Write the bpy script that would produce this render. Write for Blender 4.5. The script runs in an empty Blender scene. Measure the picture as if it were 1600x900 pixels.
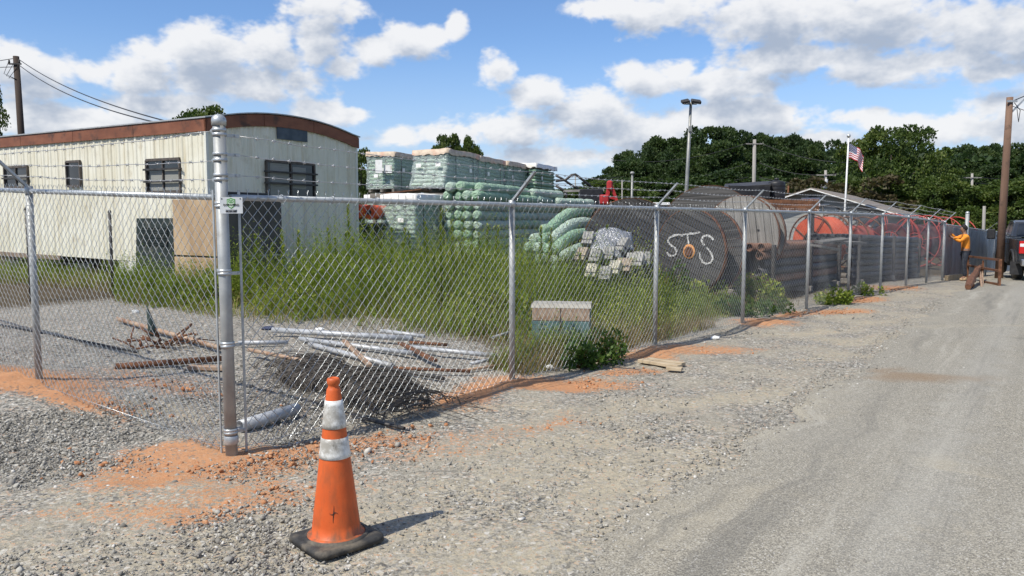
import bpy, math, random
import numpy as np
from mathutils import Vector, Matrix, Euler
R = math.radians
scn = bpy.context.scene
COL = scn.collection

# ------------------------------------------------------------------ camera
CAM_H, TILT, FPX = 1.65, R(5.0), 1200.0
cam_d = bpy.data.cameras.new("camera"); cam = bpy.data.objects.new("camera", cam_d); COL.objects.link(cam)
cam.location = (0, 0, CAM_H); cam.rotation_euler = (R(90) - TILT, 0, 0)
cam_d.sensor_width = 36; cam_d.lens = 36 * FPX / 1600; cam_d.clip_end = 6000; cam_d.clip_start = .05
scn.camera = cam
scn.view_settings.view_transform = 'Standard'; scn.view_settings.look = 'None'
scn.view_settings.exposure = 0.08; scn.view_settings.gamma = 1
scn.view_settings.use_curve_mapping = False
scn.cycles.max_bounces = 5; scn.cycles.transparent_max_bounces = 8; scn.cycles.diffuse_bounces = 3; scn.cycles.glossy_bounces = 2

# ------------------------------------------------------------------ sun and sky
SUN_EL = R(53); SUN_DIR = Vector((-.757, -.653, 0)).normalized()      # horizontal direction towards the sun
sun_d = bpy.data.lights.new("sun", 'SUN'); sun = bpy.data.objects.new("sun", sun_d); COL.objects.link(sun)
tosun = Vector((SUN_DIR.x * math.cos(SUN_EL), SUN_DIR.y * math.cos(SUN_EL), math.sin(SUN_EL)))
sun.rotation_euler = tosun.to_track_quat('Z', 'Y').to_euler(); sun.location = (0, 0, 30)
sun_d.energy = 5.0; sun_d.angle = R(.5); sun_d.color = (1, .945, .85)

def build_world():
    w = bpy.data.worlds.new("World"); scn.world = w; w.use_nodes = True
    nt = w.node_tree; N = nt.nodes; L = nt.links; N.clear()
    def nd(t, **k):
        n = N.new(t)
        for a, b in k.items(): setattr(n, a, b)
        return n
    def m(op, a, b=None, clamp=False):
        n = nd('ShaderNodeMath', operation=op); n.use_clamp = clamp
        for i, v in enumerate((a, b)):
            if v is None: continue
            if isinstance(v, (int, float)): n.inputs[i].default_value = v
            else: L.new(v, n.inputs[i])
        return n.outputs[0]
    tc = nd('ShaderNodeTexCoord')
    sky = nd('ShaderNodeTexSky'); sky.sky_type = 'NISHITA'; sky.sun_disc = False
    sky.sun_elevation = SUN_EL; sky.sun_rotation = math.atan2(SUN_DIR.x, SUN_DIR.y)
    sky.air_density = 1.0; sky.dust_density = .15; sky.ozone_density = 4.0
    nrm = nd('ShaderNodeVectorMath', operation='NORMALIZE'); L.new(tc.outputs['Generated'], nrm.inputs[0])
    sep = nd('ShaderNodeSeparateXYZ'); L.new(nrm.outputs[0], sep.inputs[0])
    az = m('ARCTAN2', sep.outputs[0], sep.outputs[1]); el = m('ARCSINE', sep.outputs[2])
    p = nd('ShaderNodeCombineXYZ'); L.new(az, p.inputs[0]); L.new(el, p.inputs[1])
    # cloud banks: centre and half size, in azimuth / elevation
    B = [(215,120,70,52),(325,88,72,48),(420,78,72,52),(380,128,150,36),(495,62,60,52),(500,8,75,34),(535,105,40,24),
         (585,78,48,22),(650,62,66,30),(712,42,20,30),(40,115,85,48),(100,185,130,30),(10,90,50,30),(150,115,40,22),
         (240,165,110,30),(495,172,62,22),(545,180,48,16),(775,110,34,30),
         (845,150,66,34),(905,172,92,40),(1010,128,56,32),(1062,108,50,26),(700,212,90,22),(628,214,52,20),(810,200,120,34),
         (985,205,190,36),(1150,188,150,48),(1130,128,140,34),(900,245,160,22),
         (955,12,78,20),(1050,22,110,34),(1180,38,150,44),(1330,30,190,54),(1490,35,160,56),(1600,55,120,52),(1240,92,170,30),
         (1440,100,180,30),(1552,111,54,14),(1345,180,52,16),(1400,194,64,20),(1500,200,110,22),(1590,190,70,44),(1250,222,180,16)]
    def dirpx(px, py):
        v = Vector(((px - 800) / FPX, 1, (450 - py) / FPX)); v.rotate(Euler((-TILT, 0, 0)))
        v.normalize(); return math.atan2(v.x, v.y), math.asin(v.z)
    # cloud density group
    g = bpy.data.node_groups.new("cloud_density", 'ShaderNodeTree')
    g.interface.new_socket("P", in_out='INPUT', socket_type='NodeSocketVector')
    g.interface.new_socket("D", in_out='OUTPUT', socket_type='NodeSocketFloat')
    gi = g.nodes.new('NodeGroupInput'); go = g.nodes.new('NodeGroupOutput'); GL = g.links
    def gm(op, a, b=None, c=None):
        n = g.nodes.new('ShaderNodeMath'); n.operation = op
        for i, v in enumerate((a, b, c)):
            if v is None: continue
            if isinstance(v, (int, float)): n.inputs[i].default_value = v
            else: GL.new(v, n.inputs[i])
        return n.outputs[0]
    last = None
    for (px, py, rx, ry) in B:
        a, e = dirpx(px, py); ra, re = rx / FPX * 1.02, ry / FPX * 1.04
        v = g.nodes.new('ShaderNodeVectorMath'); v.operation = 'MULTIPLY_ADD'
        GL.new(gi.outputs[0], v.inputs[0]); v.inputs[1].default_value = (1 / ra, 1 / re, 0); v.inputs[2].default_value = (-a / ra, -e / re, 0)
        ln = g.nodes.new('ShaderNodeVectorMath'); ln.operation = 'LENGTH'; GL.new(v.outputs[0], ln.inputs[0])
        if last is None: last = ln.outputs['Value']
        else:
            n = g.nodes.new('ShaderNodeMath'); n.operation = 'SMOOTH_MIN'; n.inputs[2].default_value = .12
            GL.new(last, n.inputs[0]); GL.new(ln.outputs['Value'], n.inputs[1]); last = n.outputs[0]
    body = gm('SUBTRACT', 1.0, last)
    sp = g.nodes.new('ShaderNodeSeparateXYZ'); GL.new(gi.outputs[0], sp.inputs[0])
    # elsewhere in the sky: the same kind of scattered cumulus
    far = g.nodes.new('ShaderNodeTexNoise'); far.inputs['Scale'].default_value = 3.2; far.inputs['Detail'].default_value = 2
    sc = g.nodes.new('ShaderNodeVectorMath'); sc.operation = 'MULTIPLY'; sc.inputs[1].default_value = (1, 1.9, 1); GL.new(gi.outputs[0], sc.inputs[0])
    GL.new(sc.outputs[0], far.inputs['Vector'])
    gen = gm('MULTIPLY', gm('SUBTRACT', far.outputs['Fac'], .52), 5.0)
    dx = gm('DIVIDE', gm('ABSOLUTE', sp.outputs[0]), .62); dy = gm('DIVIDE', sp.outputs[1], .34)
    out = gm('MULTIPLY', gm('SUBTRACT', gm('MAXIMUM', dx, dy), 1.0), 5.0)
    outn = g.nodes.new('ShaderNodeClamp'); GL.new(out, outn.inputs[0])
    mixn = g.nodes.new('ShaderNodeMix'); mixn.data_type = 'FLOAT'
    GL.new(outn.outputs[0], mixn.inputs[0]); GL.new(gm('MAXIMUM', body, -1.2), mixn.inputs[2]); GL.new(gen, mixn.inputs[3])
    n1 = g.nodes.new('ShaderNodeTexNoise'); n1.inputs['Scale'].default_value = 11; n1.inputs['Detail'].default_value = 4
    n1.inputs['Roughness'].default_value = .64; n1.inputs['Distortion'].default_value = .15
    s2 = g.nodes.new('ShaderNodeVectorMath'); s2.operation = 'MULTIPLY'; s2.inputs[1].default_value = (1, 1.5, 1); GL.new(gi.outputs[0], s2.inputs[0])
    GL.new(s2.outputs[0], n1.inputs['Vector'])
    n2 = g.nodes.new('ShaderNodeTexNoise'); n2.inputs['Scale'].default_value = 38; n2.inputs['Detail'].default_value = 4; n2.inputs['Roughness'].default_value = .6
    GL.new(s2.outputs[0], n2.inputs['Vector'])
    d = gm('ADD', mixn.outputs[0], gm('MULTIPLY', gm('SUBTRACT', n1.outputs['Fac'], .5), 2.5))
    d = gm('ADD', gm('ADD', d, .02), gm('MULTIPLY', gm('SUBTRACT', n2.outputs['Fac'], .5), .8))
    GL.new(d, go.inputs[0])
    def dens(off):
        v = nd('ShaderNodeVectorMath', operation='ADD'); L.new(p.outputs[0], v.inputs[0]); v.inputs[1].default_value = off
        q = nd('ShaderNodeGroup'); q.node_tree = g; L.new(v.outputs[0], q.inputs[0]); return q.outputs[0]
    d0 = dens((0, 0, 0)); d1 = dens((-.012, .026, 0))
    def ramp(v, a, b):
        n = nd('ShaderNodeMapRange', interpolation_type='SMOOTHSTEP'); L.new(v, n.inputs[0])
        n.inputs[1].default_value = a; n.inputs[2].default_value = b; return n.outputs[0]
    alpha = ramp(d0, .0, .55)
    # thin cloud over a bank reads grey, open tops white
    shade = ramp(d1, -.12, 1.15)
    col = nd('ShaderNodeMix'); col.data_type = 'RGBA'; L.new(shade, col.inputs[0])
    col.inputs[6].default_value = (.93, .935, .95, 1); col.inputs[7].default_value = (.42, .49, .61, 1)
    # thin veil low over the horizon
    bg1 = nd('ShaderNodeBackground'); bg1.inputs[1].default_value = .13
    tint = nd('ShaderNodeMix'); tint.data_type = 'RGBA'; tint.blend_type = 'MULTIPLY'; tint.inputs[0].default_value = 1
    L.new(sky.outputs[0], tint.inputs[6]); tint.inputs[7].default_value = (.87, .98, 1.13, 1)
    L.new(tint.outputs[2], bg1.inputs[0])
    vl = nd('ShaderNodeBackground'); vl.inputs[0].default_value = (.50, .62, .80, 1); vl.inputs[1].default_value = 1.0
    bg2 = nd('ShaderNodeBackground'); bg2.inputs[1].default_value = .93; L.new(col.outputs[2], bg2.inputs[0])
    veil = ramp(el, .24, -.02)
    mv = nd('ShaderNodeMixShader'); L.new(m('MULTIPLY', veil, .85), mv.inputs[0]); L.new(bg1.outputs[0], mv.inputs[1]); L.new(vl.outputs[0], mv.inputs[2])
    mx = nd('ShaderNodeMixShader'); L.new(m('MULTIPLY', alpha, .96), mx.inputs[0]); L.new(mv.outputs[0], mx.inputs[1]); L.new(bg2.outputs[0], mx.inputs[2])
    o = nd('ShaderNodeOutputWorld'); L.new(mx.outputs[0], o.inputs[0])
    w.cycles.sampling_method = 'MANUAL'; w.cycles.sample_map_resolution = 512
build_world()

# ------------------------------------------------------------------ places
CX, CY = -1.96, 5.25                      # the fence corner
FD = Vector((.637, .771, 0)).normalized() # along the fence beside the road
LD = Vector((-.80, .60, 0)).normalized()  # along the short fence to the left
NR = Vector((FD.y, -FD.x, 0))             # out of the yard, towards the road
def softplus(x, k): return np.log1p(np.exp(np.clip(np.asarray(x, float) * k, -40, 40))) / k
def gz(x, y):
    x = np.asarray(x, float); y = np.asarray(y, float)
    q = (x - CX) * FD.x + (y - CY) * FD.y
    s = (x - CX) * (-FD.y) + (y - CY) * FD.x
    r = softplus(s, 3.0); r = 9 - softplus(9 - r, .8)
    dn = softplus(q - 18.0, .6); dn = 45 - softplus(45 - dn, .2)
    return .040 * r - .034 * dn
def ray(px, py):
    v = Vector(((px - 800) / FPX, 1, (450 - py) / FPX)); v.rotate(Euler((-TILT, 0, 0))); return v
def P(px, py, Y):
    v = ray(px, py); return Vector((0, 0, CAM_H)) + v * (Y / v.y)
def G(px, py):
    v = ray(px, py); t = 1.65 / max(1e-3, -v.z)
    for _ in range(60):
        x, y = v.x * t, v.y * t
        t2 = (CAM_H - float(gz(x, y))) / max(1e-3, -v.z); t = .5 * t + .5 * t2
    return Vector((v.x * t, v.y * t, float(gz(v.x * t, v.y * t))))
def on_ground(x, y, dz=0): return Vector((x, y, float(gz(x, y)) + dz))
def along(q, s=0.0, dz=0):
    x = CX + FD.x * q - NR.x * s; y = CY + FD.y * q - NR.y * s
    return on_ground(x, y, dz)
def plane_hit(px, py, o, n):
    v = ray(px, py); c = Vector((0, 0, CAM_H)); t = (Vector(o) - c).dot(n) / v.dot(n); return c + v * t

# value noise in numpy, for ground relief and ragged edges
def _hash(ix, iy, seed):
    h = (ix.astype(np.int64) * 374761393 + iy.astype(np.int64) * 668265263 + seed * 974634777) & 0x7fffffff
    h = ((h ^ (h >> 13)) * 1274126177) & 0x7fffffff
    return ((h ^ (h >> 16)) & 0xffff) / 65535.0
def vnoise(x, y, seed=0):
    ix = np.floor(x); iy = np.floor(y); fx = x - ix; fy = y - iy
    fx = fx * fx * (3 - 2 * fx); fy = fy * fy * (3 - 2 * fy)
    a = _hash(ix, iy, seed); b = _hash(ix + 1, iy, seed); c = _hash(ix, iy + 1, seed); d = _hash(ix + 1, iy + 1, seed)
    return (a * (1 - fx) + b * fx) * (1 - fy) + (c * (1 - fx) + d * fx) * fy
def fbm(x, y, seed=0, o=4):
    s = 0; a = .5; t = 0
    for i in range(o):
        s = s + a * vnoise(x * 2 ** i, y * 2 ** i, seed + i * 17); t += a; a *= .5
    return s / t

# ------------------------------------------------------------------ mesh and object helpers
def link(o): COL.objects.link(o); return o
def np_mesh(name, V, F, n, smooth=False, attr=None):
    me = bpy.data.meshes.new(name)
    V = np.ascontiguousarray(V, dtype=np.float32); F = np.ascontiguousarray(F, dtype=np.int32)
    me.vertices.add(len(V)); me.vertices.foreach_set("co", V.ravel())
    me.loops.add(F.size); me.loops.foreach_set("vertex_index", F.ravel())
    me.polygons.add(len(F)); me.polygons.foreach_set("loop_start", np.arange(0, F.size, n, dtype=np.int32))
    try: me.polygons.foreach_set("loop_total", np.full(len(F), n, dtype=np.int32))
    except Exception: pass
    if smooth: me.polygons.foreach_set("use_smooth", np.ones(len(F), dtype=bool))
    me.update(calc_edges=True)
    if attr:
        for k, (dom, arr) in attr.items():
            a = me.attributes.new(k, 'FLOAT', dom); a.data.foreach_set("value", np.ascontiguousarray(arr, dtype=np.float32))
    me.validate(); return me

class MB:
    """collects shapes and links them as ONE mesh object"""
    def __init__(s): s.v = []; s.f = []; s.sm = []; s.mi = []
    def add(s, vs, fs, smooth=False, mi=0):
        b = len(s.v); s.v += [tuple(v) for v in vs]
        for f in fs: s.f.append(tuple(i + b for i in f)); s.sm.append(smooth); s.mi.append(mi)
        return s
    def box(s, c, d, rot=None, mi=0, bev=0.0):
        x, y, z = d[0] / 2, d[1] / 2, d[2] / 2
        if bev <= 0:
            vs = [Vector((i * x, j * y, k * z)) for k in (-1, 1) for j in (-1, 1) for i in (-1, 1)]
            fs = [(0, 2, 3, 1), (4, 5, 7, 6), (0, 1, 5, 4), (2, 6, 7, 3), (0, 4, 6, 2), (1, 3, 7, 5)]
        else:
            b = min(bev, x * .9, y * .9, z * .9); vs = []; idx = {}
            for k in (-1, 1):
                for j in (-1, 1):
                    for i in (-1, 1):
                        for a in range(3):
                            p = [i * (x - b), j * (y - b), k * (z - b)]; p[a] += (i, j, k)[a] * b
                            idx[(i, j, k, a)] = len(vs); vs.append(Vector(p))
            fs = []
            for a in range(3):
                o = [q for q in range(3) if q != a]
                for sgn in (-1, 1):
                    ring = []
                    for (u, w) in ((-1, -1), (1, -1), (1, 1), (-1, 1)):
                        t = [0, 0, 0]; t[a] = sgn; t[o[0]] = u; t[o[1]] = w; ring.append(idx[(*t, a)])
                    fl = (sgn > 0) != (a == 1); fs.append(tuple(ring if fl else ring[::-1]))
            for a in range(3):
                o = [q for q in range(3) if q != a]
                for u in (-1, 1):
                    for w in (-1, 1):
                        t0 = [0, 0, 0]; t1 = [0, 0, 0]; t0[a] = -1; t1[a] = 1
                        for t in (t0, t1): t[o[0]] = u; t[o[1]] = w
                        q4 = [idx[(*t0, o[0])], idx[(*t1, o[0])], idx[(*t1, o[1])], idx[(*t0, o[1])]]
                        nn = Vector((0, 0, 0)); nn[o[0]] = u; nn[o[1]] = w
                        fn = (vs[q4[1]] - vs[q4[0]]).cross(vs[q4[2]] - vs[q4[0]])
                        fs.append(tuple(q4 if fn.dot(nn) > 0 else q4[::-1]))
            for k in (-1, 1):
                for j in (-1, 1):
                    for i in (-1, 1):
                        t3 = [idx[(i, j, k, a)] for a in range(3)]
                        fs.append(tuple(t3 if i * j * k > 0 else t3[::-1]))
        if rot is not None: vs = [rot @ v for v in vs]
        c = Vector(c); return s.add([v + c for v in vs], fs, False, mi)
    def beam(s, a, b, w, h, up=(0, 0, 1), mi=0, bev=0.0):
        a = Vector(a); b = Vector(b); d = (b - a); L = d.length; d.normalize()
        x = Vector(up).cross(d)
        if x.length < 1e-4: x = Vector((1, 0, 0)).cross(d)
        x.normalize(); y = d.cross(x)
        rot = Matrix((x, y, d)).transposed()
        return s.box((a + b) / 2, (w, h, L), rot, mi, bev)
    def tube(s, pts, r, n=8, caps=True, smooth=True, mi=0):
        pts = [Vector(p) for p in pts]; m = len(pts)
        rr = r if isinstance(r, (list, tuple)) else [r] * m
        d0 = (pts[1] - pts[0]).normalized()
        up = Vector((0, 0, 1)) if abs(d0.z) < .9 else Vector((1, 0, 0))
        x = up.cross(d0).normalized(); vs = []
        for i, p in enumerate(pts):
            d = (pts[min(i + 1, m - 1)] - pts[max(i - 1, 0)])
            d = d.normalized() if d.length > 1e-9 else d0
            x = (x - d * x.dot(d)).normalized(); y = d.cross(x)
            for k in range(n):
                a = 2 * math.pi * k / n; vs.append(p + (x * math.cos(a) + y * math.sin(a)) * rr[i])
        fs = [(i * n + k, i * n + (k + 1) % n, (i + 1) * n + (k + 1) % n, (i + 1) * n + k) for i in range(m - 1) for k in range(n)]
        s.add(vs, fs, smooth, mi)
        if caps:
            b = len(s.v) - len(vs)
            s.f.append(tuple(b + k for k in range(n))[::-1]); s.sm.append(False); s.mi.append(mi)
            s.f.append(tuple(b + (m - 1) * n + k for k in range(n))); s.sm.append(False); s.mi.append(mi)
        return s
    def lathe(s, prof, n=24, c=(0, 0, 0), rot=None, smooth=True, mi=0, caps=True):
        vs = []; c = Vector(c)
        for (r, z) in prof:
            for k in range(n):
                a = 2 * math.pi * k / n; v = Vector((r * math.cos(a), r * math.sin(a), z))
                vs.append((rot @ v if rot is not None else v) + c)
        m = len(prof)
        fs = [(i * n + k, i * n + (k + 1) % n, (i + 1) * n + (k + 1) % n, (i + 1) * n + k) for i in range(m - 1) for k in range(n)]
        b = len(s.v); s.add(vs, fs, smooth, mi)
        if caps:
            if prof[0][0] > 1e-5: s.f.append(tuple(b + k for k in range(n))[::-1]); s.sm.append(False); s.mi.append(mi)
            if prof[-1][0] > 1e-5: s.f.append(tuple(b + (m - 1) * n + k for k in range(n))); s.sm.append(False); s.mi.append(mi)
        return s
    def prism(s, poly, d, o=(0, 0, 0), ex=(1, 0, 0), ey=(0, 0, 1), mi=0):
        """polygon in the plane ex, ey swept by d along their normal (both ways half)"""
        ex = Vector(ex); ey = Vector(ey); nz = ex.cross(ey).normalized(); o = Vector(o); n = len(poly)
        vs = [o + ex * a + ey * b - nz * d / 2 for a, b in poly] + [o + ex * a + ey * b + nz * d / 2 for a, b in poly]
        area = sum(poly[i][0] * poly[(i + 1) % n][1] - poly[(i + 1) % n][0] * poly[i][1] for i in range(n))
        fs = [tuple(range(n))[::-1], tuple(range(n, 2 * n))] + [(i, (i + 1) % n, n + (i + 1) % n, n + i) for i in range(n)]
        if area < 0: fs = [f[::-1] for f in fs]
        return s.add(vs, fs, False, mi)
    def mesh(s, name, mats):
        me = bpy.data.meshes.new(name); me.from_pydata(s.v, [], s.f)
        me.polygons.foreach_set("use_smooth", s.sm)
        for mt in (mats if isinstance(mats, (list, tuple)) else [mats]): me.materials.append(mt)
        if any(s.mi): me.polygons.foreach_set("material_index", s.mi)
        me.update(); return me
    def build(s, name, mats, parent=None, loc=None, rot=None):
        o = link(bpy.data.objects.new(name, s.mesh(name, mats)))
        if parent is not None: o.parent = parent
        if loc is not None: o.location = loc
        if rot is not None: o.rotation_euler = rot
        return o

def tag(o, label=None, cat=None, group=None, kind=None):
    if label: o['label'] = label
    if cat: o['category'] = cat
    if group: o['group'] = group
    if kind: o['kind'] = kind
    return o
def thing(name, label, cat, loc=(0, 0, 0), rz=0.0, group=None):
    o = link(bpy.data.objects.new(name, None)); o.empty_display_size = .2
    o.location = loc; o.rotation_euler = (0, 0, rz); return tag(o, label, cat, group)
def dup(o, loc=None, rot=None, scale=None, label=None, group=None):
    c = o.copy(); COL.objects.link(c)
    if loc is not None: c.location = loc
    if rot is not None: c.rotation_euler = rot
    if scale is not None: c.scale = scale
    if label: c['label'] = label
    if group: c['group'] = group
    for ch in list(o.children):
        k = ch.copy(); COL.objects.link(k); k.parent = c
        for gc in list(ch.children):
            j = gc.copy(); COL.objects.link(j); j.parent = k
    return c
def obj(name, me, mat=None, parent=None):
    o = link(bpy.data.objects.new(name, me))
    if mat is not None:
        me.materials.clear(); me.materials.append(mat)
    if parent is not None: o.parent = parent
    return o

# ------------------------------------------------------------------ materials
class MT:
    def __init__(s, name):
        s.m = bpy.data.materials.new(name); s.m.use_nodes = True; s.nt = s.m.node_tree; s.N = s.nt.nodes; s.L = s.nt.links
        s.b = s.N['Principled BSDF']; s.tc = s.N.new('ShaderNodeTexCoord')
    def put(s, sock, v):
        if isinstance(v, (int, float)): sock.default_value = v
        elif isinstance(v, (tuple, list)): sock.default_value = (*v, 1) if len(v) == 3 and sock.type == 'RGBA' else v
        else: s.L.new(v, sock)
    def noise(s, scale, detail=4, rough=.55, vec=None, stretch=None, dist=0, w=None):
        n = s.N.new('ShaderNodeTexNoise'); n.inputs['Scale'].default_value = scale; n.inputs['Detail'].default_value = detail
        n.inputs['Roughness'].default_value = rough; n.inputs['Distortion'].default_value = dist
        v = vec if vec is not None else s.tc.outputs['Object']
        if stretch:
            mp = s.N.new('ShaderNodeMapping'); mp.inputs['Scale'].default_value = stretch; s.L.new(v, mp.inputs[0]); v = mp.outputs[0]
        s.L.new(v, n.inputs['Vector']); return n.outputs['Fac']
    def vor(s, scale, vec=None, out='Distance', feature='F1', rand=1):
        n = s.N.new('ShaderNodeTexVoronoi'); n.feature = feature; n.inputs['Scale'].default_value = scale; n.inputs['Randomness'].default_value = rand
        s.L.new(vec if vec is not None else s.tc.outputs['Object'], n.inputs['Vector']); return n.outputs[out]
    def wpos(s):
        n = s.N.new('ShaderNodeNewGeometry'); return n.outputs['Position']
    def attr(s, name):
        n = s.N.new('ShaderNodeAttribute'); n.attribute_name = name; return n.outputs['Fac']
    def rnd(s):
        n = s.N.new('ShaderNodeObjectInfo'); return n.outputs['Random']
    def math(s, op, a, b=None, clamp=False):
        n = s.N.new('ShaderNodeMath'); n.operation = op; n.use_clamp = clamp; s.put(n.inputs[0], a)
        if b is not None: s.put(n.inputs[1], b)
        return n.outputs[0]
    def ramp(s, v, a, b, lo=0, hi=1, smooth=True):
        n = s.N.new('ShaderNodeMapRange'); n.interpolation_type = 'SMOOTHSTEP' if smooth else 'LINEAR'; s.L.new(v, n.inputs[0])
        n.inputs[1].default_value = a; n.inputs[2].default_value = b; n.inputs[3].default_value = lo; n.inputs[4].default_value = hi; return n.outputs[0]
    def mix(s, f, a, b, mode='MIX'):
        n = s.N.new('ShaderNodeMix'); n.data_type = 'RGBA'; n.blend_type = mode; s.put(n.inputs[0], f); s.put(n.inputs[6], a); s.put(n.inputs[7], b); return n.outputs[2]
    def sep(s, v):
        n = s.N.new('ShaderNodeSeparateXYZ'); s.L.new(v, n.inputs[0]); return n.outputs
    def bump(s, h, st=.4, d=.02):
        n = s.N.new('ShaderNodeBump'); n.inputs['Strength'].default_value = st; n.inputs['Distance'].default_value = d
        s.L.new(h, n.inputs['Height']); s.L.new(n.outputs[0], s.b.inputs['Normal']); return n
    def col(s, c): s.put(s.b.inputs['Base Color'], c); return s
    def rough(s, v): s.put(s.b.inputs['Roughness'], v); return s
    def metal(s, v): s.put(s.b.inputs['Metallic'], v); return s
    def spec(s, v): s.b.inputs['Specular IOR Level'].default_value = v; return s

def simple(name, c1, c2=None, sc=6, rough=.6, metal=0, bump=0, bsc=None, dirt=None, dsc=3, dirt_amt=(.5, .75), stretch=None, spec=.4, detail=5):
    t = MT(name); c = c1
    if c2 is not None: c = t.mix(t.ramp(t.noise(sc, detail, stretch=stretch), .3, .7), c1, c2)
    if dirt is not None: c = t.mix(t.ramp(t.noise(dsc, 6, .65), *dirt_amt), c, dirt)
    t.col(c); t.rough(rough); t.metal(metal); t.spec(spec)
    if bump: t.bump(t.noise(bsc or sc * 6, 5, stretch=stretch), bump, .01)
    return t.m
def paint_var(name, c1, c2, rough=.6, **k):
    """colour differs a little from object to object"""
    t = MT(name); c = t.mix(t.rnd(), c1, c2); c = t.mix(t.ramp(t.noise(k.get('sc', 9), 5, stretch=k.get('stretch')), .35, .8), c, k.get('dirt', c2))
    t.col(c); t.rough(rough); t.spec(k.get('spec', .35)); t.metal(k.get('metal', 0))
    if k.get('bump'): t.bump(t.noise(k.get('bsc', 60), 4, stretch=k.get('stretch')), k['bump'], .01)
    return t.m
# ================================================================== GROUND
def ground_material():
    t = MT("gravel_ground"); w = t.wpos()
    sx = t.noise(1.3, 5, .6, vec=w); fine = t.noise(34, 4, .7, vec=w); mid = t.noise(7, 5, .65, vec=w)
    v1 = t.N.new('ShaderNodeTexVoronoi'); v1.inputs['Scale'].default_value = 42; t.L.new(w, v1.inputs['Vector'])
    v2 = t.N.new('ShaderNodeTexVoronoi'); v2.inputs['Scale'].default_value = 95; t.L.new(w, v2.inputs['Vector'])
    s1 = t.sep(v1.outputs['Color']); s2 = t.sep(v2.outputs['Color'])
    chip = t.math('ADD', t.math('MULTIPLY', s1[0], .55), t.math('MULTIPLY', s2[1], .45))
    g = t.mix(t.ramp(chip, .12, .9), (.085, .083, .078), (.42, .40, .35))
    g = t.mix(t.ramp(s1[1], .9, .97), g, (.54, .52, .47))
    g = t.mix(t.math('MULTIPLY', t.math('MULTIPLY', t.ramp(sx, .3, .65), .6), t.math('SUBTRACT', 1.0, t.attr('inside'))), g, (.40, .36, .275))
    # sand between the stones
    sand = t.math('ADD', t.attr('sand'), t.math('MULTIPLY', t.math('SUBTRACT', mid, .5), 1.1))
    sand = t.math('ADD', sand, t.math('ADD', t.math('MULTIPLY', t.math('SUBTRACT', s1[2], .5), .9), t.math('MULTIPLY', t.math('SUBTRACT', s2[2], .5), .7)))
    sc = t.mix(fine, (.34, .29, .20), (.50, .44, .32))
    g = t.mix(t.math('MULTIPLY', t.ramp(sand, .25, 1.0), .72), g, sc)
    clay = t.math('ADD', t.attr('clay'), t.math('MULTIPLY', t.math('SUBTRACT', mid, .5), 1.0))
    clay = t.math('ADD', clay, t.math('ADD', t.math('MULTIPLY', t.math('SUBTRACT', s1[0], .5), .8), t.math('MULTIPLY', t.math('SUBTRACT', s2[0], .5), .6)))
    cc = t.mix(t.noise(4, 5, .7, vec=w), (.36, .115, .034), (.54, .245, .10))
    cc = t.mix(t.math('MULTIPLY', fine, .55), cc, (.52, .36, .22))
    g = t.mix(t.math('MULTIPLY', t.ramp(clay, .28, .95), .92), g, cc)
    soil = t.math('ADD', t.attr('soil'), t.math('MULTIPLY', t.math('SUBTRACT', mid, .5), .9))
    g = t.mix(t.ramp(soil, .35, .7), g, t.mix(fine, (.045, .034, .02), (.13, .10, .06)))
    t.col(g); t.rough(.95); t.spec(.15)
    loose = t.math('SUBTRACT', 1.0, t.math('MULTIPLY', t.ramp(t.math('MAXIMUM', clay, sand), .4, .7), .6))
    h = t.math('ADD', t.math('MULTIPLY', chip, t.math('MULTIPLY', loose, .7)), t.math('ADD', t.math('MULTIPLY', fine, .5), t.math('MULTIPLY', mid, .6)))
    t.bump(h, .85, .022); return t.m

def axis(lo, hi, step, far, grow=1.16):
    a = list(np.arange(lo, hi + 1e-6, step)); d = step; x = a[-1]
    while x < far: d = min(d * grow, 400); x += d; a.append(x)
    d = step; x = a[0]
    while x > -far: d = min(d * grow, 400); x -= d; a.insert(0, x)
    return np.array(a)

# stains that lie on the ground: (pixel of the stain's middle, half length m, half width m, turn, strength)
CLAY = [(330,730,.75,.30,.2,1.0),(250,715,.45,.25,.5,.95),(430,720,.65,.22,.7,1.0),(560,690,.55,.20,.7,.75),(640,690,.5,.18,.6,.6),(300,790,.5,.2,.2,.65),(200,800,.7,.15,.1,.45),(400,770,.6,.25,.2,.7),
        (850,606,.75,.32,.6,1.25),(775,610,.7,.30,.8,1.25),(910,602,.5,.2,.3,.8),(760,600,.5,.2,.9,.9),(1050,552,.75,.3,.5,1.1),(1110,550,.6,.22,.3,.9),(995,582,.35,.15,.3,.8),
        (1190,506,.6,.35,.8,1.2),(1235,490,.6,.3,.8,1.1),(1310,487,.6,.3,.6,1.0),(1400,450,1.2,.4,.8,1.0),(1345,468,.9,.3,.8,.9),(1500,432,1.0,.4,.3,.5),
        (30,608,.75,.30,.2,1.25),(110,625,.5,.22,-.4,1.1),(-60,590,.9,.3,0,1.2),(190,640,.35,.15,-.5,.8),(250,600,.8,.2,-.4,.55),(700,700,.5,.25,.6,.4),(840,670,.5,.16,.5,.5)]
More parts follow.
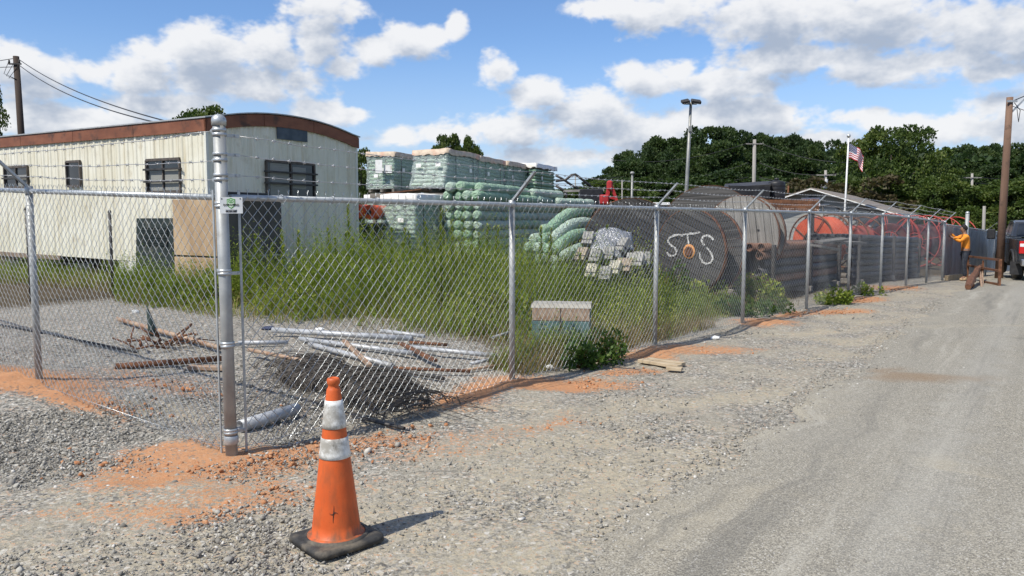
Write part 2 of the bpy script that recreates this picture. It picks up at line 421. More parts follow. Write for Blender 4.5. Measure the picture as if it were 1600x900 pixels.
SAND = [(930,690,.85,.30,.5,.75),(1000,740,.75,.35,.5,.8),(1075,720,.6,.25,.8,.75),(800,640,.6,.25,.4,.6),(700,800,.9,.5,.3,.5),(560,800,.7,.4,.3,.55),(820,850,1.0,.5,.3,.55),(980,640,.8,.3,.5,.55),
        (1190,610,.9,.25,.5,.6),(1110,625,.9,.22,.4,.65),(1290,560,.8,.2,.5,.6),(1350,530,1.0,.25,.6,.7),(1260,520,.9,.2,.4,.6),(1400,500,1.5,.3,.6,.7),(1330,492,1.2,.2,.5,.5),(1420,460,1.6,.4,.6,.6),(620,880,.8,.4,.2,.55),
        (300,760,.8,.4,.2,.45),(150,770,.8,.35,.1,.4),(230,640,.7,.25,-.4,.55),(330,850,.9,.4,.2,.5),(80,860,.8,.4,.1,.35),(1240,690,.5,.2,.5,.4),(1080,790,.8,.25,.8,.55),(1000,560,.7,.25,.5,.6),(880,740,.7,.3,.5,.6),(1500,455,2.2,.6,.4,.55),(1560,480,2.5,.5,.3,.5)]
def stain(X, Y, L, seed):
    wx = (fbm(X * 1.7, Y * 1.7, seed, 4) - .5) * .7; wy = (fbm(X * 1.7, Y * 1.7, seed + 50, 4) - .5) * .7
    out = np.zeros_like(X)
    for (px, py, a, b, tn, st) in L:
        g = G(px, py); c, s = math.cos(tn), math.sin(tn)
        u = (X + wx - g.x) * c + (Y + wy - g.y) * s; v = -(X + wx - g.x) * s + (Y + wy - g.y) * c
        d = np.sqrt((u / a) ** 2 + (v / b) ** 2)
        out = np.maximum(out, st * np.clip(1.55 - d, 0, 1))
    return out
def road_edge_q(x, y):
    """metres past the worn left edge of the tarmac (positive on the tarmac)"""
    ex, ey = 1.42, 5.2; dx, dy = .575, .818
    return (x - ex) * dy - (y - ey) * dx
def build_ground():
    xs = axis(-8.5, 9.5, .055, 2600); ys = axis(2.2, 15.0, .055, 2600)
    X, Y = np.meshgrid(xs, ys); Z = gz(X, Y)
    rd = road_edge_q(X, Y); loose = np.clip(1 - (rd + .2) / .8, 0, 1)
    near = np.clip(1.2 - np.hypot(X - 1, Y - 8) / 45, 0, 1)
    rel = (fbm(X * .9, Y * .9, 3, 3) - .5) * .06 + (fbm(X * 5, Y * 5, 9, 3) - .5) * .028
    clay = stain(X, Y, CLAY, 21); sand = stain(X, Y, SAND, 61)
    heap = np.zeros_like(X)
    for (px, py, r, h) in [(20,606,.55,.10),(95,618,.4,.06),(-60,595,.6,.09),(800,608,.5,.05),(735,618,.4,.03),(330,700,.45,.025),(1022,545,.5,.05),(1180,505,.7,.07)]:
        g = G(px, py); heap = np.maximum(heap, h * np.exp(-((X - g.x) ** 2 + (Y - g.y) ** 2) / r ** 2))
    Z = Z + rel * near * loose + heap * (.6 + .8 * fbm(X * 6, Y * 6, 31, 3)) - np.clip(rd + .25, 0, 1) * .02 * (rd < 12)
    q = (X - CX) * FD.x + (Y - CY) * FD.y; s = (X - CX) * (-FD.y) + (Y - CY) * FD.x
    soil = np.clip((s - .15) * .9, 0, 1) * np.clip((q - 3.0 - .25 * s) * .5, 0, 1) + np.clip((s - 7.6) * .5, 0, 1) * np.clip((q + 14) * .4, 0, 1)
    inside = np.clip(s * 1.2 + .1, 0, 1) * .85; soil = np.clip(soil, 0, 1) * .95; soil[(np.hypot(X, Y) > 60)] = 1
    ny, nx = X.shape; i = np.arange((ny - 1) * (nx - 1)); r, c = i // (nx - 1), i % (nx - 1); b = r * nx + c
    F = np.stack([b, b + 1, b + nx + 1, b + nx], 1)
    me = np_mesh("ground", np.stack([X.ravel(), Y.ravel(), Z.ravel()], 1), F, 4, True,
                 {'clay': ('POINT', clay.ravel()), 'sand': ('POINT', sand.ravel()), 'soil': ('POINT', soil.ravel()), 'inside': ('POINT', inside.ravel())})
    tag(obj("ground", me, ground_material()), kind='structure')
build_ground()

def build_road():
    t = MT("worn_tarmac"); w = t.wpos()
    v1 = t.N.new('ShaderNodeTexVoronoi'); v1.inputs['Scale'].default_value = 150; t.L.new(w, v1.inputs['Vector'])
    s1 = t.sep(v1.outputs['Color']); n1 = t.noise(.55, 5, .6, vec=w); n2 = t.noise(3.2, 6, .65, vec=w); n3 = t.noise(60, 3, .7, vec=w)
    c = t.mix(t.ramp(s1[0], .05, .95), (.15, .137, .112), (.385, .355, .285))
    c = t.mix(t.ramp(s1[1], .93, .98), c, (.50, .48, .43))
    c = t.mix(t.math('MULTIPLY', t.ramp(n1, .35, .7), .35), c, (.29, .275, .235))
    c = t.mix(t.math('MULTIPLY', t.ramp(n2, .55, .85), .5), c, (.36, .32, .245))
    # tyre tracks worn paler along the lane
    e = t.attr('edge'); tr = t.noise(1.0, 4, vec=w, stretch=None)
    tex = t.math('ADD', e, t.math('MULTIPLY', t.math('SUBTRACT', n2, .5), .8))
    tr1 = t.math('ABSOLUTE', t.math('SUBTRACT', tex, 1.25)); tr1 = t.ramp(tr1, .32, .05)
    c = t.mix(t.math('MULTIPLY', tr1, .22), c, (.40, .39, .35))
    dust = t.math('ADD', t.attr('sand'), t.math('MULTIPLY', t.math('SUBTRACT', n2, .5), 1.2))
    c = t.mix(t.math('MULTIPLY', t.ramp(dust, .25, 1.1), .6), c, t.mix(n3, (.34, .30, .22), (.46, .41, .31)))
    cv = t.N.new('ShaderNodeCombineXYZ'); t.L.new(t.math('MULTIPLY', e, 2.6), cv.inputs[0]); t.L.new(t.math('MULTIPLY', t.attr('lane'), .11), cv.inputs[1])
    lane = t.noise(1.0, 6, .7, vec=cv.outputs[0]); c = t.mix(t.math('MULTIPLY', t.ramp(lane, .50, .66), .45), c, (.13, .125, .112)); c = t.mix(t.math('MULTIPLY', t.ramp(lane, .47, .33), .45), c, (.46, .435, .37))
    blot = t.noise(.9, 5, .7, vec=w); c = t.mix(t.math('MULTIPLY', t.ramp(blot, .62, .72), .35), c, (.10, .095, .085))
    st = t.math('ADD', t.attr('stain'), t.math('MULTIPLY', t.math('SUBTRACT', n2, .5), .9))
    c = t.mix(t.math('MULTIPLY', t.ramp(st, .2, 1.3), .6), c, (.23, .145, .075))
    t.col(c); t.rough(.9); t.spec(.2)
    t.bump(t.math('ADD', t.math('MULTIPLY', s1[0], .6), t.math('MULTIPLY', n3, .5)), .6, .010)
    # a strip following the edge, ragged on the gravel side
    ex, ey = 1.42, 5.2; D = Vector((.575, .818, 0)); Nn = Vector((.818, -.575, 0))
    us = np.concatenate([np.arange(-9, 16, .09), np.arange(16, 60, .5), np.arange(60, 260, 5)]); cols = [0, .06, .14, .26, .45, .8, 1.3, 2, 3, 4.2, 5.4, 6.6, 7.8]
    U, W = np.meshgrid(us, np.array(cols), indexing='ij')
    rag = (fbm(U * 1.4, U * 0 + 2, 5, 5) - .5) * .55 + (fbm(U * 9, U * 0, 8, 3) - .5) * .12
    W2 = W + rag * np.clip(1 - W / 1.2, 0, 1)
    X = ex + D.x * U + Nn.x * W2; Y = ey + D.y * U + Nn.y * W2
    Z = gz(X, Y) + np.where(W == 0, -.025, np.minimum(.012, -.004 + W * .03)) + (fbm(X * .7, Y * .7, 3, 3) - .5) * .012
    sand = np.clip(1 - W / .9, 0, 1) * .32 + .75 * stain(X, Y, [(1080,800,.9,.3,.9,.6),(1480,720,.25,.06,.5,1.0),(1240,640,1.2,.3,.9,.5),(1470,500,1.2,.3,.5,.4),(1590,510,2.0,.25,.1,.8),(1430,815,.3,.08,.2,.6)], 77)
    stn = stain(X, Y, [(1430,590,.55,.18,.0,1.1),(1385,580,.35,.16,.6,1.0),(1500,592,.5,.12,.1,.6)], 91)
    ny, nx = X.shape; i = np.arange((ny - 1) * (nx - 1)); r, c2 = i // (nx - 1), i % (nx - 1); b = r * nx + c2
    F = np.stack([b, b + nx, b + nx + 1, b + 1], 1)[:, ::-1]
    me = np_mesh("road", np.stack([X.ravel(), Y.ravel(), Z.ravel()], 1), F[:, ::-1], 4, True,
                 {'edge': ('POINT', W.ravel()), 'lane': ('POINT', U.ravel()), 'sand': ('POINT', sand.ravel()), 'stain': ('POINT', stn.ravel())})
    tag(obj("road", me, t.m), kind='structure')
build_road()

# ------------------------------------------------------------------ loose crushed stone
ICO_V = None
def ico():
    p = (1 + 5 ** .5) / 2
    v = np.array([(-1,p,0),(1,p,0),(-1,-p,0),(1,-p,0),(0,-1,p),(0,1,p),(0,-1,-p),(0,1,-p),(p,0,-1),(p,0,1),(-p,0,-1),(-p,0,1)], float)
    v /= np.linalg.norm(v[0])
    f = np.array([(0,11,5),(0,5,1),(0,1,7),(0,7,10),(0,10,11),(1,5,9),(5,11,4),(11,10,2),(10,7,6),(7,1,8),(3,9,4),(3,4,2),(3,2,6),(3,6,8),(3,8,9),(4,9,5),(2,4,11),(6,2,10),(8,6,7),(9,8,1)])
    return v, f
def rand_rot(n, rng):
    q = rng.normal(size=(n, 4)); q /= np.linalg.norm(q, axis=1, keepdims=True); w, x, y, z = q.T
    return np.stack([np.stack([1-2*(y*y+z*z), 2*(x*y-z*w), 2*(x*z+y*w)], 1), np.stack([2*(x*y+z*w), 1-2*(x*x+z*z), 2*(y*z-x*w)], 1), np.stack([2*(x*z-y*w), 2*(y*z+x*w), 1-2*(x*x+y*y)], 1)], 1)
def stones(name, X, Y, size, mat, rng, var, flat=(.35, .8)):
    n = len(X); v, f = ico(); k = len(v)
    V = np.repeat(v[None], n, 0) * (1 + rng.uniform(-.38, .3, (n, k, 1)))
    V = V * np.stack([np.ones(n), rng.uniform(.5, .95, n), rng.uniform(*flat, n)], 1)[:, None, :]
    tilt = rng.normal(0, .35, (n, 2)); a = rng.uniform(0, 2 * np.pi, n)
    ca, sa = np.cos(a)[:, None], np.sin(a)[:, None]
    z = V[:, :, 2] + V[:, :, 0] * tilt[:, :1] + V[:, :, 1] * tilt[:, 1:]
    x = V[:, :, 0] * ca - V[:, :, 1] * sa; y = V[:, :, 0] * sa + V[:, :, 1] * ca
    W = np.stack([x, y, z], 2) * size[:, None, None]
    W[:, :, 0] += X[:, None]; W[:, :, 1] += Y[:, None]; W[:, :, 2] += (gz(X, Y) + size * .12)[:, None]
    F = (f[None] + (np.arange(n) * k)[:, None, None]).reshape(-1, 3)
    me = np_mesh(name, W.reshape(-1, 3), F, 3, False, {'var': ('FACE', np.repeat(var, len(f)))})
    return tag(obj(name, me, mat), kind='stuff')
def stone_material():
    t = MT("crushed_stone"); v = t.attr('var'); n = t.noise(40, 4)
    c = t.mix(t.ramp(v, 0, .9, smooth=False), (.12, .117, .110), (.44, .425, .38))
    c = t.mix(t.ramp(v, .93, .98), c, (.60, .58, .54)); c = t.mix(t.math('MULTIPLY', n, .45), c, (.34, .30, .23))
    t.col(c); t.rough(.85); t.spec(.25); t.bump(t.noise(150, 3), .3, .004); return t.m
M_STONE = stone_material()
def build_stones():
    rng = np.random.default_rng(5); XX = []; YY = []; SS = []
    def scatter(n, dmin, dmax, smin, smax, amin=-44, amax=40, power=1.0):
        d = dmin * (dmax / dmin) ** rng.uniform(0, 1, n) if power == 0 else np.sqrt(rng.uniform(dmin ** 2, dmax ** 2, n))
        a = np.radians(rng.uniform(amin, amax, n)); X = d * np.sin(a); Y = d * np.cos(a)
        s = smin * (smax / smin) ** (rng.uniform(0, 1, n) ** 1.9)
        rd = road_edge_q(X, Y); q = (X - CX) * FD.x + (Y - CY) * FD.y; ss = (X - CX) * (-FD.y) + (Y - CY) * FD.x
        keep = rng.uniform(0, 1, n) < np.where(rd > .15, .035, np.where(rd > -.5, .35, 1))
        keep &= ~((ss > 1.0) & (q > 3.5)) & ~((ss > 5) & (q > 0))
        cl = stain(X, Y, CLAY, 21); sd = stain(X, Y, SAND, 61); hold = np.maximum(cl * .62, sd * .7)
        keep &= rng.uniform(0, 1, n) > np.clip(hold, 0, .88)
        patch = fbm(X * 1.1, Y * 1.1, 44, 3)
        keep &= rng.uniform(0, 1, n) < np.clip((patch - .22) * 2.6, .12, 1) * (1 + (X < -1)) * .75
        XX.append(X[keep]); YY.append(Y[keep]); SS.append(s[keep])
    scatter(52000, 2.7, 6.5, .003, .013, power=0); scatter(20000, 3.6, 7.5, .005, .018, -44, -14); scatter(30000, 5, 13, .006, .019)
    scatter(260, 2.7, 8, .016, .036, -44, 10); scatter(9000, 9, 22, .010, .028)
    X = np.concatenate(XX); Y = np.concatenate(YY); S = np.concatenate(SS)
    stones("gravel", X, Y, S, M_STONE, rng, rng.uniform(0, 1, len(X)) ** 1.25)
    # clods of clay on the orange patches, and grit spilled over the edge of the tarmac
    cx = []; cy = []
    for (px, py, a, b, tn, st) in CLAY:
        g = G(px, py); n = int(240 * a * st); u = rng.normal(0, .55, (n, 2)); c, s = math.cos(tn), math.sin(tn)
        cx.append(g.x + u[:, 0] * a * c - u[:, 1] * b * s); cy.append(g.y + u[:, 0] * a * s + u[:, 1] * b * c)
    cx = np.concatenate(cx); cy = np.concatenate(cy); n = len(cx)
    stones("clay_clods", cx, cy, .004 * (6.5 ** (rng.uniform(0, 1, n) ** 1.8)), simple("clay_clod", (.33, .125, .05), (.50, .27, .14), 30, .95, 0, .4, 90), rng, rng.uniform(0, 1, n), (.5, .9))
    n = 5200; u = rng.uniform(-2.5, 14, n); wv = rng.exponential(.38, n) - .15; ex = 1.42 + .575 * u + .818 * wv; ey = 5.2 + .818 * u - .575 * wv
    stones("road_edge_grit", ex, ey, .0035 * (4.5 ** (rng.uniform(0, 1, n) ** 1.6)), M_STONE, rng, rng.uniform(0, 1, n))
    # broken dark lumps that rolled onto the tarmac
    n = 260; a = rng.uniform(0, 1, (n, 2)); px = 1010 + 500 * a[:, 0] ** 1.6; py = 640 + 255 * a[:, 1]
    g = [G(x, y) for x, y in zip(px, py)]
    stones("tarmac_crumbs", np.array([p.x for p in g]), np.array([p.y for p in g]), .004 + .016 * rng.uniform(0, 1, n) ** 3, M_STONE, rng, rng.uniform(0, .25, n), (.6, .95))
build_stones()

# ------------------------------------------------------------------ shared materials
M_GALV = simple("galvanised_steel", (.36, .38, .385), (.48, .50, .505), 14, .42, .5, .08, 90, dirt=(.30, .30, .29), dsc=5)
M_GALV_POST = simple("galvanised_post", (.30, .31, .305), (.39, .40, .39), 9, .5, .25, .06, 60, dirt=(.27, .26, .235), dsc=4)
M_WIRE = simple("galvanised_wire", (.40, .42, .425), (.50, .52, .525), 30, .33, .8)
M_BARB = simple("barbed_wire", (.40, .40, .40), (.52, .52, .51), 20, .45, .7)
M_RUST = simple("rusty_steel", (.10, .045, .025), (.22, .10, .05), 11, .85, .2, .35, 60, dirt=(.045, .03, .024), dsc=6)
M_DKSTEEL = simple("dark_steel", (.035, .033, .032), (.075, .07, .066), 8, .55, .3, .15, 40)
M_BLACK = simple("black_plastic", (.012, .012, .014), (.026, .026, .028), 8, .5, 0, .1, 30)
M_WHITE_P = simple("white_paint", (.72, .72, .69), (.80, .80, .78), 6, .45, 0, .05, 40, dirt=(.5, .47, .40), dsc=4)
M_RUBBER = simple("black_rubber", (.02, .02, .02), (.045, .044, .042), 12, .75, 0, .3, 50, dirt=(.16, .135, .10), dsc=9, dirt_amt=(.42, .75))
M_TIMBER = simple("raw_timber", (.34, .26, .16), (.47, .38, .26), 5, .8, 0, .2, 40, stretch=(1, 1, .15))
M_OLDWOOD = simple("weathered_timber", (.16, .145, .125), (.30, .275, .24), 6, .85, 0, .4, 40, stretch=(.12, 1, 1), dirt=(.075, .066, .058), dsc=3)
M_PIPEW = simple("pale_pipe", (.34, .355, .37), (.48, .49, .50), 5, .5, .25, .1, 60, dirt=(.27, .25, .22), dsc=7)
M_CONC = simple("concrete", (.33, .32, .30), (.45, .44, .41), 8, .9, 0, .3, 50)
M_DARKGLASS = simple("dark_glass", (.012, .014, .016), (.03, .034, .038), 2, .12, 0, spec=.6)

# ================================================================== FENCES
def zigzag_mesh(name, L, z0, z1, ground=None, pitch=.041, lev=.0455, r=.0021, nside=4, seed=0, barbs=True):
    """chain-link weave in its own x-z plane, hooked strand into strand; ground(x) gives the foot height"""
    rng = np.random.default_rng(seed)
    nw = max(2, int(L / pitch)); K = int((z1 - z0) / lev); V = []; F = []; off = 0
    i = np.arange(nw)[:, None]; k = np.arange(K + 1)[None, :]
    par = ((i + k) % 2) * 2 - 1
    X = (i + .5) * pitch + par * pitch * .5; Z = z0 + k * lev + 0 * X
    wob = (fbm(X * 1.3, Z * 1.3, seed, 2) - .5) * .05; Yd = par * r * 1.15 + wob
    if ground is not None: Z = Z + ground(np.clip(X, 0, L))
    P0 = np.stack([X[:, :-1], Yd[:, :-1], Z[:, :-1]], 2).reshape(-1, 3); P1 = np.stack([X[:, 1:], Yd[:, 1:], Z[:, 1:]], 2).reshape(-1, 3)
    if barbs:   # twisted ends standing above the rail
        it = np.arange(0, nw)[:, None]; Xt = X[:, -1]; Zt = Z[:, -1]; J = np.where(par[:, -1] > 0)[0]
        A = np.stack([Xt[J], 0 * J, Zt[J]], 1); jr = rng.uniform(-.004, .004, (len(J), 3))
        B1 = A + np.array([0, 0, .028]) ; C1 = B1 + np.array([.012, .006, .030]) + jr; C2 = B1 + np.array([-.012, -.006, .026]) - jr
        P0 = np.concatenate([P0, A, B1, B1]); P1 = np.concatenate([P1, B1, C1, C2])
    D = P1 - P0; D /= np.linalg.norm(D, axis=1, keepdims=True); yv = np.array([0, 1., 0])
    E1 = np.cross(D, yv); E1 /= np.linalg.norm(E1, axis=1, keepdims=True); E2 = np.cross(D, E1)
    rings = []
    for base in (P0, P1):
        for s in range(nside):
            a = 2 * math.pi * s / nside; rings.append(base + (E1 * math.cos(a) + E2 * math.sin(a)) * r)
    n = len(P0); V = np.stack(rings, 1).reshape(-1, 3); b = (np.arange(n) * 2 * nside)[:, None]
    F = np.concatenate([b + np.array([[s, (s + 1) % nside, nside + (s + 1) % nside, nside + s]]) for s in range(nside)], 0)
    return np_mesh(name, V, F, 4, True)
def wire_strand(pts, r=.0026, sag=.012, seed=0, every=.125):
    """barbed strand through pts, two twisted wires read as one, four-point barbs"""
    rd = random.Random(seed); mb = MB()
    for a, b in zip(pts[:-1], pts[1:]):
        a = Vector(a); b = Vector(b); L = (b - a).length; n = max(6, int(L / .22)); line = []
        for i in range(n + 1):
            t = i / n; p = a.lerp(b, t); p.z -= 4 * sag * t * (1 - t)
            if 0 < i < n: p.z += rd.uniform(-.007, .007); p.y += rd.uniform(-.004, .004)
            line.append(p)
        mb.tube(line, r, 4)
        d = (b - a).normalized()
        for j in range(1, int(L / every)):
            t = j * every / L; p = a.lerp(b, t); p.z -= 4 * sag * t * (1 - t)
            u = Vector((0, 0, 1)); w = d.cross(u).normalized()
            mb.tube([p - d * .012, p + d * .012], r * 2.1, 4)
            for e in (u * .8 + w * .5, -u * .6 + w * .9):
                e = e.normalized() * .018; q = p + d * rd.uniform(-.006, .006)
                mb.tube([q - e, q + e], r * .6, 3)
    return mb
def post_at(q_or_p, dirv): return q_or_p
H_RAIL = 1.80
def solve_q(px):
    lo, hi = .1, 60
    for _ in range(50):
        m = (lo + hi) / 2; g = along(m); v = g - Vector((0, 0, CAM_H))
        dep = v.y * math.cos(TILT) - v.z * math.sin(TILT)
        if 800 + FPX * v.x / dep < px: lo = m
        else: hi = m
    return lo
QP = [solve_q(x) for x in (800, 1023, 1160, 1260, 1325, 1375, 1415, 1447)]; QEND = solve_q(1472)
print("posts q", [round(q, 2) for q in QP], round(QEND, 2))

def line_post(parent, base, out, arm=True, r=.030, h=None):
    h = h or H_RAIL - .01
    p = MB().tube([base - Vector((0, 0, .06)), base + Vector((0, 0, h))], r, 14).build('fence_post', M_GALV_POST, parent)
    if arm:
        a0 = base + Vector((0, 0, h - .015)); m = MB(); o = Vector(out)
        m.tube([a0, a0 + Vector((0, 0, .07))], [r + .006, r + .004], 14)
        a1 = a0 + Vector((0, 0, .05)); a2 = a1 + o * .285 + Vector((0, 0, .285))
        w = Vector((0, 0, 1)).cross(o); nn = (Vector((0, 0, 1)) - o).normalized()
        m.beam(a1 - o * .01, a2, .040, .006, up=w.cross(a2 - a1)); m.beam(a1 - w * .018, a2 - w * .016, .006, .02, up=nn); m.beam(a1 + w * .018, a2 + w * .016, .006, .02, up=nn)
        m.build('barb_arm', M_GALV, p)
    return p
def bay(parent, a, b, seed, nside=4, r=.0021):
    a = Vector(a); b = Vector(b); d = Vector((b.x - a.x, b.y - a.y, 0)); L = d.length; d.normalize()
    za = a.z
    def gr(x): return np.interp(x, [0, L], [0, b.z - za])
    me = zigzag_mesh('chain_link_mesh', L, .03, H_RAIL + .03, gr, seed=seed, nside=nside, r=r)
    o = obj('chain_link_mesh', me, M_WIRE, parent); o['kind'] = 'stuff'
    n = Vector((-d.y, d.x, 0))
    o.location = (a.x, a.y, za); o.rotation_euler = (0, 0, math.atan2(d.y, d.x)); return o
def build_fences():
    c0 = along(0); OUT = NR
    t = thing('chain_link_fence', 'long galvanised chain-link fence with barbed wire running beside the gravel verge', 'fence', (0, 0, 0))
    # the big corner post
    cp = MB()
    top = 2.30; ctop = c0 + Vector((-.015, 0, top))
    cp.tube([c0 - Vector((0, 0, .05)), ctop], .041, 24); cp = cp.build('corner_post', M_GALV_POST, t)
    MB().lathe([(.048, -.02), (.049, .012), (.046, .03), (.032, .047), (.011, .056), (0, .057)], 24, ctop).build('post_cap', M_GALV, cp)
    def bands(zs, dirv, nm, ear=.075, w=.022):
        for z in zs:
            m = MB(); c = c0 + Vector((-.015 * z / top, 0, z))
            m.lathe([(.0435, -w / 2), (.0468, -w / 2), (.0468, w / 2), (.0435, w / 2)], 24, c, caps=False)
            e = c + Vector(dirv) * (.043 + ear / 2); m.box(e, (ear, .012, w), Matrix.Rotation(math.atan2(dirv[1], dirv[0]), 3, 'Z'))
            m.tube([e + Vector(dirv) * .02 - Vector((0, 0, 0)) + NR * .016, e + Vector(dirv) * .02 - NR * .016], .007, 6)
            m.build(nm, M_GALV, cp)
    bands([.17, .78, 1.28, 1.74], FD, 'tension_band'); bands([2.22, 2.09, 1.95], FD, 'tension_band', .10)
    bands([.19, .80, 1.30, 1.76], LD, 'tension_band', .05); bands([2.25, 2.05, 1.92], LD, 'tension_band', .05)
    MB().lathe([(.0438, 0), (.049, .01), (.049, .05), (.0438, .06)], 24, c0 + Vector((0, 0, .09)), caps=False).build('post_collar', M_GALV, cp)
    b0 = c0 + FD * .115; MB().box(b0 + Vector((0, 0, .93)), (.016, .008, 1.84), Matrix.Rotation(math.atan2(FD.y, FD.x), 3, 'Z')).build('tension_bar', M_GALV, t)
    qs = [0] + QP + [QEND]; pts = [along(q) for q in qs]
    for q, p in list(zip(qs, pts))[1:]: line_post(t, p, OUT, True, .030 if q < QEND else .038)
    for i in range(len(pts) - 1):
        a = pts[i] + (FD * .12 if i == 0 else Vector((0, 0, 0)))
        off = NR * .034
        bay(t, a + off, pts[i + 1] + off, 100 + i, 4 if i < 3 else 3, .0024 if i < 2 else .0018)
    rl = MB(); rl.tube([p + Vector((0, 0, H_RAIL)) + (FD * .05 if i == 0 else Vector()) for i, p in enumerate(pts)], .0215, 12); rl.build('top_rail', M_GALV, t)
    for k in range(len(pts) - 1):   # ties holding the fabric to the rail
        m = MB(); L = (pts[k + 1] - pts[k]).length
        for j in range(1, int(L / .45)):
            p = pts[k].lerp(pts[k + 1], j * .45 / L) + Vector((0, 0, H_RAIL)) + NR * .008
            m.lathe([(.027, -.003), (.031, -.003), (.031, .003), (.027, .003)], 8, p, Matrix.Rotation(math.atan2(FD.y, FD.x), 3, 'Z') @ Matrix.Rotation(R(90), 3, 'Y'), caps=False)
        o = m.build('wire_ties', M_GALV, t); o['kind'] = 'stuff'
    bw = MB(); bw.tube([p + NR * .036 + Vector((0, 0, .06)) for p in pts], .0022, 4); bw.build('tension_wire', M_WIRE, t)
    for j in range(3):
        f = (.38, .68, .98)[j]; zc = (1.95, 2.09, 2.22)[j]
        line = [c0 + FD * .15 + Vector((-.012, 0, zc))] + [p + OUT * .285 * f + Vector((0, 0, H_RAIL + .025 + .285 * f)) for p in pts[1:]]
        wire_strand(line, seed=j, sag=.02).build('barbed_strand', M_BARB, t)
    # ---- short fence running to the left of the corner
    t2 = thing('chain_link_fence', 'short galvanised chain-link fence left of the big corner post, in front of the trailer', 'fence', (0, 0, 0))
    gl = G(62, 607); dl = Vector((gl.x - c0.x, gl.y - c0.y, 0)); L1 = dl.length; dl.normalize(); print("left bay", L1, dl)
    lp = [c0, on_ground(gl.x, gl.y), on_ground(gl.x + dl.x * 3.05, gl.y + dl.y * 3.05), on_ground(gl.x + dl.x * 6.1, gl.y + dl.y * 6.1)]
    outl = Vector((dl.y, -dl.x, 0)); outl = outl if outl.y < 0 else -outl
    for p in lp[1:]: line_post(t2, p, outl)
    for i in range(len(lp) - 1):
        bay(t2, lp[i + 1] + outl * .034, lp[i] + outl * .034 + (dl * .07 if i == 0 else Vector()), 200 + i, 4, .0022)
    MB().tube([p + Vector((0, 0, H_RAIL)) + (dl * .05 if i == 0 else Vector()) for i, p in enumerate(lp)], .0215, 12).build('top_rail', M_GALV, t2)
    MB().tube([p + outl * .036 + Vector((0, 0, .06)) for p in lp], .0022, 4).build('tension_wire', M_WIRE, t2)
    b0 = c0 + dl * .075 + outl * .03; MB().box(b0 + Vector((0, 0, .93)), (.016, .008, 1.84), Matrix.Rotation(math.atan2(dl.y, dl.x), 3, 'Z')).build('tension_bar', M_GALV, t2)
    for j in range(3):
        f = (.38, .68, .98)[j]; zc = (1.92, 2.05, 2.25)[j]
        line = [c0 + dl * .1 + Vector((0, 0, zc))] + [p + outl * .285 * f + Vector((0, 0, H_RAIL + .025 + .285 * f)) for p in lp[1:]]
        wire_strand(line, seed=20 + j, sag=.02).build('barbed_strand', M_BARB, t2)
    return c0, dl, outl
C0, DL, OUTL = build_fences()

def text_mesh(name, body, size, mat, parent, loc, rot, bold=.0, depth=.0008, align='CENTER'):
    cu = bpy.data.curves.new(name, 'FONT'); cu.body = body; cu.size = size; cu.align_x = align; cu.align_y = 'CENTER'; cu.extrude = depth; cu.offset = bold; cu.resolution_u = 2
    tmp = bpy.data.objects.new(name, cu); COL.objects.link(tmp)
    me = bpy.data.meshes.new_from_object(tmp.evaluated_get(bpy.context.evaluated_depsgraph_get()))
    bpy.data.objects.remove(tmp); bpy.data.curves.remove(cu)
    o = obj(name, me, mat, parent); o.location = loc; o.rotation_euler = rot; return o
def build_fence_sign():
    c = C0 + Vector((0, 0, 1.80)); face = Vector((-.10, -1, 0)).normalized(); rz = math.atan2(face.x, -face.y) 
    px_c = P(366, 321, 5.2); w, h = .158, .108
    t = thing('fence_sign', 'small white metal sign with a green shield tied to the corner post', 'sign', px_c + Vector((0, -.055, 0)), rz)
    MB().box((0, 0, 0), (w, .003, h), None).build('sign_plate', simple("sign_white", (.44, .46, .47), (.52, .54, .55), 8, .6), t)
    grn = simple("sign_green", (.06, .22, .05), (.09, .28, .07), 8, .5); blk = simple("sign_black", (.015, .015, .018), None, rough=.5)
    sh = [(-.029, .040), (-.014, .043), (0, .049), (.014, .043), (.029, .040), (.029, .008), (.020, -.010), (0, -.024), (-.020, -.010), (-.029, .008)]
    MB().prism(sh, .0016, (0, -.0022, 0), (1, 0, 0), (0, 0, 1)).build('shield_emblem', grn, t)
    si = [(x * .80, z * .80 + .002) for x, z in sh]
    MB().prism(si, .0016, (0, -.0034, 0), (1, 0, 0), (0, 0, 1)).build('shield_inner', simple("sign_pale_green", (.42, .52, .40), None, rough=.5), t)
    text_mesh('shield_letters', 'GD', .026, grn, t, (0, -.0048, .024), (R(90), 0, 0), .0006)
    text_mesh('sign_title', 'DOOR & FENCE', .0150, blk, t, (0, -.0056, .003), (R(90), 0, 0), .0005)
    text_mesh('sign_line', 'Commercial & Residential', .0074, blk, t, (0, -.0030, -.031), (R(90), 0, 0))
    text_mesh('sign_phone', '980-875-6887', .0138, blk, t, (0, -.0030, -.042), (R(90), 0, 0), .0006)
    for sx in (-1, 1): MB().lathe([(.0045, 0), (.0045, .002), (.002, .003)], 10, (sx * .064, -.0015, .043), Matrix.Rotation(R(90), 3, 'X')).build('screw', M_DKSTEEL, t)
build_fence_sign()
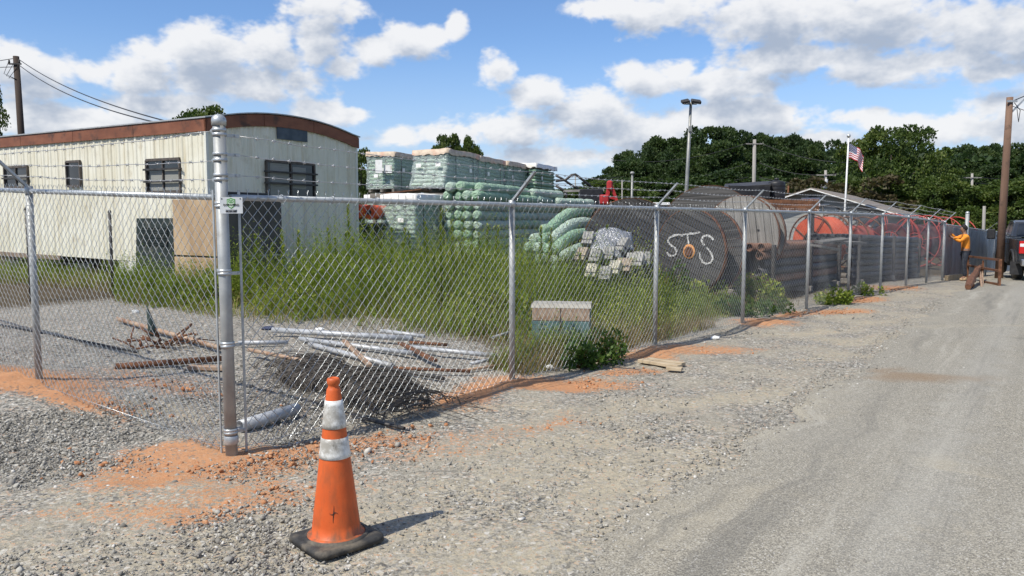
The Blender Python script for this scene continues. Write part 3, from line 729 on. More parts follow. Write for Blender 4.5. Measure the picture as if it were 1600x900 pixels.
# ================================================================== TRAFFIC CONE
def build_cone():
    g = G(526, 847); g = on_ground(g.x, g.y)
    t = thing('traffic_cone', 'orange traffic cone with two dirty white reflective collars on a black rubber base', 'traffic cone', g + Vector((0, 0, .006)), 0)
    tm = MT("cone_plastic"); n = tm.noise(5, 6, .65); n2 = tm.noise(16, 5, .6, stretch=(1, 1, .35)); z = tm.sep(tm.tc.outputs['Object'])[2]
    c = tm.mix(tm.ramp(n, .3, .75), (.55, .092, .018), (.64, .125, .028)); c = tm.mix(tm.math('MULTIPLY', tm.ramp(n2, .44, .72), .7), c, (.33, .085, .028))
    low = tm.math('ADD', tm.ramp(z, .20, .02), tm.math('MULTIPLY', tm.math('SUBTRACT', n2, .5), 1.6))
    c = tm.mix(tm.math('MULTIPLY', tm.ramp(low, .65, 1.1), .75), c, (.16, .085, .045))
    sp = tm.noise(60, 3, .7); c = tm.mix(tm.math('MULTIPLY', tm.ramp(sp, .66, .74), .5), c, (.12, .06, .03))
    tm.col(c); tm.rough(.5); tm.spec(.35); tm.bump(tm.noise(35, 4), .12, .01)
    H = .86
    def rad(z): return .126 - (z - .05) * (.126 - .034) / (.80 - .05)
    prof = [(.150, .030), (.148, .046), (.134, .052)] + [(rad(z), z) for z in np.linspace(.056, .79, 14)] + [(.033, .798), (.027, .806), (.0265, .818), (.032, .824), (.033, .842), (.029, .852), (.020, .855), (.019, .80)]
    MB().lathe(prof, 48, (0, 0, 0), caps=False).build('cone_body', tm.m, t)
    cm = MT("reflective_collar"); n = cm.noise(9, 7, .72); n2 = cm.noise(26, 5, .7, stretch=(1, 1, .5)); n3 = cm.noise(90, 3, .7)
    c = cm.mix(cm.ramp(n, .36, .60), (.72, .72, .69), (.33, .31, .27)); c = cm.mix(cm.ramp(n2, .58, .72), c, (.20, .185, .16)); c = cm.mix(cm.ramp(n3, .62, .75), c, (.66, .66, .63))
    cm.col(c); cm.rough(.38); cm.spec(.5)
    for z0, z1 in ((.60, .742), (.448, .552)):
        pr = [(rad(z0) + .0005, z0)] + [(rad(z) + .0035, z) for z in np.linspace(z0 + .001, z1 - .001, 6)] + [(rad(z1) + .0005, z1)]
        MB().lathe(pr, 48, caps=False).build('reflective_collar', cm.m, t)
    # square rubber base, corners worn round and one edge curling up
    a = G(452, 838); b = G(512, 880); rz = math.atan2(b.y - a.y, b.x - a.x)
    hs = .185; n = 18; V = []; F = []
    def rr(u, v, hs, rc=.045):
        x, y = max(-hs, min(hs, u)), max(-hs, min(hs, v)); cx, cy = hs - rc, hs - rc
        if abs(x) > cx and abs(y) > cy:
            d = math.hypot(abs(x) - cx, abs(y) - cy)
            m = max(abs(abs(x) - cx), abs(abs(y) - cy))
            k = m / d if d > 1e-6 else 1; x = math.copysign(cx + (abs(x) - cx) * k, x); y = math.copysign(cy + (abs(y) - cy) * k, y)
        return x, y
    def sag(x, y): return .016 * ((x * x + y * y) / .06) * (x > -.5) * (.4 + .6 * (x + y + .3))
    grid = np.linspace(-hs, hs, n)
    for lev, (sc_, zz) in enumerate(((1, .034), (1, .0))):
        for j in grid:
            for i in grid:
                x, y = rr(i, j, hs); r = math.hypot(x, y); zt = zz + sag(x, y) * .6
                if lev == 0: zt += .012 * max(0, 1 - abs(r - .16) / .02) * 0 - .006 * (max(abs(i), abs(j)) > hs * .97)
                V.append((x * (1.0 if lev == 0 else 1.02), y * (1.0 if lev == 0 else 1.02), zt))
    def id_(l, j, i): return l * n * n + j * n + i
    for j in range(n - 1):
        for i in range(n - 1):
            F.append((id_(0, j, i), id_(0, j, i + 1), id_(0, j + 1, i + 1), id_(0, j + 1, i))); F.append((id_(1, j, i), id_(1, j + 1, i), id_(1, j + 1, i + 1), id_(1, j, i + 1)))
    ring = [(0, i) for i in range(n)] + [(j, n - 1) for j in range(1, n)] + [(n - 1, i) for i in range(n - 2, -1, -1)] + [(j, 0) for j in range(n - 2, 0, -1)]
    for a_, b_ in zip(ring, ring[1:] + ring[:1]): F.append((id_(1, *a_), id_(1, *b_), id_(0, *b_), id_(0, *a_)))
    m = MB(); m.add(V, F, True); m.lathe([(.165, .034), (.160, .046), (.148, .048)], 40, caps=False)
    base = m.build('rubber_base', M_RUBBER, t); base.rotation_euler = (0, R(-1.5), rz)
    # black scuff shaped like a small star
    sm = simple("scuff_rubber", (.03, .02, .015), (.06, .04, .03), 40, .9)
    s = MB()
    def on(a, z): r = rad(z) + .0006; return Vector((r * math.cos(a), r * math.sin(a), z))
    a0 = math.atan2(-1, .12)
    s.tube([on(a0 + .02 * math.sin(q * 3), .185 + q * .075) for q in np.linspace(-.6, .55, 7)], [.0004, .0016, .002, .0026, .002, .0016, .0004], 5)
    s.tube([on(a0 + q * .26, .187 + .006 * math.sin(q * 5)) for q in np.linspace(-.7, .8, 7)], [.0004, .0016, .0022, .003, .002, .0015, .0004], 5)
    s.build('scuff_mark', sm, t)
build_cone()

# ================================================================== TRAILER
def build_trailer():
    A = P(327, 345, 14.3); A = on_ground(A.x, A.y); z0 = .18; zf, ze = .62, 3.23    # floor and eave height over the datum
    Ld = Vector((-.84, .54, 0)).normalized(); Wd = Vector((.54, .84, 0)).normalized(); LEN, WID = 13.5, 3.86
    rz = math.atan2(-Ld.y, -Ld.x)        # local +x runs back along the length towards the corner; use own axes instead
    t = thing('mobile_home', 'cream ribbed mobile home with a brown curved eave and barred windows', 'trailer', Vector((A.x, A.y, z0)), 0)
    pit = .012
    def Lp(u, z, out=0): return Ld * u + Vector((0, 0, z + pit * u)) - Wd * out
    def Wp(w, z, out=0): return Wd * w + Vector((0, 0, z)) - Ld * out
    pm = MT("cream_siding"); n = pm.noise(1.4, 5, .6); n2 = pm.noise(9, 5, .7, stretch=(1, 1, .06)); n3 = pm.noise(2.5, 6, .7)
    c = pm.mix(pm.ramp(n, .3, .7), (.66, .63, .50), (.73, .71, .60)); c = pm.mix(pm.math('MULTIPLY', pm.ramp(n2, .46, .75), .7), c, (.46, .38, .22))
    c = pm.mix(pm.math('MULTIPLY', pm.ramp(n3, .54, .74), .55), c, (.42, .36, .24)); pm.col(c); pm.rough(.55); pm.spec(.35)
    def ribs(fp, x0, x1, zb, ztop, pitch, flip):
        xs = []; x = x0
        while x < x1 - 1e-6:
            for f, o in ((0, 0), (.34, 0), (.42, .020), (.58, .020), (.66, 0), (.80, 0), (.84, .010), (.90, .010), (.94, 0)):
                xx = x + f * pitch
                if xx < x1: xs.append((xx, o))
            x += pitch
        xs.append((x1, 0)); V = []; F = []
        for xx, o in xs:
            V.append(fp(xx, zb, o)); V.append(fp(xx, ztop(xx), o))
        for i in range(len(xs) - 1):
            f = (2 * i, 2 * i + 2, 2 * i + 3, 2 * i + 1); F.append(f if flip else f[::-1])
        return V, F
    def arch(w): q = w / WID; return ze + .25 * (1 - abs(2 * q - 1) ** 2.1)
    m = MB(); m.add(*ribs(Lp, 0, LEN, zf, lambda u: ze, .30, True)); m.build('side_siding', pm.m, t)
    m = MB(); m.add(*ribs(Wp, 0, WID, zf - .25, arch, .31, False)); m.build('end_siding', pm.m, t)
    # hidden body, floor and far walls
    b = MB(); n_ = 12
    pr = [(w, arch(w) - .03) for w in np.linspace(.02, WID - .02, n_)]; poly = [(.02, zf + .01)] + pr + [(WID - .02, zf + .01)]
    V = [Wd * w + Vector((0, 0, z)) + Ld * .012 for w, z in poly] + [Wd * w + Vector((0, 0, z + pit * LEN)) + Ld * LEN for w, z in poly]; k = len(poly)
    b.add(V, [tuple(range(k))[::-1], tuple(range(k, 2 * k))] + [(i, (i + 1) % k, k + (i + 1) % k, k + i) for i in range(k)]); b.build('body_shell', pm.m, t)
    # eave boards
    bm_ = simple("brown_fascia", (.165, .058, .028), (.235, .090, .045), 2.5, .6, 0, .1, 30, dirt=(.07, .035, .022), dsc=2.2, dirt_amt=(.52, .7), stretch=(1, 1, 2))
    nb = 6
    for i in range(nb):
        u0, u1 = LEN * i / nb - (.05 if i == 0 else 0), LEN * (i + 1) / nb - .012
        a = MB(); V = [Lp(u0, ze - .12, .05), Lp(u1, ze - .12, .05), Lp(u1, ze + .11, .05), Lp(u0, ze + .11, .05), Lp(u0, ze - .12, .022), Lp(u1, ze - .12, .022), Lp(u1, ze + .11, .0), Lp(u0, ze + .11, .0)]
        a.add(V, [(0, 3, 2, 1), (4, 5, 6, 7), (0, 1, 5, 4), (3, 7, 6, 2), (0, 4, 7, 3), (1, 2, 6, 5)]); a.build('fascia_board', bm_, t)
    for (w0, w1) in ((-.05, 1.28), (1.29, 2.57), (2.58, WID + .06)):
        ws = np.linspace(w0, w1, 8); V = []; F = []
        for w in ws:
            wc = min(max(w, 0), WID); za = arch(wc)
            for dz, o in ((-.13, .05), (.10, .05), (.10, .0), (-.13, .022)): V.append(Wp(w, za + dz, o))
        for i in range(7):
            for s in range(4): F.append((4 * i + s, 4 * i + (s + 1) % 4, 4 * i + 4 + (s + 1) % 4, 4 * i + 4 + s))
        F += [(0, 1, 2, 3), (28, 31, 30, 29)]; a = MB(); a.add(V, F); a.build('fascia_board', bm_, t)
    # roof skin, ends a little over the fascia
    rm = simple("roof_metal", (.34, .34, .33), (.46, .46, .45), 3, .5, .3, dirt=(.2, .19, .17)); V = []; F = []; ws = np.linspace(-.07, WID + .08, 18)
    for w in ws:
        za = arch(min(max(w, 0), WID)) + .115
        V += [Wd * w + Vector((0, 0, za)) - Ld * .075, Wd * w + Vector((0, 0, za + pit * LEN)) + Ld * LEN, Wd * w + Vector((0, 0, za + .022)) - Ld * .075, Wd * w + Vector((0, 0, za + .022 + pit * LEN)) + Ld * LEN]
    for i in range(17):
        F += [(4*i, 4*i+1, 4*i+5, 4*i+4), (4*i+2, 4*i+6, 4*i+7, 4*i+3), (4*i, 4*i+4, 4*i+6, 4*i+2)]
    F += [(0, 2, 3, 1), (68, 69, 71, 70)]; a = MB(); a.add(V, F, False); a.build('roof', rm, t)
    # corner trim
    tw = simple("cream_trim", (.60, .60, .53), (.68, .68, .60), 3, .5)
    a = MB(); a.beam(Vector((0, 0, zf)) - Wd * .026 - Ld * .026, Vector((0, 0, ze - .13)) - Wd * .026 - Ld * .026, .055, .055, up=Wd); a.build('corner_trim', tw, t)
    a = MB(); a.beam(Wp(WID, zf, .01), Wp(WID, ze - .12, .01), .045, .05, up=Wd); a.build('corner_trim', tw, t)
    o_side = Vector((A.x, A.y, z0)); nW = -Wd; nL = -Ld
    frame_m = simple("dark_window_frame", (.06, .05, .04), (.12, .10, .085), 10, .6); blind_m = simple("window_blind", (.20, .20, .18), (.30, .30, .27), 30, .7, stretch=(.2, .2, 6))
    def side_uz(px, py):
        h = plane_hit(px, py, o_side, nW) - o_side; u = h.dot(Ld); return u, h.z - pit * u
    def end_wz(px, py):
        h = plane_hit(px, py, o_side, nL) - o_side; return h.dot(Wd), h.z
    def window(fp, ax, a0, a1, zb, zt, bars=(), mull=1, blind=None, fm=frame_m, nm='window', along_side=True):
        w = MB(); d = .05; f = .035
        for (p, q) in (((a0, zb), (a1, zb)), ((a0, zt), (a1, zt))): w.beam(fp(p[0] - .01, p[1], .03), fp(q[0] + .01, q[1], .03), .06, f, up=(0, 0, 1)) if False else w.beam(fp(p[0], p[1], .032), fp(q[0], q[1], .032), f * 1.2, .05, up=(0, 0, 1))
        for x in (a0, a1): w.beam(fp(x, zb, .0335), fp(x, zt, .0335), .05, f, up=ax)
        for i in range(mull): x = a0 + (a1 - a0) * (i + 1) / (mull + 1); w.beam(fp(x, zb, .0345), fp(x, zt, .0345), .03, .028, up=ax)
        o = w.build(nm, fm, t)
        g = MB(); V = [fp(a0, zb, .0225), fp(a1, zb, .0225), fp(a1, zt, .0225), fp(a0, zt, .0225)]; g.add(V, [(0, 1, 2, 3)] if True else []); 
        V2 = [fp(a0, zb, .0205), fp(a1, zb, .0205), fp(a1, zt, .0205), fp(a0, zt, .0205)]; g.add(V2, [(3, 2, 1, 0)]); g.build('pane', M_DARKGLASS, o)
        if blind:
            for (b0, b1, c0, c1) in blind:
                s = MB(); s.add([fp(b0, c0, .0245), fp(b1, c0, .0245), fp(b1, c1, .0245), fp(b0, c1, .0245), fp(b0, c0, .0235), fp(b1, c0, .0235), fp(b1, c1, .0235), fp(b0, c1, .0235)], [(0, 1, 2, 3), (7, 6, 5, 4), (0, 4, 5, 1), (2, 6, 7, 3), (0, 3, 7, 4), (1, 5, 6, 2)]); s.build('blind', blind_m, o)
        for zb_ in bars:
            s = MB(); s.beam(fp(a0 - .07, zb_, .075), fp(a1 + .05, zb_, .075), .028, .035, up=(0, 0, 1))
            for x in (a0 - .03, a1 + .02): s.beam(fp(x, zb_, .02), fp(x, zb_, .07), .03, .03, up=(0, 0, 1))
            s.build('window_bar', M_DKSTEEL, o)
        return o
    u0, zt = side_uz(283, 248); u1, _ = side_uz(231, 251); _, zb = side_uz(257, 300)
    dz = zt - zb; window(Lp, Ld, u0, u1, zb, zt, (zb + dz * .32, zb + dz * .70), 1, [((u0 + .05), (u0 + (u1 - u0) * .46), zb + dz * .05, zt - dz * .28), ((u0 + (u1 - u0) * .54), u1 - .12, zb + dz * .02, zb + dz * .62)])
    u0, zt = side_uz(127, 252); u1, _ = side_uz(106, 253); _, zb = side_uz(116, 291); window(Lp, Ld, u0, u1, zb, zt, (), 0)
    u0, zt = side_uz(45, 260); u1, _ = side_uz(9, 262); _, zb = side_uz(28, 293); dz = zt - zb; window(Lp, Ld, u0, u1, zb, zt, (zb + dz * .45,), 1, [(u0 + .05, u0 + (u1 - u0) * .45, zb + dz * .05, zt - dz * .4)])
    w0, zt = end_wz(414, 251); w1, _ = end_wz(489, 257); _, zb = end_wz(450, 308); dz = zt - zb
    window(Wp, Wd, w0, w1, zb, zt, (zb + dz * .38, zb + dz * .70), 1, [(w0 + .10, w0 + (w1 - w0) * .46, zb + dz * .03, zt - dz * .05), (w0 + (w1 - w0) * .54, w0 + (w1 - w0) * .82, zb + dz * .25, zt - dz * .12)])
    a, z1 = end_wz(431, 194); b2, _ = end_wz(478, 197); _, z2 = end_wz(450, 219)
    MB().box(Wp((a + b2) / 2, (z1 + z2) / 2, .030), (b2 - a, .018, z1 - z2), Matrix.Rotation(math.atan2(Wd.y, Wd.x), 3, 'Z')).build('blocked_vent', simple("blue_grey_panel", (.055, .075, .095), (.09, .115, .14), 6, .7), t)
    # under the floor: chassis beams, skirting, loose panels
    for off in (.5, WID - .6): MB().beam(Ld * .15 + Wd * off + Vector((0, 0, zf - .10)), Ld * LEN + Wd * off + Vector((0, 0, zf - .10 + pit * LEN)), .1, .18).build('chassis_beam', M_DKSTEEL, t)
    for u in (5.2, 8.4, 11.4):
        for off in (.5, WID - .6): MB().box(Ld * u + Wd * off + Vector((0, 0, .2)), (.38, .38, .62)).build('support_pier', M_CONC, t)
    MB().beam(Lp(5.3, zf - .04, .012), Lp(12.5, zf - .04, .012), .05, .10, up=(0, 0, 1)).build('rotten_sill_board', simple("rotten_board", (.16, .12, .09), (.26, .20, .15), 6, .9), t)
    sk = simple("white_skirting", (.66, .66, .60), (.72, .72, .66), 4, .6, dirt=(.4, .34, .22), dsc=3)
    def panel(u0, u1, z0_, z1_, out, mat, nm, th=.02, lean=0):
        V = [Lp(u0, z0_, out + lean), Lp(u1, z0_, out + lean), Lp(u1, z1_, out), Lp(u0, z1_, out), Lp(u0, z0_, out - th + lean), Lp(u1, z0_, out - th + lean), Lp(u1, z1_, out - th), Lp(u0, z1_, out - th)]
        m = MB(); m.add(V, [(0, 1, 2, 3)[::-1], (7, 6, 5, 4)[::-1], (0, 4, 5, 1)[::-1], (2, 6, 7, 3)[::-1], (0, 3, 7, 4)[::-1], (1, 5, 6, 2)[::-1]]); return m.build(nm, mat, t)
    ua, _ = side_uz(187, 420); ub, _ = side_uz(215, 420)
    panel(ub, ua, -.10, zf - .01, .0, sk, 'skirting_panel'); panel(.0, ub - .02, -.12, zf - .01, -.01, sk, 'skirting_panel')
    # plywood store box against the corner, end shade painted in as a darker plywood colour
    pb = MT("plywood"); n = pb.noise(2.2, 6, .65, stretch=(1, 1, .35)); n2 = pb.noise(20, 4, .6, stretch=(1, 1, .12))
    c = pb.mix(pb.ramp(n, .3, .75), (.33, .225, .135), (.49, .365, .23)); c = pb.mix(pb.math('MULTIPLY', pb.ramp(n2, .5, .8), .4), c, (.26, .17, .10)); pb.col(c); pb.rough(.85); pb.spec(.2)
    pg = simple("shade_toned_plywood", (.065, .06, .055), (.115, .105, .095), 3, .9, 0, .2, 30, stretch=(1, 1, .4))
    bt = thing('plywood_box', 'tan plywood store box standing against the near corner of the cream mobile home', 'store box', (0, 0, 0))
    O = o_side - Wd * .02 - Ld * .0
    def bl(u0, u1, w0, w1, za, zb2, mat, nm, parent):   # block in the trailer's axes, w < 0 stands in front of the long side
        c = O + Ld * (u0 + u1) / 2 + Wd * (w0 + w1) / 2 + Vector((0, 0, (za + zb2) / 2))
        return MB().box(c, (u1 - u0, w1 - w0, zb2 - za), Matrix((Ld, Wd, Vector((0, 0, 1)))).transposed(), bev=.006).build(nm, mat, parent)
    hit = plane_hit(270, 345, O - Wd * .35, nW) - O; uA = hit.dot(Ld); hit2 = plane_hit(337, 345, O - Wd * .35, nW) - O; uB = hit2.dot(Ld)
    zt = (plane_hit(300, 311, O - Wd * .35, nW) - O).z; zm = (plane_hit(300, 402, O - Wd * .35, nW) - O).z
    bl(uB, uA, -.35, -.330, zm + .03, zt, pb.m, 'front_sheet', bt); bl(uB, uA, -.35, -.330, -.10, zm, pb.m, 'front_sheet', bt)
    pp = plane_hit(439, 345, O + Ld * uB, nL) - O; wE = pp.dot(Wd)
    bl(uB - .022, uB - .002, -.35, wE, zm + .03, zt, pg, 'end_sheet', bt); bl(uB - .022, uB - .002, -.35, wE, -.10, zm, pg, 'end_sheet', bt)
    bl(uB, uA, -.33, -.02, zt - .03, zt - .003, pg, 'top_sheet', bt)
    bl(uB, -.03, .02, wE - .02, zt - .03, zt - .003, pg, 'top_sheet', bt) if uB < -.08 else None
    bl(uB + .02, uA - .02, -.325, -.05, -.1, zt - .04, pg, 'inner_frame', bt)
    # flat black sheet lying on top of the box
    q = P(380, 303, 13.9); tag(MB().box((0, 0, 0), (.95, .30, .05), Matrix.Rotation(math.atan2(Wd.y, Wd.x), 3, 'Z'), bev=.012).build('black_sheet', M_BLACK, None, q), 'folded black rubber sheet lying on the plywood store box', 'rubber sheet')
    # dark green louvred door leaning on the siding
    gr = simple("dark_green_door", (.010, .018, .018), (.022, .034, .033), 5, .9, dirt=(.10, .10, .08), dsc=4)
    ld = thing('louvred_door', 'dark green louvred metal door leaning against the cream mobile home', 'door', (0, 0, 0))
    hA = plane_hit(268, 345, O - Wd * .12, nW) - O; hB = plane_hit(209, 345, O - Wd * .12, nW) - O; ua, ub = hA.dot(Ld), hB.dot(Ld)
    ztop = (plane_hit(240, 341, O - Wd * .1, nW) - O).z
    def dp(u, s, out): # point on the leaning leaf
        f = s; return O + Ld * u + Vector((0, 0, -.08 + (ztop + .08) * f)) - Wd * (.16 - .10 * f + out)
    V = [dp(ua, 0, 0), dp(ub, 0, 0), dp(ub, 1, 0), dp(ua, 1, 0), dp(ua, 0, -.04), dp(ub, 0, -.04), dp(ub, 1, -.04), dp(ua, 1, -.04)]
    MB().add(V, [(0, 3, 2, 1), (4, 5, 6, 7), (0, 1, 5, 4), (2, 3, 7, 6), (0, 4, 7, 3), (1, 2, 6, 5)]).build('door_leaf', gr, ld)
    for (f0, f1, nl) in ((.08, .38, 9), (.68, .92, 8)):
        for i in range(nl):
            f = f0 + (f1 - f0) * i / nl; MB().beam(dp(ua + (ub - ua) * .14, f, .012), dp(ua + (ub - ua) * .86, f, .012), .022, .03, up=(0, 0, 1)).build('louvre_slat', gr, ld)
    # junk in the shade under the floor
    for i, (u, w, s) in enumerate(((3.9, .7, .42), (4.8, 1.2, .35))):
        p = o_side + Ld * u + Wd * w; p.z = float(gz(p.x, p.y)) + s * .42
        o = MB().lathe([(.1, -.1), (s * .8, -.1), (s, -.05), (s, .05), (s * .8, .1), (.1, .1)], 20, rot=Matrix.Rotation(R(75), 3, 'X')).build('scrap_rubber_ring', M_RUBBER, None, p)
        tag(o, ('large' if i == 0 else 'smaller') + ' dark tyre lying in the shade under the mobile home', 'tyre')
    return o_side, Ld, Wd
TR_O, TR_L, TR_W = build_trailer()

# a thin steel post and its neighbour inside the yard
def yard_post(px, pyt, pyb, label, r=.03):
    g = G(px, pyb); h = P(px, pyt, g.y).z - g.z
    t = thing('yard_post', label, 'post', on_ground(g.x, g.y))
    MB().tube([(0, 0, -.05), (0, 0, h)], r, 12).build('pipe_shaft', M_DKSTEEL, t); MB().lathe([(r * 1.15, h - .02), (r * 1.15, h + .01), (r * .5, h + .03)], 12).build('pipe_cap', M_DKSTEEL, t)
yard_post(177, 331, 462, 'bare dark pipe post standing in the yard before the dark green louvred door', .026)
yard_post(50, 326, 470, 'thick dark pipe post just behind the left line post of the fence', .035)

# ================================================================== SCRAP PIPES ON THE YARD GRAVEL
def pipe(p0, p1, r, mat, label, lift=0.0, name='scrap_pipe', cat='pipe', group=None, hollow=True, n=12):
    a = G(*p0); b = G(*p1); a.z += r + lift + .01; b.z += r + lift + .01; c = (a + b) / 2
    m = MB(); d = (b - a); L = d.length; rot = d.to_track_quat('Z', 'Y').to_matrix()
    if hollow: m.lathe([(r * .82, -L / 2 + .05), (r * .82, -L / 2), (r, -L / 2), (r, L / 2), (r * .82, L / 2), (r * .82, L / 2 - .05)], n, rot=rot, caps=True)
    else: m.lathe([(r * .9, -L / 2), (r, -L / 2 + .004), (r, L / 2 - .004), (r * .9, L / 2)], n, rot=rot)
    return tag(m.build(name, mat, None, c), label, cat, group)
def flat_bar(p0, p1, w, th, mat, label, lift=.02, name='steel_bar', cat='steel bar', group=None):
    a = G(*p0); b = G(*p1); a.z += lift; b.z += lift; c = (a + b) / 2; m = MB(); m.beam(a - c, b - c, w, th, up=(0, 0, 1), bev=.003)
    return tag(m.build(name, mat, None, c), label, cat, group)
M_RUSTP = simple("rust_pale_pipe", (.30, .19, .12), (.44, .33, .24), 9, .7, .2, .2, 50, dirt=(.20, .09, .045), dsc=5)
GP = 'scrap pipes in the yard heap'
pipe((426, 527), (645, 541), .036, M_PIPEW, 'long thick pale pipe lying at the back of the scrap heap', .05, group=GP)
pipe((372, 543), (450, 542), .026, M_PIPEW, 'short pale pipe end sticking out just right of the corner post', .02, group=GP)
pipe((470, 537), (645, 560), .030, M_PIPEW, 'pale pipe crossing the middle of the scrap heap, right under the longest thick one', .02, group=GP)
pipe((640, 551), (775, 565), .028, M_PIPEW, 'clean pale pipe reaching right towards the second fence post', .03, group=GP)
pipe((596, 528), (663, 537), .026, M_PIPEW, 'short pale pipe lying against the weeds behind the heap', .06, group=GP)
pipe((389, 559), (499, 582), .022, M_RUSTP, 'rust-streaked thin pipe in front of the dark wire tangle', .06, group=GP)
pipe((484, 544), (614, 579), .030, M_PIPEW, 'grey pipe slanting down through the heap with its open end towards the road', .01, group=GP)
flat_bar((538, 545), (578, 586), .055, .03, M_RUSTP, 'flat rusty steel strap lying across the pale pipes, left of two', .10, group='rusty straps on the heap')
flat_bar((625, 546), (680, 575), .06, .03, M_RUST, 'dark rusty steel strap lying across the pale pipes, nearer the second post', .08, group='rusty straps on the heap')
pipe((600, 580), (694, 596), .020, M_DKSTEEL, 'thin dark pipe lying on gravel in front of the pale pipes', 0, group=GP)
pipe((615, 582), (735, 587), .018, M_RUST, 'thin rusty rod lying on gravel between the pale pipes and fence', .02, group=GP)
pipe((735, 577), (775, 568), .020, M_PIPEW, 'stubby pale pipe touching the right end of the clean pale pipe', .03, group=GP)
pipe((725, 584), (790, 574), .016, M_RUSTP, 'thin brown rod pointing at the second fence post foot', .01, group=GP)
pipe((552, 655), (632, 674), .014, M_DKSTEEL, 'thin dark rod half buried at the fence foot behind the cone', 0, group=GP)
pipe((375, 680), (464, 651), .048, M_PIPEW, 'fat pale pipe lying alone by the corner post foot', .01, group=GP, n=20)
pipe((180, 579), (346, 566), .032, M_RUST, 'dark rusty pipe lying on gravel left of the corner post', 0, group=GP)
pipe((184, 506), (344, 553), .030, M_RUSTP, 'long rust-grey pipe slanting away behind the corner post', .03, group=GP)
flat_bar((295, 577), (350, 578), .10, .04, M_RUSTP, 'short brown plank-like bar beside the corner post', .02, group=None, cat='steel bar')
pipe((0, 510), (215, 553), .014, M_BLACK, 'long black hose lying across the gravel behind the left fence', 0, name='black_hose', cat='hose', hollow=False)
pipe((930, 512), (1018, 523), .03, M_PIPEW, 'pale pipe lying on rubble just behind the third fence post', .02, group=GP)
pipe((770, 537), (800, 527), .02, M_PIPEW, 'thin pale rod leaning in the grass behind the second post', .05, group=GP)
pipe((640, 541), (700, 545), .02, M_RUST, 'short rusty rod behind the clean pale pipe', .02, group=GP)
def spike():
    g = G(241, 525); t = MB().lathe([(.075, 0), (.05, .12), (.028, .26), (.006, .40)], 10, rot=Matrix.Rotation(R(-12), 3, 'Y')); tag(t.build('cone_spike', simple("green_black_metal", (.02, .035, .03), (.04, .06, .05), 9, .5), None, g), 'dark green pointed metal cone standing among the rusty pipes', 'metal cone')
    m = MB(); rd = random.Random(4)
    for i in range(26):
        a = rd.uniform(0, 6.3); r = rd.uniform(.1, .45); p = Vector((rd.gauss(0, .16), rd.gauss(0, .14), .02)); q = p + Vector((math.cos(a) * r, math.sin(a) * r, rd.uniform(.02, .22)))
        m.tube([p, (p + q) / 2 + Vector((0, 0, rd.uniform(0, .06))), q], rd.uniform(.006, .016), 5)
    tag(m.build('rusty_scrap', M_RUST, None, G(250, 542)), 'tangle of dark rusty scrap bars around the pointed metal cone', 'scrap metal')
spike()
def wire_heap():
    c = G(540, 606); m = MB(); rd = random.Random(11); ax = (G(620, 640) - G(430, 562)); ax.z = 0; ax.normalize(); sd = Vector((-ax.y, ax.x, 0))
    for i in range(1300):
        u = max(-1.25, min(1.25, rd.gauss(0, .55))); rr = (.12 + .26 * vnoise(np.array([u * 3.4 + 9]), np.array([1.5]), 8)[0]) * rd.uniform(.3, 1.35); a0 = rd.uniform(0, 6.28); arc = rd.uniform(.7, 2.4); du = rd.uniform(-.12, .12)
        pts = []
        for k in range(6):
            a = a0 + arc * k / 5; z = abs(math.sin(a)) * rr * .62 + .015
            pts.append(ax * (u * 1.05 + du * k / 5) + sd * (math.cos(a) * rr * 1.35 + .10 * math.sin(u * 5)) + Vector((rd.gauss(0, .012), rd.gauss(0, .012), max(.004, z))))
        m.tube(pts, rd.uniform(.0028, .0055), 3, caps=False)
    for i in range(320):
        p = ax * rd.uniform(-1.25, 1.35) + sd * rd.gauss(0, .33); q = p + ax * rd.gauss(0, .3) + sd * rd.gauss(0, .2); m.tube([p + Vector((0, 0, .01)), (p + q) / 2 + Vector((0, 0, rd.uniform(.02, .1))), q + Vector((0, 0, .01))], .004, 3, caps=False)
    core = MB(); 
    for k in range(1): core.lathe([(.02, -.8), (.07, -.6), (.12, -.3), (.09, 0), (.13, .3), (.08, .6), (.02, .8)], 9, rot=ax.to_track_quat('Z', 'Y').to_matrix() )
    t = thing('wire_heap', 'dark crumpled roll of old wire netting lying behind the fence near the cone', 'wire netting', on_ground(c.x, c.y))
    m.build('wire_tangle', simple("old_dark_wire", (.055, .048, .042), (.12, .105, .09), 12, .8, .1), t)['kind'] = 'stuff'
    return
    cc = core.build('netting_core', simple("netting_shadow", (.04, .036, .033), (.09, .08, .07), 40, .95), t); cc.location = (0, 0, .05); cc.scale = (1, 1, .5)
wire_heap()

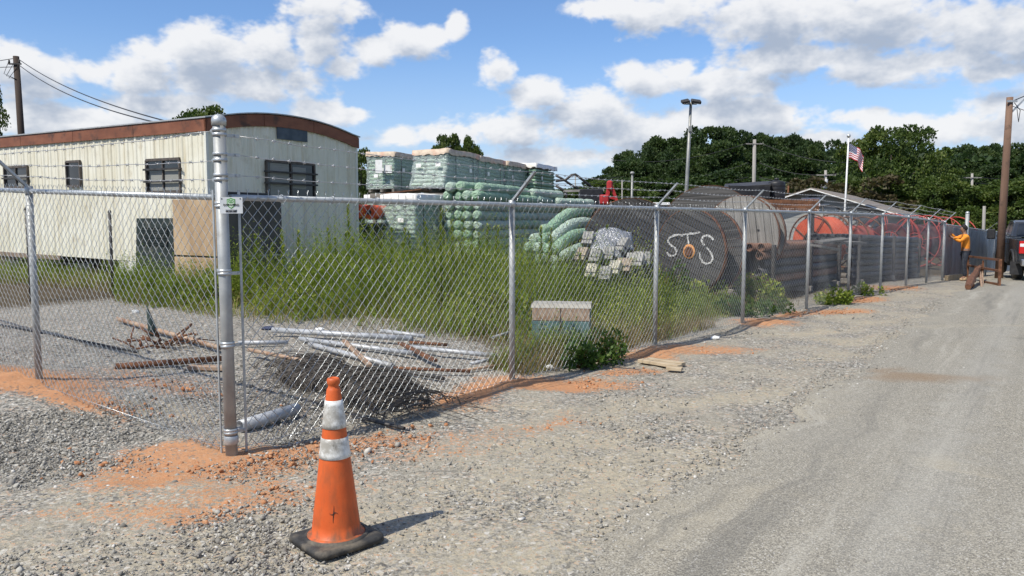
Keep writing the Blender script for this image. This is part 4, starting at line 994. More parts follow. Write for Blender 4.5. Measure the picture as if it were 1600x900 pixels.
# ================================================================== UTILITY BOX
def utility_box():
    a = G(831, 541); b = G(905, 545); d = Vector((b.x - a.x, b.y - a.y, 0)).normalized(); n = Vector((d.y, -d.x, 0)); W = .74; D = .42; H = .54
    t = thing('utility_box', 'low teal and tan utility cabinet half hidden in weeds behind the fence', 'utility box', on_ground(a.x, a.y), math.atan2(d.y, d.x))
    teal = simple("faded_teal", (.065, .13, .13), (.12, .20, .19), 5, .55, 0, .05, 40, dirt=(.20, .19, .14), dsc=4); tan = simple("rust_tan", (.27, .185, .125), (.40, .31, .23), 9, .7, 0, .15, 50, dirt=(.22, .11, .05), dsc=7); top = simple("bleached_top", (.26, .245, .205), (.37, .35, .30), 7, .8)
    for i in range(2):
        x0 = W / 2 * i + .004; x1 = W / 2 * (i + 1) - .004
        MB().box(((x0 + x1) / 2, .01, .16), (x1 - x0, .022, .34), bev=.006).build('lower_door', teal, t)
        MB().box(((x0 + x1) / 2, .008, .415), (x1 - x0, .024, .165), bev=.006).build('upper_door', tan, t)
    MB().box((W / 2, D / 2 + .022, .245), (W, D - .004, .50), bev=.012).build('cabinet_body', teal, t)
    MB().prism([(0, .498), (D + .02, .498), (D, .545), (.05, .545)], W + .02, (W / 2, -.006, 0), (0, 1, 0), (0, 0, 1)).build('bevelled_lid', top, t)
    MB().box((W * .5, -.006, .30), (.03, .012, .12), bev=.003).build('door_latch', M_DKSTEEL, t)
utility_box()

# ================================================================== LUMBER AND LITTER BY THE VERGE
for i, (p0, p1, lab) in enumerate((((1000, 567), (1062, 577), 'longest bare board lying on the gravel verge outside the fence'), ((1012, 565), (1068, 573), 'bare board lying behind the two others on the gravel verge'), ((1042, 579), (1066, 581), 'short bare board end nearest the road on the gravel verge'))):
    flat_bar(p0, p1, .10, .035, M_TIMBER, lab, .03, 'timber_board', 'board', 'loose boards on the verge')
def litter():
    rd = random.Random(3)
    for (px, py, s, lab) in ((862, 558, .07, 'crumpled white bag lying in the weeds in front of the teal cabinet'), (860, 576, .06, 'torn white wrapper on clay at the fence foot below the teal cabinet'), (500, 517, .06, 'small white scrap lying at the edge of the weeds above the pale pipes'), (212, 489, .07, 'white scrap of plastic on gravel behind the left fence'), (1117, 530, .06, 'flat white wrapper on gravel beside the fence shadow'), (418, 516, .10, 'dark blue rag lying at the near end of the pale pipes')):
        g = G(px, py); v, f = ico(); v = v * np.array([1, .7, .45]) * s * (1 + np.array([[rd.uniform(-.4, .35)] for _ in range(12)]))
        m = MB(); m.add([Vector(p) + Vector((0, 0, s * .3)) for p in v], [tuple(int(i) for i in q) for q in f]); tag(m.build('litter_scrap', M_WHITE_P if 'white' in lab else simple("blue_rag", (.03, .04, .08), (.06, .07, .12), 9, .9), None, g), lab, 'litter')
litter()
# ================================================================== WEEDS AND GRASS
def leaf_material(name, c0, c1, c2, trans=.35):
    t = MT(name); v = t.attr('var'); r = t.rnd()
    c = t.mix(t.ramp(v, 0, .55), c0, c1); c = t.mix(t.ramp(v, .55, 1), c, c2); c = t.mix(t.math('MULTIPLY', r, .25), c, c0)
    t.col(c); t.rough(.55); t.spec(.3)
    tr = t.N.new('ShaderNodeBsdfTranslucent'); t.L.new(t.mix(1.0, c, (1.0, 1.15, .55), 'MULTIPLY'), tr.inputs[0])
    mx = t.N.new('ShaderNodeMixShader'); mx.inputs[0].default_value = trans
    t.L.new(t.b.outputs[0], mx.inputs[1]); t.L.new(tr.outputs[0], mx.inputs[2]); t.L.new(mx.outputs[0], t.N['Material Output'].inputs[0]); return t.m
M_GRASS = leaf_material("weed_green", (.075, .125, .015), (.22, .28, .038), (.42, .42, .10))
M_DRY = leaf_material("dry_grass", (.16, .11, .05), (.28, .21, .10), (.38, .31, .16))
M_BUSH = leaf_material("bush_green", (.03, .07, .013), (.075, .135, .024), (.15, .21, .045))

def quads_mesh(name, C, U, W, var, mat, parent=None, fold=None):
    """leaf quads: C base point, U along the leaf, W half width"""
    n = len(C); tip = C + U; mid = C + U * .5
    V = np.stack([C, mid + W, tip, mid - W], 1).reshape(-1, 3)
    F = np.arange(4 * n).reshape(n, 4)
    return obj(name, np_mesh(name, V, F, 4, False, {'var': ('FACE', var)}), mat, parent)
def strips(B, H, lean, wid, rng, nseg=3):
    """bent grass blades -> verts, quads"""
    n = len(B); a = rng.uniform(0, 2 * np.pi, n); wx = np.stack([np.cos(a), np.sin(a), 0 * a], 1) * wid[:, None]
    V = []
    for k in range(nseg + 1):
        t = k / nseg; c = B + lean * (t ** 1.8)[..., None] if False else B + lean * (t ** 1.8)
        c = c.copy(); c[:, 2] += H * (t - .12 * t * t); w = wx * (1 - t * .92)
        V.append(c - w); V.append(c + w)
    V = np.stack(V, 1); b = (np.arange(n) * 2 * (nseg + 1))[:, None]
    F = np.concatenate([b + np.array([[2 * k, 2 * k + 1, 2 * k + 3, 2 * k + 2]]) for k in range(nseg)], 0)
    return V.reshape(-1, 3), F
def in_poly(x, y, poly):
    ins = np.zeros(len(x), bool); j = len(poly) - 1
    for i in range(len(poly)):
        xi, yi = poly[i]; xj, yj = poly[j]
        c = ((yi > y) != (yj > y)) & (x < (xj - xi) * (y - yi) / (yj - yi + 1e-12) + xi); ins ^= c; j = i
    return ins
def sample(poly, n, rng):
    p = np.array(poly); lo, hi = p.min(0), p.max(0); out = []
    while sum(len(o) for o in out) < n:
        q = rng.uniform(lo, hi, (n, 2)); out.append(q[in_poly(q[:, 0], q[:, 1], poly)])
    return np.concatenate(out)[:n]
def edge_dist(q, near):
    d = np.full(len(q), 1e9)
    for a, b in zip(near[:-1], near[1:]):
        a = np.array(a); b = np.array(b); t = np.clip(((q - a) @ (b - a)) / ((b - a) @ (b - a)), 0, 1); d = np.minimum(d, np.linalg.norm(q - (a + t[:, None] * (b - a)), axis=1))
    return d
def weeds(name, near, far, n_blade, n_stem, h0, h1, ramp_d, rng, width=.006, mat=None, dry=.12, leaf=.045):
    poly = near + far; mat = mat or M_GRASS
    q = sample(poly, n_blade, rng); d = edge_dist(q, near); cl = fbm(q[:, 0] * .9, q[:, 1] * .9, 14, 3)
    keep = rng.uniform(0, 1, len(q)) < np.clip(d * 1.3 + .1, 0, 1) * np.clip(cl * 3.2 - .75, .12, 1); q, d, cl = q[keep], d[keep], cl[keep]
    H = (h0 + (h1 - h0) * np.clip(d / ramp_d, 0, 1)) * rng.uniform(.45, 1.1, len(q)) * (.55 + .9 * cl)
    B = np.stack([q[:, 0], q[:, 1], gz(q[:, 0], q[:, 1]) - .02], 1); a = rng.uniform(0, 2 * np.pi, len(q)); l = H * rng.uniform(.1, .65, len(q))
    V, F = strips(B, H, np.stack([np.cos(a) * l, np.sin(a) * l, -l * .25], 1), width * rng.uniform(.5, 1.2, len(q)), rng)
    var = np.clip(.45 * rng.uniform(0, 1, len(q)) + .7 * fbm(q[:, 0] * .7, q[:, 1] * .7, 4, 3), 0, 1)
    tag(obj(name, np_mesh(name, V, F, 4, False, {'var': ('FACE', np.tile(var, 3))}), mat), kind='stuff')
    # leafy stems
    q = sample(poly, n_stem, rng); d = edge_dist(q, near); cl = fbm(q[:, 0] * .9, q[:, 1] * .9, 14, 3)
    keep = rng.uniform(0, 1, len(q)) < np.clip(d * 1.6, 0, 1) * np.clip(cl * 3.2 - .7, .12, 1); q, d, cl = q[keep], d[keep], cl[keep]
    n = len(q); H = (h0 + (h1 - h0) * np.clip(d / ramp_d, 0, 1)) * rng.uniform(.55, 1.45, n) * (.3 + 1.45 * cl); m = 22
    ln = rng.normal(0, .13, (n, 2)) * H[:, None]; t = rng.uniform(.12, 1, (n, m)); th = rng.uniform(0, 2 * np.pi, (n, m))
    X = q[:, :1] + ln[:, :1] * t ** 2; Y = q[:, 1:] + ln[:, 1:] * t ** 2; Z = gz(q[:, 0], q[:, 1])[:, None] + H[:, None] * t
    L = leaf * rng.uniform(.6, 1.7, (n, m)) * (1.25 - t * .6); up = rng.uniform(-.1, 1.0, (n, m))
    U = np.stack([np.cos(th) * L, np.sin(th) * L, up * L], 2).reshape(-1, 3); C = np.stack([X, Y, Z], 2).reshape(-1, 3)
    W = np.stack([-np.sin(th), np.cos(th), rng.uniform(-.4, .4, (n, m))], 2).reshape(-1, 3) * (L.reshape(-1, 1) * .16)
    var = np.clip((.3 * rng.uniform(0, 1, (n, 1)) + .75 * fbm(q[:, 0] * .7, q[:, 1] * .7, 4, 3)[:, None] + rng.uniform(-.2, .25, (n, m))).ravel(), 0, 1)
    o = quads_mesh("leafy_weeds", C, U, W, var, mat); tag(o, kind='stuff')
    V, F = strips(np.stack([q[:, 0], q[:, 1], gz(q[:, 0], q[:, 1]) - .02], 1), H * 1.03, np.stack([ln[:, 0], ln[:, 1], 0 * H], 1), np.full(n, .0035), rng)
    tag(obj("weed_stems", np_mesh("weed_stems", V, F, 4, False, {'var': ('FACE', np.tile(rng.uniform(0, .7, n), 3))}), mat), kind='stuff')
    if dry > 0:
        q = sample(poly, int(n_blade * dry), rng); n = len(q); H = rng.uniform(.08, .35, n) + (rng.uniform(0, 1, n) < .25) * rng.uniform(.2, h1 * .9, n); a = rng.uniform(0, 2 * np.pi, n); l = H * rng.uniform(.3, 1.4, n)
        V, F = strips(np.stack([q[:, 0], q[:, 1], gz(q[:, 0], q[:, 1]) - .01], 1), H, np.stack([np.cos(a) * l, np.sin(a) * l, -l * .3], 1), width * .7 * np.ones(n), rng)
        tag(obj("dry_grass", np_mesh("dry_grass", V, F, 4, False, {'var': ('FACE', np.tile(rng.uniform(0, 1, n), 3))}), M_DRY), kind='stuff')
def gxy(*L): return [tuple(G(px, py)[:2]) for px, py in L]
rngw = np.random.default_rng(8)
near_main = gxy((345, 492), (400, 506), (520, 512), (610, 524), (700, 532), (770, 545), (825, 562), (900, 575), (950, 562), (1005, 532))
far_main = [tuple(P(1030, 400, 14.0)[:2]), tuple(P(960, 400, 16.0)[:2]), tuple(P(770, 400, 18.0)[:2]), tuple(P(560, 400, 18.0)[:2]), tuple(P(445, 400, 14.4)[:2]), tuple(P(350, 400, 13.6)[:2])]
weeds("tall_grass", near_main, far_main, 56000, 6600, .20, .88, 2.4, rngw)
weeds("trailer_grass", gxy((178, 470), (205, 482), (260, 486), (345, 500)), [tuple(P(350, 400, 13.5)[:2]), tuple(P(270, 400, 14.2)[:2]), tuple(P(185, 400, 15.2)[:2])], 9000, 1100, .18, .50, 1.0, rngw)
weeds("back_grass", gxy((-80, 446), (60, 447), (180, 462)), [tuple(P(200, 400, 16.4)[:2]), tuple(P(60, 400, 18.5)[:2]), tuple(P(-80, 400, 20)[:2])], 9000, 700, .10, .35, 1.0, rngw, dry=.5)
weeds("verge_grass", gxy((1010, 535), (1100, 508), (1170, 492), (1250, 476)), [tuple(along(11.2, 1.6)[:2]), tuple(along(8.8, 2.4)[:2]), tuple(along(6.4, 2.0)[:2])], 9000, 1300, .10, .42, .9, rngw, leaf=.04)

weeds("fence_foot_grass", gxy((815, 590), (880, 576), (960, 556), (1030, 537), (1120, 510)), [tuple(along(7.4, .75)[:2]), tuple(along(6.0, .8)[:2]), tuple(along(4.6, .9)[:2]), tuple(along(3.5, .7)[:2])], 6500, 520, .10, .26, .5, rngw, dry=.6, leaf=.035)
weeds("rack_weeds", gxy((545, 455), (620, 455), (700, 458), (775, 460)), [tuple(P(800, 400, 18.6)[:2]), tuple(P(680, 400, 19.2)[:2]), tuple(P(560, 400, 18.6)[:2])], 2600, 420, .5, 1.3, 1.5, rngw, dry=.1, leaf=.06)
def bush(px, py, h, w, n, label, mat=M_BUSH, seed=0, group=None, name='leafy_bush', cat='bush', leaf=.06):
    g = G(px, py); rng = np.random.default_rng(seed); t = thing(name, label, cat, on_ground(g.x, g.y), 0, group)
    u = rng.normal(size=(n, 3)); u /= np.linalg.norm(u, axis=1, keepdims=True); rr = rng.uniform(.25, 1, n) ** .6 * (1 + .35 * (fbm(u[:, 0] * 3 + 5, u[:, 1] * 3 + u[:, 2] * 2, seed, 2) - .5))
    k = 9; sc_ = rng.normal(0, .42, (k, 2)) * w * .62; sh_ = rng.uniform(.35, 1.1, k) * h; ci = rng.integers(0, k, n)
    C = u * rr[:, None] * np.stack([w * .20 + 0 * ci, w * .20 + 0 * ci, sh_[ci] * .5], 1) + np.stack([sc_[ci, 0], sc_[ci, 1], sh_[ci] * .5], 1); C[:, 2] = np.maximum(C[:, 2], .01)
    L = leaf * rng.uniform(.6, 1.5, n); D = u * .6 + rng.normal(0, .6, (n, 3)); D[:, 2] += .25; D /= np.linalg.norm(D, axis=1, keepdims=True); S = np.cross(D, rng.normal(size=(n, 3))); S /= np.linalg.norm(S, axis=1, keepdims=True)
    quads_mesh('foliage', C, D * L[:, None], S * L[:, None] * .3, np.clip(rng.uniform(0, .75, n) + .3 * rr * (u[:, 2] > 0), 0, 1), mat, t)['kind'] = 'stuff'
    m = MB(); rd = random.Random(seed)
    for i in range(12): a = rd.uniform(0, 6.28); m.tube([(0, 0, -.02), (math.cos(a) * w * .15, math.sin(a) * w * .15, h * .4), (math.cos(a) * w * .36, math.sin(a) * w * .36, h * rd.uniform(.6, .9))], [.008, .006, .003], 4)
    m.build('stem', M_DRY, t); return t
bush(934, 566, .40, .62, 1200, 'leafy bush at the fence foot right of the teal cabinet', seed=1, leaf=.045)
bush(905, 574, .28, .42, 700, 'low leafy bush creeping under the fence below the teal cabinet', seed=2)
bush(1048, 478, .85, .62, 1600, 'dark leafy bush between the third post and the lettered cable reel', seed=3)
bush(1090, 480, .50, .8, 1200, 'light leafy bush growing below the painted letters', M_GRASS, seed=4)
bush(1182, 474, .62, .9, 1500, 'leafy bush at the foot of the pale grey cable reel', M_GRASS, seed=5)
bush(1150, 494, .36, .55, 800, 'small bush against the fourth fence post', seed=6)
bush(1305, 474, .34, .8, 1000, 'low green bush on the verge between the fifth and sixth posts', M_GRASS, seed=7)
bush(1215, 488, .25, .6, 600, 'tiny weedy bush on clay left of the fifth post', seed=8)
bush(320, 478, .62, .9, 1400, 'leafy yellow-green bush in front of the tan plywood box', M_GRASS, seed=9)
bush(1345, 461, .25, .6, 400, 'tiny weedy bush at the fence foot right of the sixth post', M_GRASS, seed=10)
bush(460, 484, .5, .8, 1300, 'leafy weed mound at the near edge of the tall grass', M_GRASS, seed=12)
bush(760, 500, .55, .9, 1500, 'leafy weed mound just left of the second fence post', M_GRASS, seed=13)
bush(985, 500, .5, .9, 1500, 'leafy weed mound under the heap of stake bundles', M_GRASS, seed=14)

def tall_weed_meshes(seed):
    rng = np.random.default_rng(seed); n = 230; t = rng.uniform(.15, 1, n) ** .8; th = rng.uniform(0, 2 * np.pi, n)
    L = .12 * (1.15 - t * .75) * rng.uniform(.6, 1.2, n); C = np.stack([.03 * np.sin(t * 3), .03 * t * t, t], 1); up = .35 + .8 * t
    D = np.stack([np.cos(th), np.sin(th), up], 1); D /= np.linalg.norm(D, axis=1, keepdims=True); S = np.cross(D, [0, 0, 1.]); S /= np.linalg.norm(S, axis=1, keepdims=True)
    tip = C + D * L[:, None]; mid = C + D * L[:, None] * .45; W = S * .010
    V = np.stack([C, mid + W, tip, mid - W], 1).reshape(-1, 3)
    me = np_mesh("weed_leaves", V, np.arange(4 * n).reshape(n, 4), 4, False, {'var': ('FACE', np.clip(rng.uniform(.1, .8, n) + .2 * t, 0, 1))}); me.materials.append(M_GRASS)
    s = MB().tube([(.03 * math.sin(q * 3), .03 * q * q, q) for q in np.linspace(-.02, 1, 8)], [.008, .008, .007, .006, .005, .004, .003, .002], 5).mesh("weed_stalk", M_GRASS)
    return me, s
TW = [tall_weed_meshes(i) for i in range(3)]
TALL = [(545, 478, 322, 'tallest feathery weed standing before the right edge of the mobile home'), (528, 470, 372, 'feathery weed just left of the tallest one by the mobile home'), (583, 470, 352, 'feathery weed below the orange rolls'), (611, 474, 358, 'feathery weed right of the orange rolls'),
        (640, 470, 362, None), (668, 472, 348, None), (690, 468, 328, 'tall feathery weed against the end of the long green roll stack'), (704, 474, 345, None), (722, 478, 380, None), (764, 476, 352, 'pale feathery weed just left of the second fence post'), (775, 470, 372, None), (742, 472, 388, None),
        (836, 468, 400, None), (600, 480, 392, None), (655, 485, 398, None), (497, 468, 398, None), (860, 470, 415, None), (566, 482, 384, None), (812, 470, 390, None), (680, 488, 408, None)]
rt = random.Random(77)
for k in range(30):
    px = 400 + k * 20 + rt.uniform(-9, 9); TALL.append((px, rt.uniform(462, 500), rt.uniform(352, 412), None))
for i, (px, pb, pt, lab) in enumerate(TALL):
    Y = G(px, pb).y + (.6 if pt < 380 else 0); b = P(px, pb, Y); h = P(px, pt, Y).z - float(gz(b.x, b.y))
    t = thing('tall_weed', lab or 'slender feathery weed in the tall grass, ' + ('before the dark plywood end', 'before the white trailer end', 'below the orange rolls', 'before the whitish pallet', 'before the long roll stack', 'around the second fence post', 'before the slumped green rolls', 'before the stake bundles')[int(min(7, max(0, (px - 400) // 80)))] + (', low' if pt > 385 else ', tall'), 'weed', on_ground(b.x, b.y), i * 1.7, 'tall weeds in the yard')
    obj('leaves', TW[i % 3][0], None, t)['kind'] = 'stuff'; obj('stalk', TW[i % 3][1], None, t); t.scale = (1.1, 1.1, h)

# ================================================================== GREEN NETTED ROLLS
SA = Vector((.36, .93, 0)).normalized(); TA = Vector((-.93, .36, 0)).normalized()
def roll_material():
    t = MT("green_netting"); o = t.wpos(); n = t.noise(7, 5, .65, vec=o); r = t.rnd()
    c = t.mix(t.ramp(n, .3, .72), (.20, .345, .225), (.35, .475, .34)); c = t.mix(t.ramp(r, .25, 1.0, 0, .8), c, (.44, .52, .45)); c = t.mix(t.math('MULTIPLY', t.ramp(t.noise(40, 3, vec=o), .55, .7), .5), c, (.12, .22, .135))
    t.col(c); t.rough(.6); t.spec(.3); t.bump(t.math('ADD', t.noise(16, 5, .65, vec=o), t.vor(30, vec=o)), .8, .03); return t.m
M_ROLL = roll_material()
def roll_mesh(L, r, seed, bend=0.0, bands=3):
    rd = random.Random(seed); m = MB(); n = 26; prof = []
    for i in range(n + 1):
        t = i / n; e = min(t, 1 - t) * L; k = 1 if e > .10 else math.sqrt(max(0, 1 - ((.10 - e) / .10) ** 2)) * .45 + .55
        g = 1 - (.12 if any(abs(t - (j + 1) / (bands + 1)) < .022 for j in range(bands)) else 0)
        prof.append((r * k * g * rd.uniform(.965, 1.035), (t - .5) * L))
    pts = [Vector((bend * math.sin(math.pi * (z / L + .5)), 0, z)) for _, z in prof]; m.tube(pts, [p for p, _ in prof], 14)
    # puckered ends
    return m.mesh('netted_roll', M_ROLL)
RM = [roll_mesh(2.25, .135, i) for i in range(4)]
def place_roll(me, c, d, label, group, up=None, sc=1):
    o = link(bpy.data.objects.new('netted_roll', me)); d = Vector(d).normalized(); o.location = c; o.rotation_euler = d.to_track_quat('Z', 'Y').to_euler(); o.scale = (sc, sc, 1)
    return tag(o, label, 'netted roll', group)
rds = random.Random(7)
K = P(752, 345, 19.5); K = on_ground(K.x, K.y); GS = 'green rolls in the long stack'
def build_stack():
    zb = K.z + .12
    for seg in range(3):
        for row in range(8):
            for colm in range(4):
                if seg > 0 and colm > 0 and row < 7: continue
                c = K + TA * (.135 + colm * .262 + (row % 2) * .02) + SA * (1.12 + seg * 2.3 + rds.uniform(-.06, .06)); c.z = zb + .13 + row * .247 + rds.uniform(-.012, .012)
                rn = ('lowest row', 'second row up', 'third row up', 'fourth row up', 'fourth row down', 'third row down', 'second row down', 'top row')[row]; cn = ('rightmost', 'second from right', 'second from left', 'leftmost')[colm]
                lab = {0: 'green roll end, ' + cn + ' in the ' + rn + ' of the long stack', 1: 'green roll in the middle length of the long stack, ' + rn + ', ' + cn, 2: 'green roll in the far length of the long stack, ' + rn + ', ' + cn}[seg]
                place_roll(RM[rds.randrange(4)], c, SA + Vector((rds.uniform(-.02, .02), rds.uniform(-.02, .02), 0)), lab, GS)
    # wooden bearers under the stack
    for k in range(3):
        for s in (.4, 1.8):
            p = K + SA * (2.3 * k + s) + TA * .55; p.z = K.z + .05; t = MB().box((0, 0, 0), (1.1, .09, .09), Matrix.Rotation(math.atan2(TA.y, TA.x), 3, 'Z'), bev=.005).build('timber_bearer', M_OLDWOOD, None, p); tag(t, ('near', 'fourth', 'third', 'second', 'fifth', 'far')[(k * 2 + (s > 1)) % 6] + ' grey timber bearer under the long stack of green rolls', 'bearer', 'bearers under the roll stack')
build_stack()
zt = K.z + .12 + 8 * .247
for i, (u, w, dz, a, lab) in enumerate(((1.0, .90, .10, .05, 'green roll lying on top of the long stack, leftmost round end'), (1.1, .60, .12, .0, 'second green roll end on top of the long stack, beside the leftmost'), (1.5, .22, .10, -.03, 'green roll on the near edge of the top of the long stack'), (3.6, .35, .11, .12, 'dusty green roll on top of the stack behind the second fence post arm'), (5.6, .15, .10, -.12, 'grey-green roll on the far part of the top of the long stack'), (6.9, -.4, -.15, -.3, 'pale banded green roll jutting out at the far right of the stack top'))):
    c = K + SA * u + TA * w; c.z = zt + dz; place_roll(RM[i % 4], c, SA + TA * a, lab, None, sc=1.05)
# slumped heap of bent rolls by the left cable reel
BR = [((846, 359), (900, 352), 15.9, 0, 'short round-ended green roll at the top left of the slumped heap'), ((858, 359), (925, 331), 15.4, .16, 'topmost fat bent green roll of the slumped heap'), ((862, 376), (928, 350), 15.2, .16, 'second bent green roll of the slumped heap, under the topmost'), ((865, 392), (926, 366), 15.0, .14, 'third bent green roll of the slumped heap'), ((879, 402), (925, 384), 14.9, .05, 'lowest bent green roll, touching the stake bundles'),
      ((831, 374), (880, 366), 15.6, 0, 'green roll end in the second row, far left'), ((845, 374), (893, 364), 15.5, 0, 'green roll end in the second row beside the bent rolls'), ((823, 387), (870, 378), 15.4, 0, 'leftmost green roll end in the third row of the heap'), ((837, 388), (885, 378), 15.3, 0, 'middle green roll end in the third row of the heap'), ((852, 389), (898, 380), 15.2, 0, 'right green roll end in the third row of the heap'),
      ((840, 406), (890, 398), 15.1, 0, 'dusty whitish roll at the bottom left of the slumped heap'), ((863, 407), (910, 400), 15.0, 0, 'dusty whitish roll at the bottom of the heap beside the stake bundles'), ((838, 424), (888, 416), 15.0, 0, 'dirty lowest roll sunk in grass under the slumped heap'), ((860, 424), (908, 418), 14.9, 0, 'dirty lowest roll sunk in grass nearest the stake bundles')]
for i, (p0, p1, Y, bend, lab) in enumerate(BR):
    a = P(*p0, Y - .15); b = P(*p1, Y + .95); d = b - a; L = d.length; me = roll_mesh(L, .112, 30 + i, bend, 2 if bend else 1)
    o = place_roll(me, (a + b) / 2, d, lab, None)
    if bend: # bend upwards
        z = d.normalized(); y = Vector((0, 0, 1)); x = (y - z * y.dot(z)).normalized(); o.rotation_euler = Matrix((x, z.cross(x), z)).transposed().to_euler()

# ------------------------------------------------------------------ wrapped pallets on the upper tier
def film_material():
    t = MT("stretch_film"); n = t.noise(6, 5, .6, stretch=(1, 1, 3), dist=1.2); n2 = t.noise(18, 4, .6, stretch=(.3, 1, 1), dist=2)
    t.col((.68, .78, .74)); t.rough(.16); t.spec(.6); tr = t.N.new('ShaderNodeBsdfTransparent'); mx = t.N.new('ShaderNodeMixShader')
    f = t.math('ADD', .16, t.math('MULTIPLY', t.ramp(t.math('ADD', t.math('MULTIPLY', n, .6), t.math('MULTIPLY', n2, .5)), .45, .75), .5))
    t.L.new(f, mx.inputs[0]); t.L.new(tr.outputs[0], mx.inputs[1]); t.L.new(t.b.outputs[0], mx.inputs[2]); t.L.new(mx.outputs[0], t.N['Material Output'].inputs[0])
    t.bump(t.math('ADD', n, n2), .8, .03); return t.m
M_FILM = film_material(); M_CAPW = simple("white_cap_sheet", (.62, .61, .58), (.76, .75, .72), 6, .5, 0, .3, 14, dirt=(.45, .38, .28), dsc=3)
M_CAPT = simple("tan_cap_sheet", (.42, .33, .24), (.60, .49, .38), 6, .7, 0, .4, 14, dirt=(.62, .32, .22), dsc=2.5, dirt_amt=(.5, .68)); M_BLANKET = roll_material()
def wrapped_pallet(Wd_, Ln, H, seed, capm, flare=0.0, film=True):
    rd = random.Random(seed); t = link(bpy.data.objects.new('wrapped_pallet', None))
    # x across, y along, z up; origin at the middle of the base
    pal = MB()
    for i in range(7): pal.box((0, -Ln / 2 + .07 + i * (Ln - .14) / 6, .125), (Wd_, .10, .02))
    for x in (-Wd_ / 2 + .05, 0, Wd_ / 2 - .05): pal.box((x, 0, .06), (.09, Ln, .105))
    pal.build('wooden_pallet', M_OLDWOOD, t)
    nl = int((H - .16) / .118); nc = 3; b = MB(); f_ = MB()
    for k in range(nl):
        z = .14 + .118 * (k + .5); fl = flare * (1 - k / nl) ** 1.6
        for c in range(nc):
            w = Wd_ / nc; x = (c - 1) * w
            L = Ln * rd.uniform(.96, 1.0) + fl; b.box((x + rd.uniform(-.015, .015), rd.uniform(-.02, .02) - fl * .5, z), (w * .97, L, .113), Matrix.Rotation(rd.uniform(-.02, .02), 3, 'Z'), bev=.045)
    b.build('folded_rolls', M_BLANKET, t)['kind'] = 'stuff'
    if film:
        n = 44; m = 14; V = []; F = []
        for j in range(m + 1):
            tt = j / m; z = .10 + (H - .09) * tt; fl = flare * (1 - tt) ** 1.6
            for i in range(n):
                a = i / n * 4; s = int(a); u = a - s; hw, hl = Wd_ / 2 + .03, Ln / 2 + .03
                cx, cy = [(-hw + 2 * hw * u, -hl - fl), (hw, -hl - fl + (2 * hl + fl) * u), (hw - 2 * hw * u, hl), (-hw, hl - (2 * hl + fl) * u)][s]
                p = 1 + .012 * math.sin(i * 2.3 + j * 1.1) + rd.uniform(-.008, .008); V.append((cx * p, cy * p, z))
        for j in range(m):
            for i in range(n): F.append((j * n + i, j * n + (i + 1) % n, (j + 1) * n + (i + 1) % n, (j + 1) * n + i))
        f_.add(V, F, True); f_.build('plastic_wrap', M_FILM, t)
    for k in range(2 if film else 0): MB().box((rd.uniform(-.3, .3) * Wd_, -Ln / 2 - .042 - flare * .5, H * rd.uniform(.35, .8)), (.16, .004, .11), Euler((R(-8) if flare else 0, 0, 0)).to_matrix()).build('paper_label', M_WHITE_P, t)
    MB().box((Wd_ / 2 + .04, rd.uniform(-.3, .3) * Ln, H * .6), (.004, .16, .12)).build('paper_label', M_WHITE_P, t)
    for yy in (-.28, .30):
        m_ = MB(); m_.box((Wd_ / 2 + .045, yy * Ln, H * .52), (.004, .022, H * .85)); m_.build('strap', M_BLACK, t)
    cm = MB(); n = 16; V = []; F = []
    for lay in range(4):
        for j in range(n):
            for i in range(n):
                u, v = i / (n - 1) * 2 - 1, j / (n - 1) * 2 - 1
                if lay == 0: V.append((u * (Wd_ / 2 + .05), v * (Ln / 2 + .05), H + .05 + .04 * vnoise(np.array([u * 2.2 + seed]), np.array([v * 3.1]), 3)[0] + .03 * (1 - max(abs(u), abs(v)) ** 4)))
        break
    F = [(j * n + i, j * n + i + 1, (j + 1) * n + i + 1, (j + 1) * n + i) for j in range(n - 1) for i in range(n - 1)]
    ring = [(0, i) for i in range(n)] + [(j, n - 1) for j in range(1, n)] + [(n - 1, i) for i in range(n - 2, -1, -1)] + [(j, 0) for j in range(n - 2, 0, -1)]
    bi = len(V)
    for (j, i) in ring:
        x, y, z = V[j * n + i]; V.append((x * 1.012, y * 1.008, z - .13 - .05 * rd.random()))
    k = len(ring); F += [(ring[a][0] * n + ring[a][1], bi + a, bi + (a + 1) % k, ring[(a + 1) % k][0] * n + ring[(a + 1) % k][1]) for a in range(k)]
    cm.add(V, F, True); cm.build('cap_sheet', capm, t); return t
def set_pallet(t, c, label, rz=None, group='wrapped pallets on the upper tier'):
    t.location = c; t.rotation_euler = (0, 0, math.atan2(SA.y, SA.x) - R(90) if rz is None else rz); tag(t, label, 'wrapped pallet', group)
    return t
def tier(px_corner, Y, ztop_px, zbot_px, W, L):
    """near right-hand corner of the pallet's lit end at px_corner"""
    c = P(px_corner, 345, Y); z0 = P(px_corner, zbot_px, Y).z; z1 = P(px_corner, ztop_px, Y).z
    return Vector((c.x, c.y, 0)) + TA * (W / 2) + SA * (L / 2) + Vector((0, 0, z0)), z1 - z0
c, h = tier(700, 22.0, 236, 300, 1.05, 2.1); set_pallet(wrapped_pallet(1.05, 2.1, h, 2, M_CAPT, .28), c, 'big wrapped pallet of green rolls with its bright flared end in the sun')
c3 = c + SA * 2.2; set_pallet(wrapped_pallet(1.05, 2.1, h - .03, 3, M_CAPT), c3, 'second wrapped pallet in the upper row, behind the bright flared one')
c4 = c + SA * 4.5 + TA * -.05; set_pallet(wrapped_pallet(1.05, 2.1, h - .02, 4, M_CAPT), c4, 'third wrapped pallet in the upper row, with a ragged tan top')
c5, h5 = tier(836, 27.6, 254, 306, 1.0, 2.4); set_pallet(wrapped_pallet(1.0, 2.3, h5 - .08, 5, M_CAPW, 0, False), c5, 'rightmost wrapped pallet with a clean white lid')
